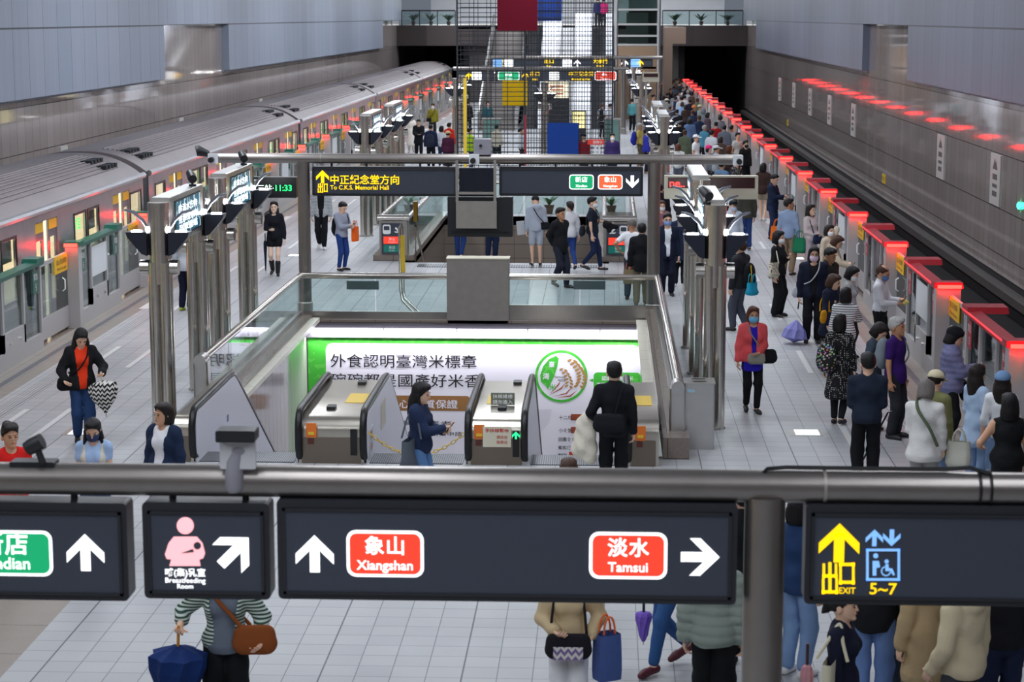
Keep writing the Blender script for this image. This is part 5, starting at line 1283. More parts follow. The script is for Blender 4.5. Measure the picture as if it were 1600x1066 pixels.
def legp(P, i, frac=2.0, r=1.0, rb=None):
    Hh, K, An, s, st = P.legs[i]; rb = rb or r
    q = [CAPS(Hh, Hh + (K - Hh) * min(1, frac), .077 * r, (.077 - .022 * min(1, frac)) * (r + (rb - r) * .5), .02)]
    if frac > 1: q.append(CAPS(K, K + (An - K) * (frac - 1), .056 * (r + (rb - r) * .5), (.056 - .02 * (frac - 1)) * rb, .03))
    return q
def foot(P, i, grow=0.0):
    Hh, K, An, s, st = P.legs[i]; d = nrm(V3(s * .18, -1, 0)); z = An[2] - .05
    up = max(0, z - .04) * 1.6
    return [CAPS(An + V3(0, .035, -.045), An + d * .12 + V3(0, 0, -.05 - up * .4), .036 + grow, .032 + grow, .02), CAPS(An + d * .1 + V3(0, 0, -.05 - up * .3), An + d * .165 + V3(0, 0, -.058 - up * .5), .034 + grow, .026 + grow, .02)]
def hand(P, i, fingers=True, curl=.7):
    S, E, W, s = P.arms[i]; d = nrm(W - E); inw = P.A @ V3(-s, .0, .0)
    up = V3(0, 0, 1.0)
    if abs(d[2]) > .75: n = inw
    else: n = nrm(V3(-s * .35, .3, .9))
    n = nrm(n - d * (n @ d)); sd = nrm(np.cross(d, n)); ref = P.A @ V3(0, -1, 0) if abs(d[2]) > .75 else V3(-s, 0, .25)
    if sd @ ref < 0: sd = -sd
    R = np.stack([sd, n, d], 1); q = [ELL(W + d * .05, (.042, .018, .055), R, .02)]
    if not fingers: return q + [ELL(W + d * .12 + n * .02, (.036, .016, .05), R, .02), CAPS(W + d * .03 + sd * .03, W + d * .09 + sd * .05 + n * .02, .012, .009, .01)]
    for j, (o, l) in enumerate(((.030, .072), (.010, .082), (-.011, .077), (-.030, .058))):
        b = W + d * .093 + sd * o; a1 = curl * (.7 + .12 * j); m = b + (d * cos(a1) + n * sin(a1)) * l * .5; a2 = a1 * 2.0; e = m + (d * cos(a2) + n * sin(a2)) * l * .5
        q += [CAPS(b - d * .02, m, .0098, .009, .006), CAPS(m, e, .009, .0078, .004)]
    b = W + d * .03 + sd * .032; m = b + nrm(d * .65 + sd * .6 + n * .35) * .04; e = m + nrm(d * .8 + sd * .15 + n * .5) * .032
    return q + [CAPS(b - sd * .015, m, .0125, .0105, .008), CAPS(m, e, .0105, .0085, .004)]
def headp(P, fine=True):
    h, R = P.hd, P.HR
    q = [CAPS(P.neck, h((0, .008, 1.52)), .052 if P.fem else .06, .05 if P.fem else .056, .03), HEL(h((0, .012, 1.607)), (.074, .093, .095), R, .02), HEL(h((0, -.022, 1.545)), (.058, .068, .078), R, .035)]
    if fine:
        q += [CAPS(h((0, -.094, 1.592)), h((0, -.104, 1.560)), .009, .0125, .012), HEL(h((0, -.078, 1.497)), (.024, .02, .018), R, .02), HEL(h((0, -.088, 1.533)), (.024, .011, .011), R, .01)]
        q += [CAPS(h((s * .015, -.092, 1.612)), h((s * .045, -.078, 1.612)), .009, .008, .012) for s in (1, -1)]
        q += [HEL(h((s * .076, .012, 1.575)), (.011, .022, .034), R, .006) for s in (1, -1)]
    return q
def bounds(pr, m=.03):
    lo = np.full(3, 9.); hi = np.full(3, -9.)
    for p in pr:
        if p[0] == 'c': pts = (p[1] - max(p[3], p[4]), p[1] + max(p[3], p[4]), p[2] - max(p[3], p[4]), p[2] + max(p[3], p[4]))
        else: pts = (p[1] - p[2].max(), p[1] + p[2].max())
        for t in pts: lo = np.minimum(lo, t); hi = np.maximum(hi, t)
    return lo - m, hi + m
def grow(pr, cell, off=0., fn=None, pad=.04):
    lo, hi = bounds(pr, off + pad + 2 * cell); f = Field(lo, hi, cell)
    for p in pr: f.prim(p, off)
    if fn: fn(f)
    return f.mesh()
def patch(pr, lo, hi, cell):
    f = Field(lo, hi, cell)
    for p in pr: f.prim(p)
    return f.mesh()
NPER = 0
def body_mesh(P, cell, fine, skin):
    pr = torso(P) + armp(P, 0) + armp(P, 1) + legp(P, 0) + legp(P, 1) + foot(P, 0) + foot(P, 1)
    hp = headp(P, fine); hd_ = hand(P, 0, fine) + hand(P, 1, fine); allp = pr + hp + hd_
    V, Q = grow(allp, cell)
    mats = [skin, EYEM, LIP, BROW]; mi = np.zeros(len(Q), int)
    if fine:
        boxes = [bounds(hp[1:], .012) + (min(cell, .0085),)]
        for i in (0, 1):
            b = bounds(hand(P, i), .012); boxes.append(b + (min(cell, .0055),))
        for lo, hi, c2 in boxes:
            cen = V[Q].mean(1); ins = ((cen > lo + cell * .6) & (cen < hi - cell * .6)).all(1); Q = Q[~ins]; mi = mi[~ins]
            v2, q2 = patch(allp, lo, hi, c2); Q = np.concatenate([Q, q2 + len(V)]); V = np.concatenate([V, v2]); mi = np.concatenate([mi, np.zeros(len(q2), int)])
        def isl(c, r3, m):
            nonlocal V, Q, mi
            b = MB().ball((0, 0, 0), (1, 1, 1), 8); vv = (np.array(b.v) * r3) @ P.HR.T + P.hd(c)
            qq = np.array([f if len(f) == 4 else (f[0], f[1], f[2], f[2]) for f in b.f]); q4 = qq[qq[:, 2] != qq[:, 3]]
            Q = np.concatenate([Q, q4 + len(V)]); V = np.concatenate([V, vv]); mi = np.concatenate([mi, np.full(len(q4), m)])
        for s in (1, -1):
            isl((s * .031, -.089, 1.588), (.0145, .008, .006), 1); isl((s * .033, -.092, 1.613), (.02, .006, .0042), 3)
        isl((0, -.098, 1.533), (.022, .007, .006), 2)
    return np_mesh('person', V * P.k, Q, mats, mi)
def hair_mesh(P, cell, style):
    h, R = P.hd, P.HR; c = min(cell, .012) if cell < .03 else cell * .8
    pr = [HEL(h((0, .016, 1.618)), (.0845, .103, .097), R, .02)]
    if style in ('short', 'bob', 'long', 'messy', 'bun', 'pony', 'shoulder'): pr.append(HEL(h((0, -.03 if style != 'short' or not 0 else 0, 1.672)), (.075, .066, .04), R, .02))
    if style == 'messy': pr += [HEL(h((.04 * sin(i * 2.1), .02 + .05 * cos(i * 2.1), 1.69)), (.045, .045, .035), R, .015) for i in range(4)]
    if style in ('bob', 'shoulder', 'long'):
        dz = {'bob': .075, 'shoulder': .13, 'long': .22}[style]; pr.append(HEL(h((0, .035, 1.59 - dz * .55)), (.094 + .03 * dz, .085, .085 + dz * .6), R, .03))
    if style == 'long': pr += [CAPS(h((s * .082, .01, 1.56)), P.tf((s * .11, -.075, 1.25)), .022, .018, .02) for s in (1, -1)]
    if style == 'bun': pr.append(HEL(h((0, .12, 1.66)), (.05, .045, .05), R, .01))
    if style == 'pony': pr.append(CAPS(h((0, .11, 1.63)), P.tf((0, .17, 1.36)), .042, .02, .02))
    face = HEL(h((0, -.10, 1.55)), (.086 if style in ('bob', 'long', 'shoulder') else .092, .094, .112), R)
    def fn(f):
        f.minus(face)
        if style in ('short', 'messy', 'bald', 'pony', 'bun'):
            f.cut(h((0, .06, 1.545)), R @ V3(0, -.35, -1)); f.minus(HEL(h((0, -.065, 1.55)), (.15, .07, .085), R))
        if style == 'bald': f.minus(HEL(h((0, -.03, 1.70)), (.062, .10, .06), R))
        if style in ('bob', 'shoulder'): f.cut(h((0, 0, 1.485 if style == 'bob' else 1.43)), R @ V3(0, 0, -1))
        X_, Y_, Z_ = f.xyz(); g = h((0, .01, 1.6)); f.d = f.d + (.0032 * np.sin(26 * np.arctan2(Y_ - g[1], X_ - g[0]) + 9 * Z_)).astype(np.float32)
        f.fold(.003, 30)
    return grow(pr, c, 0, fn)
def person(px, hy, h, face, label, top=('tee', '#777777'), bot=('trousers', '#222226'), hair=('short', 'black'), skin=0, mask=None, cap=None, shoes='#1c1c20', inner=None,
           lean=0., head=(0., 0.), L='down', R='down', stride=0., fem=False, wide=1.0, group=None, collar=None, glasses=False, feet=None, seatz=0., X=None, fine=None, crouch=0.):
    global NPER
    if X is not None: x, y = X
    else: x, y, _ = onz(px, hy, h * (1 - crouch / 1.7)) if feet is None else onz(px, feet, 0)
    y = float(y); cell = float(np.clip(.00072 * y, .012, .06)); fine_ = (y < 66) if fine is None else fine
    P = pose(h, lean, head, L, R, stride, fem, wide, crouch); k = P.k
    ob = bpy.data.objects.new('person', body_mesh(P, cell, fine_, SKIN[skin])); COL.objects.link(ob)
    ob.location = (x, y, seatz); ob.rotation_euler.z = radians(face); ob['o'] = (x, y, seatz); tag(ob, label, 'person', group); NPER += 1
    ph = NPER * 1.7
    def child(nm, VQ, mat, lab=None):
        V, Q = VQ
        if len(Q) == 0: return None
        o = bpy.data.objects.new(nm, np_mesh(nm, V * k, Q, [mat])); COL.objects.link(o); o.parent = ob
        if lab: o['label'] = lab
        return o
    if hair:
        child('hair', hair_mesh(P, cell, hair[0]), hairmat(hair[1]))
    hN = P.hd
    # trousers, skirts, shorts
    bs, bc = bot[0], bot[1]; bpat = bot[2] if len(bot) > 2 else None
    pel = [ELL(P.hip + V3(0, 0, .02), ((.158 if fem else .15) * wide, .112 * wide, .12), np.eye(3), .04)]
    waist = P.tf((0, 0, 1.04)); bo = .012
    if bs in ('trousers', 'slim', 'wide'):
        r = {'slim': 1.0, 'trousers': 1.06, 'wide': 1.16}[bs]; rb = {'slim': 1.1, 'trousers': 1.5, 'wide': 2.1}[bs]
        pr = pel + legp(P, 0, 1.93, r, rb) + legp(P, 1, 1.93, r, rb)
    elif bs == 'shorts': pr = pel + legp(P, 0, bot[3] if len(bot) > 3 else .5, 1.2, 1.3) + legp(P, 1, bot[3] if len(bot) > 3 else .5, 1.2, 1.3)
    else:
        z1 = bot[3] if len(bot) > 3 else .45; pr = pel + [CAPS(P.hip + V3(0, 0, -.02), V3(P.hip[0], P.hip[1], z1 + .12), .15, .2, .05)]
    def fb(f):
        f.cut(waist, P.A @ V3(0, 0, 1))
        if bs == 'skirt': f.cut(V3(0, 0, z1), V3(0, 0, -1))
        f.fold(.0035 if bs != 'slim' else .002, 17, ph)
    child({'skirt': 'skirt', 'shorts': 'shorts'}.get(bs, 'trousers'), grow(pr, cell, bo, fb), cloth(bc, bpat))
    for i in (0, 1):
        pr = foot(P, i, .006); Anz = P.legs[i][2]
        child('shoe', grow(pr, cell if cell > .02 else .012, 0, (lambda f: f.cut(V3(0, 0, .004), V3(0, 0, -1))) if P.legs[i][4] >= 0 else None), M('shoe_' + shoes.lstrip('#'), shoes, .5))
    # upper garments
    ts, tc = top[0], top[1]; tpat = top[2] if len(top) > 2 and top[2] else None
    SL = {'tee': .62, 'polo': .62, 'tank': 0, 'shirt': 1.9, 'sweater': 1.92, 'hoodie': 1.94, 'jacket': 1.95, 'coat': 1.95, 'puffer': 1.95, 'dress': 1.9, 'suit': 1.93, 'vest': 0}
    OFF = {'tee': .014, 'polo': .014, 'tank': .012, 'shirt': .016, 'sweater': .02, 'hoodie': .026, 'jacket': .03, 'coat': .032, 'puffer': .042, 'dress': .018, 'suit': .026, 'vest': .02}
    HEM = {'tee': .86, 'polo': .86, 'tank': .87, 'shirt': .84, 'sweater': .84, 'hoodie': .84, 'jacket': .82, 'coat': .48, 'puffer': .82, 'dress': .42, 'suit': .76, 'vest': .85}
    def garment(nm, st, col, pat, hem=None, off=None, opn=0., sl=None, lab=None):
        sl = SL[st] if sl is None else sl; off = OFF[st] if off is None else off; hem = HEM[st] if hem is None else hem
        pr = torso(P, st not in ('coat', 'puffer'))
        if sl > 0: pr = pr + armp(P, 0, sl, 1.0) + armp(P, 1, sl, 1.0)
        if hem < .9: pr.append(CAPS(P.hip + V3(0, 0, .03), V3(P.hip[0], P.hip[1], max(hem, .3) + .08), .125 * wide, (.135 if hem > .7 else .19) * wide, .06))
        if st in ('hoodie',): pr.append(ELL(P.tf((0, .085, 1.43)), (.105, .06, .06), P.A, .03))
        if st in ('puffer', 'coat', 'jacket', 'suit', 'polo', 'shirt', 'vest'): pr.append(CAPS(P.tf((0, .014, 1.41)), P.tf((0, .016, 1.46)), .058, .054, .02))
        def fn(f):
            f.cut(V3(0, 0, hem), V3(0, 0, -1)); 
            f.minus(CAPS(P.tf((0, -.04, 1.46)), P.hd((0, -.06, 1.60)), .06, .07, 0))
            f.fold(.005 if st not in ('puffer', 'polo', 'tee') else .003, 21, ph)
            if st == 'puffer': f.ring(.012, .085)
            if opn > 0:
                X_, Y_, Z_ = f.xyz(); zz = (Z_ - .8) / .6
                wdg = np.maximum(np.abs(X_) - opn * (.35 + .65 * np.clip(zz, 0, 1)), Y_ + .0 + 0 * Z_); f.d = np.maximum(f.d, -wdg.astype(np.float32))
        return child(nm, grow(pr, cell, off, fn), cloth(col, pat), lab)
    NM = {'tee': 'shirt', 'polo': 'polo_shirt', 'tank': 'sleeveless_top', 'shirt': 'shirt', 'sweater': 'sweater', 'hoodie': 'hoodie', 'jacket': 'jacket', 'coat': 'coat', 'puffer': 'puffer_jacket', 'dress': 'dress', 'suit': 'suit_jacket', 'vest': 'vest'}
    opt = dict(top[3]) if len(top) > 3 else {}
    if inner: garment('inner_shirt', inner[0], inner[1], None, sl=.4)
    garment(NM[ts], ts, tc, tpat, opn=opt.get('open', .05 if inner else 0), hem=opt.get('hem'), sl=opt.get('sl'))
    if collar: child('collar', grow([CAPS(P.tf((.05 * cos(a), .014 + .055 * sin(a), 1.435)), P.tf((.05 * cos(a + .5), .014 + .055 * sin(a + .5), 1.435)), .018, .018, .01) for a in np.arange(0, 2 * pi, .5)], min(cell, .012)), cloth(collar))
    if opt.get('hood'): 
        hp = [HEL(hN((0, .02, 1.60)), (.105, .125, .135), P.HR, .03)]
        child('hood', grow(hp, min(cell, .014), 0, lambda f: f.minus(HEL(hN((0, -.13, 1.57)), (.085, .12, .115), P.HR))), cloth(tc))
    if mask:
        mp = [HEL(hN((0, -.030, 1.537)), (.064, .076, .062), P.HR, .01)]
        child('face_mask', grow(mp, min(cell, .012), .006, lambda f: (f.cut(hN((0, -.04, 1.57)), P.HR @ V3(0, .15, 1)), f.cut(hN((0, -.02, 1.5)), P.HR @ V3(0, 1, 0)))), M('mask_' + mask.lstrip('#'), mask, .7))
    if glasses and fine_:
        m = MB()
        for s in (1, -1): m.tube([tuple(k * hN((s * .033 + .024 * cos(t), -.103, 1.588 + .018 * sin(t)))) for t in np.linspace(0, 2 * pi, 13)], .003, 5, False); m.tube([tuple(k * hN((s * .057, -.10, 1.592))), tuple(k * hN((s * .08, .0, 1.59)))], .0028, 5)
        o = m.build('glasses', BLACK, kind='thing'); o.parent = ob; o.location = (0, 0, 0)
        if 'kind' in o: del o['kind']
    if cap:
        cs, cc = cap[0], cap[1]
        if cs == 'beanie': child('beanie', grow([HEL(hN((0, .014, 1.635)), (.096, .112, .098), P.HR)], min(cell, .014), 0, lambda f: (f.cut(hN((0, 0, 1.605)), P.HR @ V3(0, -.25, -1)), f.fold(.002, 60))), cloth(cc))
        else:
            cp = [HEL(hN((0, .012, 1.632)), (.094, .110, .088), P.HR)]
            child('cap', grow(cp, min(cell, .014), 0, lambda f: f.cut(hN((0, 0, 1.628)), P.HR @ V3(0, -.12, -1))), cloth(cc))
            rr = (.085, .085, .009) if cs == 'cap' else (.16, .18, .01)
            child('brim', grow([HEL(hN((0, -.115 if cs == 'cap' else .01, 1.628)), rr, P.HR @ rotx(.12))], min(cell, .01)), cloth(cc))
    ob['hx'] = 0
    P.ob = ob; P.pos = (x, y); P.rz = radians(face); P.dz = seatz
    P.world = lambda v, P=P: tuple(V3(P.pos[0], P.pos[1], P.dz) + rotz(P.rz) @ (np.asarray(v, float) * P.k))
    P.handpos = [P.arms[i][2] + nrm(P.arms[i][2] - P.arms[i][1]) * .09 for i in (0, 1)]
    return P
# ------------------------------------------------------------------ things people carry
def phone(P, i=0, label='', both=False):
    c = (P.handpos[0] + P.handpos[1]) / 2 if both else P.handpos[i]
    R = P.A @ rotx(.7); hx = np.array(((-.036, -.004, -.075), (.036, .004, .075)))
    m = MB().box(*(hx[0]), *(hx[1])); m.v = [P.world(c + V3(0, -.012, .035) + R @ np.array(v)) for v in m.v]
    return m.build('smartphone', M('phone_black', '#15171c', .2), label=label, cat='phone')
def bag(P, kind, at, size, col, label, strap=None, pat=None, name=None, cat='bag', rz=0., handles=True, thick=.012):
    """at: centre in the figure's frame (front is -y); strap: list of points in the same frame"""
    at = V3(*at); w_, d, h_ = size; w0 = P.world(at - V3(0, 0, h_ / 2))
    r = thing(name or kind, label, cat, w0); R = rotz(rz)
    W = lambda v: P.world(at + R @ np.asarray(v, float))
    if kind in ('tote_bag', 'shopping_bag', 'plastic_bag'):
        m = MB(); n = 6; tw = .8 if kind != 'shopping_bag' else .97
        ring = lambda sc, z: [(sx * w_ / 2 * sc, sy * d / 2 * (sc if z < 0 else .55 if kind != 'shopping_bag' else 1), z) for sx, sy in ((-1, -1), (-.5, -1.12), (0, -1.15), (.5, -1.12), (1, -1), (1, 1), (.5, 1.12), (0, 1.15), (-.5, 1.12), (-1, 1))]
        rings = [ring(tw, -h_ / 2), ring(1.02, -h_ * .3), ring(1.0, 0), ring(.95, h_ * .3), ring(.9, h_ / 2)]; nn = 10
        m.add([W(p) for q in rings for p in q], [(i * nn + j, i * nn + (j + 1) % nn, (i + 1) * nn + (j + 1) % nn, (i + 1) * nn + j) for i in range(4) for j in range(nn)] + [tuple(range(nn - 1, -1, -1))])
        m.build('bag_body', cloth(col, pat), r, smooth='all' if kind != 'shopping_bag' else None)
        if handles and not strap:
            for sy in (-1, 1):
                MB().tube([W((w_ * .25 * cos(t) * -1, sy * d * .3, h_ / 2 + .16 * sin(t))) for t in np.linspace(0, pi, 9)], .009, 6).build('handle', cloth(col) if kind != 'shopping_bag' else M('orange_handle', '#e8641e', .5), r, smooth=True)
    elif kind == 'backpack':
        pr = [ELL((0, 0, -h_ * .12), (w_ * .5, d * .55, h_ * .4)), ELL((0, 0, h_ * .15), (w_ * .45, d * .5, h_ * .36)), ELL((0, d * .35, -h_ * .15), (w_ * .36, d * .35, h_ * .25))]
        V_, Q_ = grow(pr, .014); mb = MB().add([W(v) for v in V_], [tuple(q) for q in Q_]); mb.build('bag_body', cloth(col, pat), r, smooth='all')
    else:
        pr = [CAPS((-w_ * .32, 0, -h_ * .1), (w_ * .32, 0, -h_ * .1), h_ * .36, h_ * .36, .03), CAPS((-w_ * .36, 0, h_ * .2), (w_ * .36, 0, h_ * .2), h_ * .26, h_ * .26, .03)]
        V_, Q_ = grow(pr, .012); V_[:, 1] *= d / (h_ * .72); mb = MB().add([W(v) for v in V_], [tuple(q) for q in Q_]); mb.build('bag_body', cloth(col, pat), r, smooth='all')
    if strap:
        pts = [np.array(p, float) for p in strap]; sm = []
        for i in range(len(pts) - 1):
            p0, p1, p2, p3 = pts[max(i - 1, 0)], pts[i], pts[i + 1], pts[min(i + 2, len(pts) - 1)]
            for t in np.linspace(0, 1, 7)[:-1 if i < len(pts) - 2 else None]:
                sm.append(.5 * ((2 * p1) + (-p0 + p2) * t + (2 * p0 - 5 * p1 + 4 * p2 - p3) * t * t + (-p0 + 3 * p1 - 3 * p2 + p3) * t ** 3))
        MB().tube([P.world(p) for p in sm], thick, 7).build('strap', cloth(strap_col.get(col, col)), r, smooth=True)
    return r
strap_col = {}
def cross(s, side=.17, z=.98, y=-.0):
    """cross-body strap from shoulder s (+1 left, -1 right) to the opposite hip"""
    return [(-s * side, -.10 + y, z + .1), (-s * .05, -.155, 1.15), (s * .07, -.135, 1.33), (s * .10, .0, 1.475), (s * .05, .135, 1.30), (-s * .10, .13, 1.1), (-s * (side + .01), .05, z + .08)]
def umbrella(P, i, label, col, length=.62, pat=None, tilt=(0, 0), handle_col='#b07a2e', r=.05, rings=None, at=None, name='umbrella', hook=True):
    c = P.handpos[i] if at is None else V3(*at); top = V3(*P.world(c)); d = nrm(V3(tilt[0], tilt[1], -1))
    t = thing(name, label, 'umbrella', tuple(top + d * length * .99))
    MB().tube([tuple(top - d * .06), tuple(top + d * .15)], .013, 8).build('handle', M('umb_' + handle_col.lstrip('#'), handle_col, .4), t, smooth=True)
    n = 16; pts = []; fs = []
    prof = rings or ((.13, .012), (.15, r * .75), (.22, r), (.35, r * .95), (.52, r * .7), (.80, r * .5), (.97, .012))
    a = nrm(np.cross(d, V3(1, .2, 0))); b = np.cross(d, a)
    for q, rad in prof:
        for j in range(n):
            rr = rad * (1 + .22 * (j % 2)); th = 2 * pi * j / n + q * .8; pts.append(tuple(top + d * length * q + a * rr * cos(th) + b * rr * sin(th)))
    fs = [(x * n + j, x * n + (j + 1) % n, (x + 1) * n + (j + 1) % n, (x + 1) * n + j) for x in range(len(prof) - 1) for j in range(n)]
    MB().add(pts, fs).build('canopy', cloth(col, pat), t)
    MB().tube([tuple(top + d * length * .95), tuple(top + d * length * 1.06)], .007, 6).build('tip', STEEL, t)
    return t
# ------------------------------------------------------------------ the people, near ones first
JN = '#2f4f86'; BK = '#15161a'; NV = '#1b2338'
# -- by the green doors and in front of the escalators
p = person(125, 515, 1.65, 22, 'woman in orange sweater and black jacket looking down while walking, holding a patterned umbrella', ('jacket', '#17181b', None, {'open': .10}), ('trousers', '#27406b'), ('long', 'black'), fem=True, inner=('sweater', '#e23a18'), L=(.26, -.24, 1.08), R=(.26, -.2, 1.0), head=(.55, .1), stride=.22, wide=1.08)
umbrella(p, 0, 'short black and white zigzag umbrella hanging from the hand of the woman in orange', '#1a1a1c', .55, 'zigzag', (.1, -.05), '#d8d2c0', .15, ((.12, .02), (.2, .16), (.4, .17), (.62, .13), (.82, .06), (.97, .012)))
bag(p, 'shoulder_bag', (-.21, -.10, .93), (.26, .1, .22), '#121214', 'black cross-body bag on the hip of the woman in orange', cross(1))
p = person(15, 668, 1.62, 35, 'person in red top with short dark hair at the picture edge', ('tee', '#d8201c'), ('trousers', '#23252c'), ('messy', 'dark'), skin=1, wide=1.1, L='belly', R='belly')
p = person(145, 657, 1.58, 8, 'long-haired girl in light blue shirt and cream vest looking down', ('vest', '#ddd6c6', None, {'open': .09}), ('trousers', '#2a3d66'), ('long', 'black'), fem=True, inner=('shirt', '#a9c4ea'), head=(.4, 0), mask='#24345f', L='belly', R='belly')
garm = None
p = person(255, 635, 1.6, -22, 'smiling woman in navy jacket and white shirt beside the escalator balustrade', ('jacket', '#1d2c48', None, {'open': .10}), ('trousers', BK), ('bob', 'dark'), fem=True, inner=('tee', '#e8e8ee'), wide=1.12, head=(0, -.35), skin=1)
p = person(655, 602, 1.6, 78, 'long-haired woman in blue denim jacket walking past the chain with a phone', ('jacket', '#23304f'), ('trousers', '#5f86b8'), ('long', 'black'), fem=True, L='phone', R='phone2', stride=.2, head=(.25, 0))
phone(p, 1, 'phone in the hands of the woman in blue denim jacket', True)
bag(p, 'tote_bag', (-.26, .05, .84), (.48, .14, .42), '#59626c', 'large grey tote bag of the woman in blue denim jacket', [(-.26, -.1, 1.05), (-.2, -.04, 1.3), (-.14, .02, 1.45), (-.2, .1, 1.3), (-.26, .16, 1.05)])
p = person(960, 570, 1.72, 180, 'man in black suit seen from behind entering the open escalator lane', ('suit', '#14161c', None, {'hem': .8}), ('trousers', '#101116'), ('short', 'black'), L=(.24, -.14, .95), wide=.96)
bag(p, 'shoulder_bag', (.06, .17, 1.0), (.34, .1, .26), '#17191f', 'black cross-body bag on the back of the man in black suit', [(.0, .18, 1.08), (-.06, .15, 1.3), (-.1, .03, 1.47), (-.05, -.12, 1.3)])
cj = [CAPS((0, 0, .98), (.02, 0, .62), .085, .14, .05), CAPS((.05, -.03, .95), (.1, -.05, .55), .06, .09, .05), CAPS((-.04, .05, .94), (-.06, .06, .5), .06, .08, .05)]
V_, Q_ = grow(cj, .02, 0, lambda f: f.fold(.012, 18)); MB().add([p.world(v + V3(.34, -.08, .02)) for v in V_], [tuple(q) for q in Q_]).build('folded_coat', cloth('#ddd6c6'), smooth='all', label='cream coat draped over the arm of the man in black suit', cat='coat')
p = person(889, 722, 1.6, 180, 'person in cream coat just below the escalator entry, mostly hidden by the long sign', ('coat', '#ddd8ce', None, {'hem': .6}), ('trousers', '#c9c4bb'), ('bob', 'brown'), fem=True, stride=.15)
# -- bottom row below the hanging signs
x, y, _ = onz(357, 1168)
p = person(0, 0, 1.66, 4, 'person in green striped cardigan and wide black trousers below the nursing sign', ('jacket', '#2d4a40', 'greenstripe', {'open': .13, 'sl': 1.55, 'hem': .9}), ('wide', '#121317'), ('bob', 'dark'), X=(x, y), fem=True, inner=('tee', '#68717f'), R=(.36, -.16, 1.12), L=(.30, -.16, 1.0), wide=1.08)
umbrella(p, 1, 'navy blue folded umbrella with curved yellow handle beside the striped cardigan', '#12306a', .85, None, (-.05, 0), '#c98a2a', .16, ((.13, .02), (.16, .10), (.22, .20), (.36, .19), (.6, .13), (.85, .06), (.97, .012)))
bag(p, 'shoulder_bag', (.26, -.16, 1.0), (.28, .13, .28), '#8a4a22', 'brown leather cross-body bag against the striped cardigan', [(.2, -.17, 1.05), (.08, -.16, 1.2), (-.06, -.13, 1.36), (-.1, 0, 1.47), (-.02, .14, 1.28), (.2, .08, 1.05)], thick=.018)
x, y, _ = onz(888, 1152)
p = person(0, 0, 1.6, 0, 'person in beige jacket and white trousers with a belly bag under the long sign', ('jacket', '#cdb791', None, {'hem': .86}), ('trousers', '#e6e6ea'), ('bob', 'dark'), X=(x, y), fem=True, L=(.2, -.14, 1.0), R=(.12, -.2, 1.05), stride=.15)
o = bag(p, 'shoulder_bag', (0, -.24, .92), (.36, .12, .26), '#1d1a22', 'black bag with purple zigzag panel in front of the white trousers', [(-.16, -.2, 1.0), (-.13, -.12, 1.3), (-.08, 0, 1.47), (.08, 0, 1.47), (.13, -.12, 1.3), (.16, -.2, 1.0)])
MB().add([p.world(v) for v in ((-.13, -.318, .82), (.13, -.318, .82), (.13, -.318, .94), (-.13, -.318, .94))], [(0, 1, 2, 3)]).build('bag_pocket', cloth('#7d6a9a', 'zigzag'), o)
bag(p, 'shopping_bag', (.34, -.12, .80), (.22, .14, .42), '#4a5f9a', 'blue printed shopping bag with orange handles next to the white trousers', None, None, rz=.5)
p = person(1045, 0, 1.7, -55, 'person in blue jeans and dark red sandals walking under the long sign', ('tee', '#c9c9c9'), ('slim', '#33598f'), ('short', 'black'), feet=1046, stride=.5, shoes='#5a1f2c', L='down', R=(.3, -.2, .95))
umbrella(p, 1, 'short purple folded umbrella carried by the person in blue jeans', '#7d5fc4', .34, None, (0, 0), '#1a1a1c', .07, at=(-.2, -.15, .57))
x, y, _ = onz(1112, 1150)
p = person(0, 0, 1.66, 172, 'person in sage green puffer jacket and black trousers beside the thick gantry post', ('puffer', '#8e9a92', None, {'hem': .84}), ('wide', '#111216'), ('short', 'dark'), X=(x, y), stride=.3, wide=1.05)
x, y, _ = onz(1158, 1040)
p = person(0, 0, 1.7, 175, 'person in black jacket half hidden behind the thick gantry post', ('jacket', '#15161b'), ('trousers', '#14151a'), ('short', 'black'), X=(x, y), stride=.2)
p = person(1243, 0, 1.66, 140, 'person in blue denim jacket and pale jeans between the post and the exit sign', ('jacket', '#27406a'), ('trousers', '#7f9cc6'), ('bob', 'black'), feet=1056, shoes='#e8e8ea', fem=True)
p = person(1318, 928, 1.58, 72, 'woman in navy sweater with a cream tote below the exit sign', ('sweater', '#181b31'), ('trousers', '#1b1c22'), ('pony', 'black'), fem=True, R='down')
bag(p, 'tote_bag', (-.26, .04, 1.0), (.40, .13, .42), '#dcd6bd', 'cream canvas tote bag on the shoulder of the woman in navy sweater', [(-.26, -.1, 1.2), (-.22, -.05, 1.34), (-.13, .0, 1.475), (-.22, .08, 1.34), (-.26, .16, 1.2)], thick=.014)
umbrella(p, 0, 'long pink umbrella hanging point down left of the cream tote', '#c08a92', .85, None, (0, 0), '#3a1d28', .045, at=(-.15, .26, 1.22))
x, y, _ = onz(1360, 1128)
p = person(0, 0, 1.72, 168, 'person in black jacket and light blue jeans under the exit sign', ('jacket', '#15171c'), ('trousers', '#6d8bc2'), ('short', 'black'), X=(x, y), R='out')
x, y, _ = onz(1418, 1110)
p = person(0, 0, 1.7, 190, 'person in dark jacket and slate trousers behind the beige coat', ('jacket', '#191a1d'), ('trousers', '#4b5560'), ('short', 'black'), X=(x, y))
x, y, _ = onz(1444, 1160)
p = person(0, 0, 1.68, 200, 'person in long tan coat under the exit sign, next to a beige hoodie', ('coat', '#b39c78', None, {'hem': .55}), ('trousers', '#6a655c'), ('bob', 'dark'), X=(x, y), fem=True)
x, y, _ = onz(1497, 1216)
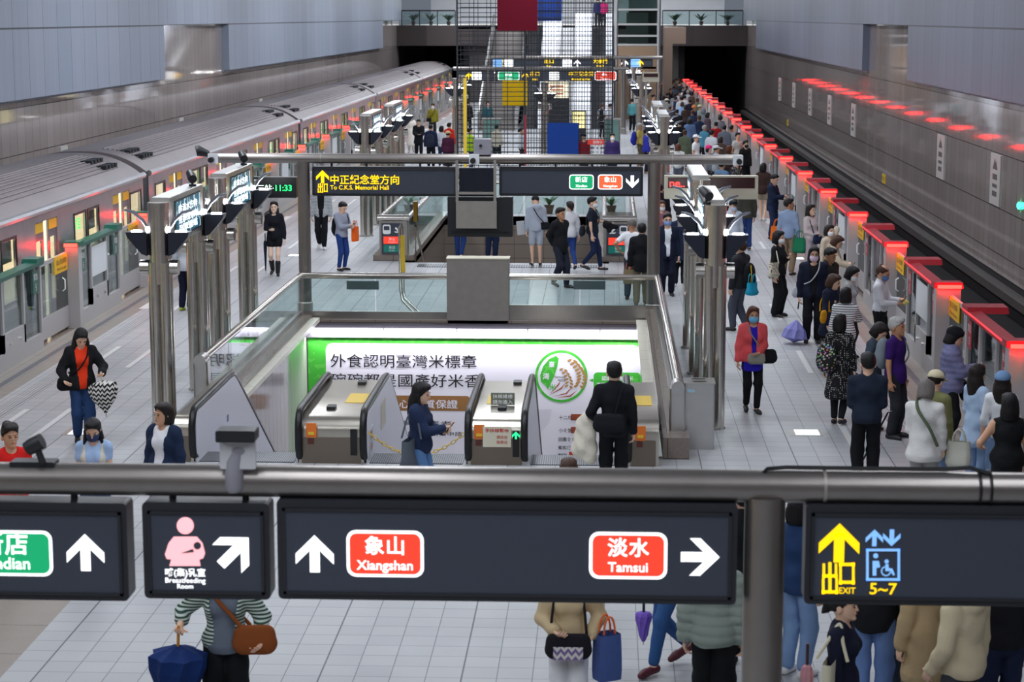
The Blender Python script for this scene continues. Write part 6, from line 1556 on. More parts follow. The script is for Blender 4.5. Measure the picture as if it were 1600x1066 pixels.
p = person(0, 0, 1.74, 225, 'person in loose beige hoodie, largest figure under the exit sign', ('hoodie', '#d3c5a6'), ('trousers', '#3b3d45'), ('short', 'dark'), X=(x, y), wide=1.12, L=(.24, -.12, .9))
x, y, _ = onz(1560, 1178)
p = person(0, 0, 1.74, 185, 'person in dark jeans and black jacket at the lower picture corner', ('jacket', '#1a1b20', None, {'hem': .9}), ('trousers', '#1d2744'), ('short', 'black'), X=(x, y), stride=.15)
bag(p, 'shoulder_bag', (-.27, .02, .92), (.2, .1, .26), '#123f33', 'dark green bag beside the dark jeans at the picture corner', [(-.26, -.06, 1.0), (-.2, 0, 1.3), (-.15, .03, 1.44), (-.22, .1, 1.1)])
# -- along the red doors
p = person(1177, 483, 1.6, 8, 'woman in red sports jacket and blue face mask walking towards the viewer', ('jacket', '#e2575c', None, {'open': .05, 'hem': .84}), ('slim', '#121216'), ('bob', 'auburn'), fem=True, mask='#6fc0ea', inner=('tee', '#2a1fb4'), L='belly', R='down', stride=.16, wide=1.1, skin=1)
o = bpy.data.objects.new('tunic', np_mesh('tunic', grow([ELL(p.hip + V3(0, 0, .02), (.17, .125, .12)), CAPS(p.hip, V3(0, 0, .74), .14, .16, .05)], .014, .016, lambda f: (f.cut(V3(0, 0, .70), V3(0, 0, -1)), f.fold(.004)))[0] * p.k, grow([ELL(p.hip + V3(0, 0, .02), (.17, .125, .12)), CAPS(p.hip, V3(0, 0, .74), .14, .16, .05)], .014, .016, lambda f: (f.cut(V3(0, 0, .70), V3(0, 0, -1)), f.fold(.004)))[1], [cloth('#2a1fb4')])); COL.objects.link(o); o.parent = p.ob
bag(p, 'shoulder_bag', (.02, -.22, .92), (.24, .09, .2), '#8f8d84', 'small grey cross-body bag in front of the red sports jacket', cross(-1, .05, .95))
bag(p, 'shoulder_bag', (.27, .0, .92), (.16, .1, .26), '#16181c', 'black handbag on the arm of the woman in red sports jacket', None)
p = person(1217, 364, 1.7, 62, 'woman in black top with a black and white flowered bag', ('sweater', '#17181c'), ('wide', '#14151a'), ('bob', 'black'), fem=True, L='chest', R='down', mask='#e4e4e6')
bag(p, 'tote_bag', (-.26, -.03, .98), (.42, .12, .32), '#d9d3bf', 'cream bag with dark flowers on the arm of the woman in black top', [(-.26, -.12, 1.12), (-.2, -.04, 1.35), (-.14, .02, 1.45), (-.22, .1, 1.1)], 'daisy')
p = person(1193, 257, 1.68, 160, 'person in brown jacket and shorts with yellow socks beside the red doors', ('jacket', '#3a2724'), ('shorts', '#9a8d7c', None, .45), ('bob', 'black'), fem=True, shoes='#e8e8ea', stride=.15)
p = person(1208, 274, 1.74, 62, 'young man in navy jacket looking at his phone by the red doors', ('suit', '#1c2740'), ('trousers', '#22304f'), ('short', 'black'), L='phone', R='phone2', head=(.3, 0))
phone(p, 0, 'phone held by the young man in navy jacket', True)
p = person(1233, 313, 1.76, 150, 'man in blue-grey shirt and khaki trousers turning towards the doors', ('shirt', '#8fa2c0'), ('trousers', '#8a7560'), ('short', 'dark'), skin=2, head=(0, -.8))
bag(p, 'tote_bag', (.28, .0, .93), (.3, .1, .34), '#e8701e', 'orange tote bag next to the man in blue-grey shirt', None)
bag(p, 'tote_bag', (-.30, .05, .70), (.3, .12, .34), '#1f7a55', 'green and white shopping tote beside the khaki trousers', None)
p = person(1267, 322, 1.64, 48, 'long-haired woman in cream top holding a navy bag by the doors', ('sweater', '#d3c6c4'), ('wide', '#b7a6ae'), ('long', 'dark'), fem=True, L='belly', R='belly')
bag(p, 'shoulder_bag', (-.05, -.26, .92), (.26, .1, .26), '#1e2b4c', 'navy bag held by the long-haired woman in cream top', [(-.1, -.2, 1.0), (-.13, -.1, 1.3), (-.1, 0, 1.46), (-.12, .12, 1.3)])
p = person(1296, 354, 1.6, 40, 'woman in beige blouse and white mask behind the woman with a phone', ('shirt', '#c9b9a4'), ('trousers', '#3c3a40'), ('bob', 'dark'), fem=True, mask='#e6e6ea', L='ear')
p = person(1300, 369, 1.6, 72, 'woman in beige jacket leaning over her phone by the red doors', ('jacket', '#c4b6a0'), ('trousers', '#4a4644'), ('bob', 'brown'), fem=True, L='phone2', R='reach', head=(.4, 0), lean=.12)
phone(p, 1, 'phone held by the woman in beige jacket', True)
p = person(1272, 389, 1.76, 0, 'person with pink face mask and glasses in dark navy jacket facing the viewer', ('jacket', '#161c30', None, {'open': .07}), ('trousers', '#15171d'), ('shoulder', 'black'), mask='#e8cfe6', glasses=True, inner=('tee', '#17181c'), wide=1.1)
bag(p, 'shoulder_bag', (-.24, .0, .92), (.2, .09, .22), '#b9bcc6', 'pale grey cross-body bag of the person with pink face mask', cross(1))
u = umbrella(p, 1, 'lavender folded umbrella standing point down beside the navy jacket', '#8f8fd0', .80, None, (-.12, -.1), '#1a1a1c', .2, ((.45, .02), (.5, .06), (.66, .16), (.86, .2), (.93, .06), (.97, .012)))
p = person(1295, 390, 1.72, 42, 'man in dark olive jacket looking down behind the pink face mask', ('jacket', '#2e2c28'), ('trousers', '#1d1e22'), ('short', 'black'), skin=2, head=(.3, .2))
p = person(1300, 431, 1.62, 55, 'woman in navy coat with a mustard yellow shoulder bag', ('coat', '#1a2036', None, {'hem': .62}), ('trousers', '#181a22'), ('bob', 'brown'), fem=True, head=(.35, .2), R=(.28, -.1, .86))
bag(p, 'shoulder_bag', (-.26, -.04, 1.0), (.3, .1, .26), '#d99a1e', 'mustard yellow shoulder bag of the woman in navy coat', [(-.26, -.1, 1.08), (-.2, -.06, 1.3), (-.13, 0, 1.45), (-.2, .1, 1.25), (-.26, .08, 1.08)])
p = person(1329, 419, 1.62, 66, 'short-haired person in light grey shirt and white mask looking down', ('shirt', '#b3b3b4'), ('trousers', '#2a2c33'), ('bob', 'black'), fem=True, mask='#eeeef0', head=(.35, 0))
p = person(1322, 453, 1.6, 165, 'woman in white top with thin black stripes seen from behind', ('sweater', '#e4e4e6', 'stripe'), ('trousers', '#24262e'), ('bob', 'black'), fem=True, R='reach', wide=1.1)
phone(p, 1, 'phone held out by the woman in the striped top')
p = person(1377, 417, 1.74, 68, 'balding man in white shirt and blue mask holding a phone', ('shirt', '#dfe1e8', None, {'hem': .95}), ('trousers', '#121317'), ('bald', 'brown'), mask='#5b7fb4', L='phone2', R='phone', head=(.3, 0), skin=1)
phone(p, 0, 'phone held by the balding man in white shirt', True)
V_, Q_ = grow([ELL((0, 0, 0), (.07, .05, .03)), ELL((.06, .02, .0), (.05, .04, .04)), ELL((-.05, .01, -.01), (.05, .03, .03))], .01, 0, lambda f: f.fold(.006, 60)); c = p.handpos[0] + V3(.02, -.03, -.05)
MB().add([p.world(v + c) for v in V_], [tuple(q) for q in Q_]).build('cloth_pouch', cloth('#e3d676'), smooth='all', label='pale yellow cloth in the hand of the balding man in white shirt', cat='cloth')
p = person(1313, 495, 1.62, 158, 'woman in black polka dot dress seen from behind with a flowered backpack', ('dress', '#17171a', 'dots'), ('slim', '#16171b'), ('bob', 'black'), fem=True, stride=.12, wide=1.05)
bag(p, 'backpack', (.14, .22, 1.08), (.34, .16, .46), '#20201f', 'dark backpack with colourful flowers on the polka dot dress', None, 'floral')
umbrella(p, 0, 'blue plaid folded umbrella hanging beside the polka dot dress', '#3a4f9a', .62, 'plaid', (0, -.06), '#222222', .055, at=(-.3, .04, .78))
p = person(1364, 505, 1.6, 62, 'woman in slate grey sweater bending her head beside the purple polo', ('sweater', '#3f4a58'), ('trousers', '#5f86bb'), ('bob', 'dark'), fem=True, head=(.5, 0), lean=.1)
p = person(1402, 500, 1.72, 58, 'grey-haired man in purple polo shirt with green collar', ('polo', '#341461', None, {'hem': .8}), ('trousers', '#27282d'), ('short', 'grey'), collar='#4fc24a', skin=2, wide=1.05)
bag(p, 'backpack', (.02, .21, 1.2), (.32, .18, .44), '#7b858d', 'grey backpack of the man in purple polo shirt', [(.12, -.02, 1.0), (.14, -.13, 1.2), (.13, -.03, 1.44), (.1, .1, 1.4)])
p = person(1488, 516, 1.68, 84, 'person in lavender puffer jacket and black beanie using a phone', ('puffer', '#75769b'), ('trousers', '#131418'), ('bob', 'black'), cap=('beanie', '#131316'), L='phone', R='phone2', head=(.35, 0))
phone(p, 0, 'phone held by the person in lavender puffer jacket', True)
bag(p, 'shoulder_bag', (.16, -.2, .82), (.34, .14, .3), '#141418', 'black bag below the lavender puffer jacket', None)
p = person(1357, 556, 1.74, 178, 'man in navy sweater and black trousers seen from behind with a cane', ('sweater', '#1b2536', None, {'hem': .86}), ('trousers', '#101115'), ('short', 'black'), wide=1.1, L='belly', R='belly')
a_ = p.world((-.28, -.18, .95)); b_ = p.world((.22, .1, .02)); MB().tube([p.world((-.33, -.2, .96)), a_, b_], .012, 8).build('walking_cane', BLACK, smooth=True, label='thin black walking cane of the man in navy sweater', cat='cane')
p = person(1447, 598, 1.62, 160, 'grey-haired person in loose white shirt with a green shoulder strap', ('shirt', '#d6d5d3', None, {'hem': .7}), ('trousers', '#9a9a98'), ('bob', 'salt'), wide=1.15, head=(.4, 0), L='belly')
bag(p, 'shoulder_bag', (-.12, -.18, .84), (.24, .1, .26), '#55614b', 'olive bag on a green strap across the loose white shirt', [(-.2, .16, .92), (-.1, .19, 1.15), (.06, .14, 1.36), (.1, 0, 1.47), (.04, -.13, 1.3), (-.12, -.16, 1.0)], thick=.02)
bag(p, 'plastic_bag', (-.42, -.12, .78), (.3, .16, .34), '#c9c9bd', 'pale translucent carrier bag beside the loose white shirt', None)
p = person(1461, 584, 1.64, 140, 'person in beige cap and olive top in front of the lavender puffer jacket', ('sweater', '#77774e'), ('trousers', '#7a8fb0'), ('short', 'dark'), cap=('cap', '#cfc4a6'), head=(.3, 0))
p = person(1528, 574, 1.6, 120, 'woman with long wavy dark hair in pale denim by the red doors', ('shirt', '#a9c0dc', None, {'hem': .62}), ('trousers', '#8fabd0'), ('long', 'dark'), fem=True, L='belly')
p = person(1567, 585, 1.62, 165, 'woman in faded blue cap and white top with long dark hair', ('tee', '#e3e5ea', None, {'sl': 1.2}), ('trousers', '#7d97bd'), ('long', 'dark'), fem=True, cap=('cap', '#6f8fb5'))
p = person(1578, 620, 1.66, 178, 'person in black sleeveless top with bare arms at the picture edge', ('tank', '#141518'), ('trousers', '#1a1b20'), ('shoulder', 'black'), fem=True, wide=1.25, L=(.3, -.2, 1.05), skin=1)
# -- middle of the platform
p = person(428, 317, 1.7, 3, 'woman in black sweater, black shorts and boots looking at her phone', ('sweater', '#14161f'), ('shorts', '#101116', None, .4), ('long', 'black'), fem=True, R='phone', stride=.2, skin=3)
phone(p, 1, 'white phone held by the woman in black shorts')
umbrella(p, 1, 'long dark umbrella hanging beside the woman in black shorts', '#1b2230', .85, None, (0, 0), '#16181c', .035, at=(-.22, -.02, .93))
for i in (0, 1):
    q = p.legs[i]; V_, Q_ = grow([CAPS(q[2] + V3(0, 0, .0), q[2] + (q[1] - q[2]) * .55, .05, .062, .01)], .014, .004); o = bpy.data.objects.new('boot', np_mesh('boot', V_ * p.k, Q_, [M('boot_black', '#121216', .4)])); COL.objects.link(o); o.parent = p.ob
p = person(503, 0, 1.72, 2, 'person in white and black jacket walking under the memorial hall sign', ('jacket', '#cfd3d6', 'stripe', {'open': .09}), ('trousers', '#14161b'), ('short', 'black'), feet=389, inner=('tee', '#15171b'), stride=.25, shoes='#e8e8ea')
p = person(533, 317, 1.62, 52, 'person in grey sweater and jeans with black backpack looking at a phone', ('sweater', '#9a9fb0'), ('slim', '#243f80'), ('short', 'black'), L='phone', R='phone2', head=(.45, 0))
phone(p, 0, 'phone held by the person in grey sweater', True)
bag(p, 'backpack', (.02, .2, 1.1), (.3, .17, .5), '#15171c', 'black backpack on the person in grey sweater', [(.12, -.02, 1.0), (.14, -.13, 1.2), (.13, -.03, 1.44), (.1, .1, 1.4)])
bag(p, 'shopping_bag', (.22, -.26, .92), (.26, .1, .36), '#f0661e', 'bright orange paper bag hanging in front of the grey sweater', None, rz=.4)
p = person(291, 0, 1.7, 160, 'person in pale shirt and navy trousers behind the nearest lamp pylon', ('shirt', '#c9ccd6'), ('trousers', '#181d33'), ('short', 'black'), feet=486, shoes='#a8b83a')
p = person(838, 307, 1.68, 192, 'person in pale grey hoodie and light shorts seen from behind', ('hoodie', '#a9b0bd'), ('shorts', '#b3bac6', None, .85), ('short', 'black'), L='down', head=(.6, 0), lean=.1)
bag(p, 'shoulder_bag', (-.2, .1, .98), (.2, .08, .2), '#17181c', 'black sling bag across the pale grey hoodie', [(-.18, .16, 1.05), (0, .19, 1.25), (.1, .02, 1.46), (.04, -.14, 1.3)])
MB().add([p.world(v) for v in ((.24, -.2, .75), (.46, -.05, .75), (.52, .1, 1.1), (.3, -.05, 1.1), (.24, -.17, .75), (.46, -.02, .75), (.52, .13, 1.1), (.3, -.02, 1.1))], [(0, 1, 2, 3), (7, 6, 5, 4), (0, 4, 5, 1), (1, 5, 6, 2), (2, 6, 7, 3), (3, 7, 4, 0)]).build('white_folder', NOTICE, label='large white folder carried beside the pale grey hoodie', cat='folder')
p = person(876, 327, 1.76, 48, 'older man in dark jacket with hands behind his back behind the rear railing', ('suit', '#16171c'), ('trousers', '#1f2330'), ('short', 'dark'), L='behind', R='behind', stride=.25, skin=2)
p = person(891, 317, 1.62, 200, 'woman in white sweater just behind the older man in dark jacket', ('sweater', '#dcdde2'), ('slim', '#2b4688'), ('pony', 'dark'), fem=True, stride=.4)
p = person(926, 310, 1.73, 82, 'man in dark short-sleeved shirt and mask carrying a black jacket', ('polo', '#1d2432'), ('slim', '#1c2748'), ('short', 'black'), stride=.4, mask='#e8e8ec', L=(.2, -.34, 1.1))
bag(p, 'shoulder_bag', (-.12, .22, .95), (.34, .12, .28), '#23262d', 'black shoulder bag of the man in dark short-sleeved shirt', cross(1))
V_, Q_ = grow([CAPS((.0, -.32, 1.1), (.1, -.55, 1.02), .09, .05, .04), CAPS((.0, -.34, 1.08), (.0, -.4, .95), .07, .06, .04)], .02, 0, lambda f: f.fold(.012, 22)); MB().add([p.world(v) for v in V_], [tuple(q) for q in Q_]).build('folded_jacket', cloth('#131519'), smooth='all', label='black jacket over the forearm of the man in dark shirt', cat='jacket')
p = person(988, 345, 1.7, 165, 'grey-haired man in white shirt with hand on hip beside the gantry post', ('tee', '#dcdde3'), ('trousers', '#323d4a'), ('short', 'salt'), R='down', L=(.26, .02, 1.05), head=(.3, .5), skin=2)
p = person(1003, 352, 1.7, 178, 'man in black jacket and khaki trousers partly behind the gantry post', ('jacket', '#14151a', None, {'hem': .72}), ('trousers', '#6c6149'), ('short', 'black'), L=(.25, -.02, .84))
bag(p, 'shopping_bag', (.27, -.02, .62), (.22, .1, .3), '#8a7a5c', 'brown paper bag hanging beside the khaki trousers', None)
p = person(1043, 336, 1.76, 6, 'man in navy suit with glasses and blue mask beside the lamp pylons', ('suit', '#151d33', None, {'open': .06}), ('trousers', '#141a2c'), ('short', 'black'), mask='#7fa2d8', glasses=True, inner=('shirt', '#dfe3ea'))
p = person(1034, 316, 1.6, 10, 'woman in rose coat and white mask behind the man in navy suit', ('coat', '#8d5f68'), ('trousers', '#2a2a30'), ('bob', 'brown'), fem=True, mask='#e8e8ec')
p = person(1031, 290, 1.7, 170, 'person in black coat between the gantry post and the LED board', ('coat', '#15161d'), ('trousers', '#15161d'), ('short', 'black'))
p = person(1063, 330, 1.7, 175, 'person in blue-black coat behind the lamps of the pylon row by the red doors', ('coat', '#1b2440', None, {'hem': .6}), ('trousers', '#15171e'), ('short', 'black'), shoes='#d8d8da')
p = person(718, 0, 1.68, 172, 'person in blue jeans at the stair top, hidden above the knee by the monitor', ('jacket', '#20242f'), ('slim', '#243e78'), ('short', 'black'), feet=406, stride=.25)
p = person(768, 0, 1.68, 165, 'person in black at the stair top hidden above the waist by the monitor', ('jacket', '#16181f', None, {'hem': .74}), ('trousers', '#1b2745'), ('short', 'black'), feet=405)
p = person(1157, 379, 1.72, -130, 'person in dark jacket and grey trousers with a black backpack by the pylon', ('jacket', '#2a2b30'), ('trousers', '#4b505d'), ('short', 'brown'), R=(.22, -.2, .88), stride=.2)
o = bag(p, 'backpack', (0, .22, 1.08), (.32, .18, .5), '#15161a', 'black backpack with a yellow zip beside the lamp pylon', None)
MB().tube([p.world(v) for v in ((.08, .31, 1.3), (.09, .34, 1.1), (.08, .31, .92))], .01, 6).build('yellow_zip', YLL, o)
bag(p, 'plastic_bag', (.1, .36, .86), (.22, .16, .24), '#1f9fc4', 'crumpled turquoise plastic bag behind the black backpack', None)
p = person(1165, 0, 1.72, 200, 'person in olive jacket and blue jeans below the red LED board', ('jacket', '#4a4a42'), ('trousers', '#2c4780'), ('short', 'black'), feet=391)
p = person(1146, 316, 1.6, 25, 'person in dark cap and pale blue mask behind the lamp pylon', ('jacket', '#c9d4e2'), ('trousers', '#23262e'), ('short', 'black'), mask='#bcd0ea', cap=('cap', '#1a1c22'))
# -- group by the far green doors
p = person(642, 180, 1.66, 10, 'long-haired woman in long white coat and mask in the far group', ('coat', '#ddd5cc', None, {'hem': .3}), ('trousers', '#c9c2ba'), ('long', 'black'), fem=True, mask='#eeeeee')
p = person(676, 163, 1.72, 5, 'man in mustard jacket and white mask in the far group by the green doors', ('jacket', '#8d8428'), ('trousers', '#23252b'), ('messy', 'black'), mask='#eeeeee')
bag(p, 'shoulder_bag', (-.18, -.12, .95), (.2, .1, .2), '#1a1b1f', 'dark sling bag across the mustard jacket', cross(1))
p = person(654, 187, 1.7, 6, 'man in black coat looking at his hands in the far group', ('coat', '#15171f', None, {'hem': .7}), ('trousers', '#14161b'), ('short', 'black'), L='phone', R='phone', head=(.4, 0))
p = person(673, 196, 1.7, 178, 'person in navy jacket with a dark backpack in the far group', ('jacket', '#1c2748'), ('trousers', '#171a24'), ('short', 'black'))
bag(p, 'backpack', (0, .22, 1.12), (.36, .2, .52), '#2a3042', 'dark grey backpack in the middle of the far group', None)
p = person(690, 198, 1.62, 160, 'person in white top with black hair in the far group', ('tee', '#dfe3ec'), ('trousers', '#2a4068'), ('bob', 'black'), fem=True)
p = person(702, 193, 1.68, 150, 'person in red jacket in the far group', ('jacket', '#d8301e'), ('trousers', '#23252c'), ('short', 'black'))
p = person(700, 206, 1.6, 170, 'person in purple top and straw hat in the far group', ('sweater', '#4a1e38'), ('trousers', '#2a2530'), ('short', 'dark'), cap=('hat', '#d9b98c'), wide=1.15)
# -- seen through the wire grid
p = person(735, 201, 1.7, 100, 'worker in lime yellow vest behind the wire grid', ('jacket', '#b4d92a'), ('trousers', '#1c2230'), ('short', 'black'), wide=1.15)
p = person(776, 196, 1.68, 165, 'person in cream shirt with a dark strap behind the wire grid', ('shirt', '#cfc9b6'), ('trousers', '#1c1e24'), ('short', 'dark'))
p = person(815, 201, 1.62, 75, 'woman in white blouse with dark hair behind the wire grid', ('shirt', '#e0e4ea'), ('trousers', '#191b22'), ('pony', 'black'), fem=True, L='phone')
p = person(762, 160, 1.7, 20, 'person in teal jacket behind the sea green barrier in the grid', ('jacket', '#2b5a66'), ('trousers', '#1c2b33'), ('short', 'dark'))
p = person(731, 158, 1.7, 170, 'person in black with a red strap behind the yellow pole', ('jacket', '#1b1d24'), ('trousers', '#14161a'), ('short', 'black'))
p = person(912, 210, 1.66, 20, 'person in dark cap and red top beside the navy panel', ('sweater', '#8f2430'), ('trousers', '#1f2128'), ('short', 'black'), cap=('cap', '#1c2030'))
p = person(957, 210, 1.72, 5, 'man in purple jacket and white mask by the small red sign', ('jacket', '#372a5e'), ('trousers', '#1f2029'), ('short', 'black'), mask='#eeeeee')
p = person(1000, 194, 1.7, 70, 'man in yellow shirt and cap with a blue backpack', ('polo', '#cdb75a'), ('trousers', '#5a5340'), ('short', 'grey'), cap=('cap', '#b5b7b2'), skin=2)
bag(p, 'backpack', (0, .24, 1.12), (.38, .22, .55), '#2b35a8', 'blue backpack on the man in yellow shirt', None)
p = person(1010, 203, 1.68, 100, 'person in bright blue jacket next to the man in yellow shirt', ('jacket', '#3a3fb8'), ('trousers', '#1d1f2a'), ('short', 'black'))
p = person(988, 155, 1.7, 160, 'person in teal checked shirt beyond the tall gantry post', ('shirt', '#5fa0a4'), ('trousers', '#1d2028'), ('short', 'black'))
p = person(941, 163, 1.7, 150, 'fair-haired person in black vest by the sea green barrier', ('vest', '#16181c'), ('trousers', '#1c1e24'), ('short', 'auburn'), inner=('shirt', '#c9ccd2'))
p = person(954, 163, 1.68, 100, 'person in white shirt behind the sea green barrier by the post', ('shirt', '#dfe2e8'), ('trousers', '#2a2c34'), ('short', 'dark'))
p = person(929, 127, 1.7, 170, 'person in black top under the far yellow sign', ('tee', '#1a1b20'), ('trousers', '#a9adb5'), ('short', 'black'))
p = person(941, 127, 1.66, 175, 'person in tan top and dark skirt under the far signs', ('tee', '#b98a5c'), ('skirt', '#2b2d36', None, .35), ('long', 'brown'), fem=True)
p = person(958, 129, 1.68, 5, 'person in pale pink top and black shorts under the far red badge', ('tee', '#dcb8b4'), ('shorts', '#17181c', None, .6), ('short', 'black'), mask='#eeeeee')
p = person(976, 138, 1.66, 170, 'person in dark red jacket just behind the tall gantry post', ('jacket', '#8a1f30'), ('trousers', '#2a2c34'), ('short', 'black'))
# -- on the far escalator
p = person(0, 0, 1.7, 180, 'person in dark blue jacket at the top of the far escalator', ('jacket', '#1d2450'), ('trousers', '#15171f'), ('short', 'black'), X=(onY(934, 0, 119.5)[0], 119.5), seatz=5.32, fine=False)
p = person(0, 0, 1.66, 180, 'person in pink jacket at the top of the far escalator', ('jacket', '#c8286e'), ('trousers', '#1c1e28'), ('short', 'black'), X=(onY(943, 0, 119.5)[0], 119.5), seatz=5.32, fine=False)
# -- the crowd along the red doors: head top in the photo, what they wear
CROWD = [
 (1165, 221, 1.7, 40, 'black jacket and black mask', ('jacket', '#1b1a1c'), ('trousers', '#15161a'), ('short', 'black'), dict(mask='#17181b')),
 (1153, 209, 1.7, 30, 'white top with black straps', ('tee', '#d5d2cc', 'stripe'), ('trousers', '#23252c'), ('messy', 'dark'), {}),
 (1140, 229, 1.62, 120, 'dark brown top with rust hair', ('sweater', '#3a2a26'), ('trousers', '#3a3f4a'), ('bob', 'auburn'), dict(fem=True)),
 (1108, 229, 1.6, 60, 'bright pink hat', ('jacket', '#8d8f94'), ('trousers', '#2c303a'), ('bob', 'dark'), dict(cap=('beanie', '#e8357f'), fem=True)),
 (1120, 229, 1.64, 90, 'white cap and grey jacket', ('jacket', '#9aa0a8'), ('trousers', '#6f8fc0'), ('short', 'dark'), dict(cap=('cap', '#d5d7da'))),
 (1143, 197, 1.7, 160, 'light grey shirt', ('tee', '#b9babd'), ('trousers', '#31343c'), ('short', 'black'), {}),
 (1132, 197, 1.72, 170, 'grey jacket with dark strap', ('jacket', '#6d7280'), ('trousers', '#2d313c'), ('short', 'black'), {}),
 (1088, 212, 1.7, 60, 'white cap and white shirt', ('polo', '#e6e7ea'), ('trousers', '#4a4f5a'), ('short', 'salt'), dict(cap=('cap', '#e6e6e8'))),
 (1101, 197, 1.66, 130, 'teal jacket with black shawl', ('jacket', '#4f8fa8'), ('trousers', '#1b1d24'), ('short', 'grey'), {}),
 (1119, 192, 1.6, 165, 'red sweater', ('sweater', '#a01a1e'), ('trousers', '#2a2c34'), ('messy', 'dark'), {}),
 (1078, 186, 1.66, 170, 'denim blue jacket with white print', ('jacket', '#5b7298'), ('trousers', '#2e3a55'), ('bob', 'dark'), {}),
 (1106, 177, 1.66, 120, 'dark mauve top', ('sweater', '#4a3a44'), ('trousers', '#2b2d36'), ('bob', 'black'), dict(fem=True)),
 (1099, 171, 1.7, 175, 'grey hooded jacket', ('jacket', '#7a8188', None, {'hood': 1}), ('trousers', '#3a3d45'), None, {}),
 (1094, 165, 1.7, 100, 'beige cap and grey coat', ('coat', '#8f9490'), ('trousers', '#3a3d42'), ('short', 'salt'), dict(cap=('cap', '#d6cba8'))),
 (1085, 166, 1.64, 60, 'orange hat and navy jacket', ('jacket', '#22305c'), ('trousers', '#1f2330'), ('short', 'dark'), dict(cap=('beanie', '#e0824a'))),
 (1066, 160, 1.66, 170, 'pale blue overalls', ('shirt', '#8fb0d8'), ('trousers', '#7f9ecb'), ('bob', 'brown'), dict(fem=True)),
 (1078, 156, 1.72, 175, 'dark navy coat', ('coat', '#1a1c2c'), ('trousers', '#15171f'), ('short', 'black'), {}),
 (1047, 166, 1.68, 160, 'dark grey jacket', ('jacket', '#4a4750'), ('trousers', '#24262c'), ('short', 'dark'), {}),
 (1042, 155, 1.66, 165, 'cream sun hat', ('shirt', '#8b8a82'), ('trousers', '#2a2c33'), ('short', 'dark'), dict(cap=('hat', '#d8d2bb'))),
 (1021, 149, 1.68, 80, 'purple black cap and pink top', ('tee', '#a98a94'), ('trousers', '#2a2b33'), ('short', 'black'), dict(cap=('cap', '#241c2c'))),
 (1075, 142, 1.68, 150, 'silver hair and white jacket', ('jacket', '#b9bac2'), ('trousers', '#2e3038'), ('short', 'grey'), {}),
 (1081, 144, 1.66, 140, 'brown top with dark hair', ('sweater', '#5a4640'), ('trousers', '#24262e'), ('bob', 'dark'), dict(fem=True)),
 (1061, 144, 1.66, 40, 'white jacket with raised hand', ('jacket', '#d3d6de'), ('trousers', '#22252d'), ('bob', 'black'), dict(fem=True, L='ear')),
 (1048, 139, 1.7, 30, 'black jacket and straw-coloured scarf', ('jacket', '#191a1f'), ('trousers', '#1b1d23'), ('short', 'black'), dict(collar='#c9b77a')),
 (1035, 131, 1.7, 150, 'olive coat with tan hair', ('coat', '#3f4038'), ('trousers', '#25272c'), ('bob', 'auburn'), {}),
 (1029, 139, 1.7, 165, 'green-black coat', ('coat', '#232a2c'), ('trousers', '#1b1d22'), ('short', 'black'), {}),
 (1067, 137, 1.68, 20, 'dark jacket and pale mask', ('jacket', '#24222a'), ('trousers', '#1d1f26'), ('short', 'black'), dict(mask='#e8e8ec')),
 (1050, 129, 1.68, 150, 'slate jacket', ('jacket', '#3a3f4c'), ('trousers', '#22242b'), ('short', 'black'), {}),
 (1057, 123, 1.68, 160, 'black parka', ('coat', '#17181e'), ('trousers', '#17181e'), ('short', 'black'), {}),
 (1044, 124, 1.66, 140, 'plum jacket', ('jacket', '#3c2a3a'), ('trousers', '#1f2128'), ('bob', 'dark'), dict(fem=True)),
 (1038, 122, 1.66, 20, 'white mask and dark coat', ('coat', '#22242c'), ('trousers', '#1c1e24'), ('short', 'black'), dict(mask='#f0f0f2')),
 (1062, 128, 1.7, 150, 'charcoal sweater', ('sweater', '#2c2e36'), ('trousers', '#1e2027'), ('short', 'black'), {}),
 (1053, 135, 1.66, 160, 'grey blue hoodie', ('hoodie', '#5f6a80'), ('trousers', '#23262e'), ('short', 'dark'), {}),
 (1070, 150, 1.66, 160, 'white tee and black bag', ('tee', '#d8dade'), ('trousers', '#20222a'), ('short', 'black'), {}),
 (1056, 152, 1.66, 150, 'navy vest over grey', ('vest', '#232b45'), ('trousers', '#272a33'), ('short', 'black'), dict(inner=('shirt', '#9ea3ab'))),
 (1060, 226, 1.62, 170, 'sand-coloured hair and white shirt', ('shirt', '#d9d9d6'), ('trousers', '#5a5f6b'), ('bob', 'auburn'), {}),
 (1150, 248, 1.66, 60, 'dark floral top behind the pipe end', ('shirt', '#2b2a33', 'floral'), ('trousers', '#24262d'), ('short', 'black'), {}),
 (1128, 254, 1.66, 150, 'steel blue shirt', ('shirt', '#5f7d9c'), ('trousers', '#2c3038'), ('short', 'black'), {}),
]
for i, (px_, hy, h, fc, what, tp, bt, hr, ex) in enumerate(CROWD):
    ex = dict(ex); person(px_, hy, h, fc, 'person with %s in the crowd along the red doors' % what if 'hair' in what or 'cap' in what or 'hat' in what or 'mask' in what else 'person in %s in the crowd along the red doors' % what, tp, bt, hr, skin=i % 3, **ex)

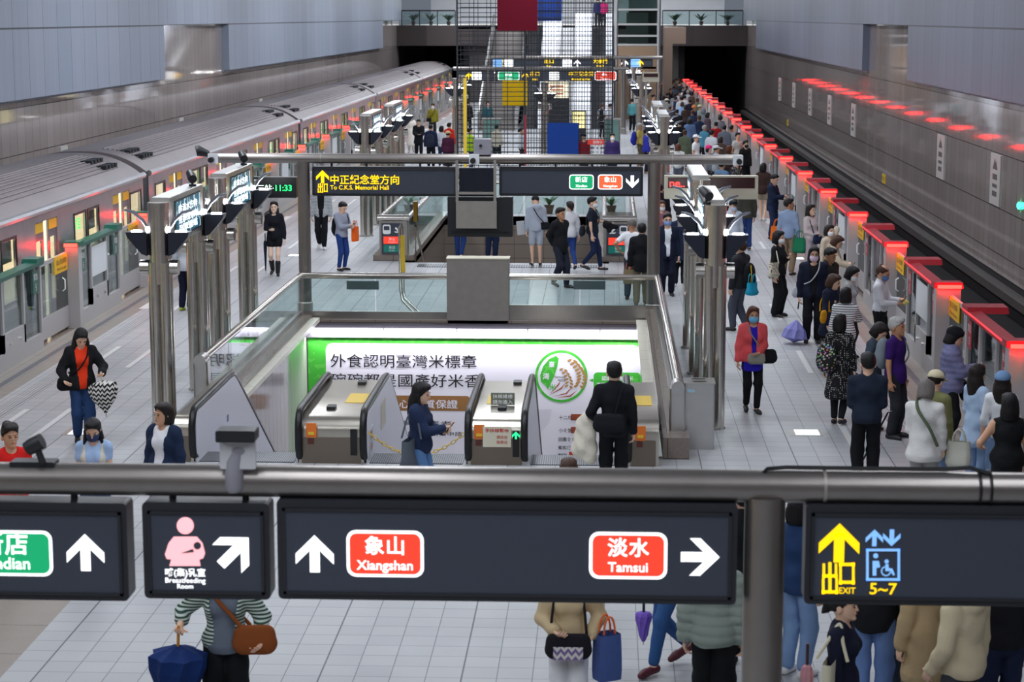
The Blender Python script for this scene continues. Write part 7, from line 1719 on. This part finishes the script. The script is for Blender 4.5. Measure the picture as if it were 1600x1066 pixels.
EXTRA = [(1043, 146), (1054, 147), (1073, 135), (1064, 152), (1071, 165), (1090, 155), (1058, 172), (1036, 150), (1082, 134 + 40), (1047, 123), (1053, 124), (1060, 123), (1041, 125), (1066, 124), (1092, 182), (1112, 205), (1126, 215), (1070, 205), (1062, 190), (1125, 180)]
XC = [('#1b1c22', 'a black jacket'), ('#8b8f98', 'a grey jacket'), ('#27324e', 'a navy jacket'), ('#c9ccd2', 'a white jacket'), ('#4d3b36', 'a brown jacket'), ('#59624f', 'a moss jacket')]
for i, (px_, hy) in enumerate(EXTRA):
    cc, nm = XC[i % 6]; person(px_, hy, 1.62 + .03 * (i % 4), 150 + 13 * (i % 5), 'person in %s deep in the dense crowd by the red doors' % nm, (('jacket', 'sweater', 'coat')[i % 3], cc), ('trousers', '#1d1f26'), (('short', 'bob', 'messy')[i % 3], ('black', 'dark', 'brown')[i % 3]), skin=i % 3, group='dense crowd by the far red doors, %s' % nm[2:])
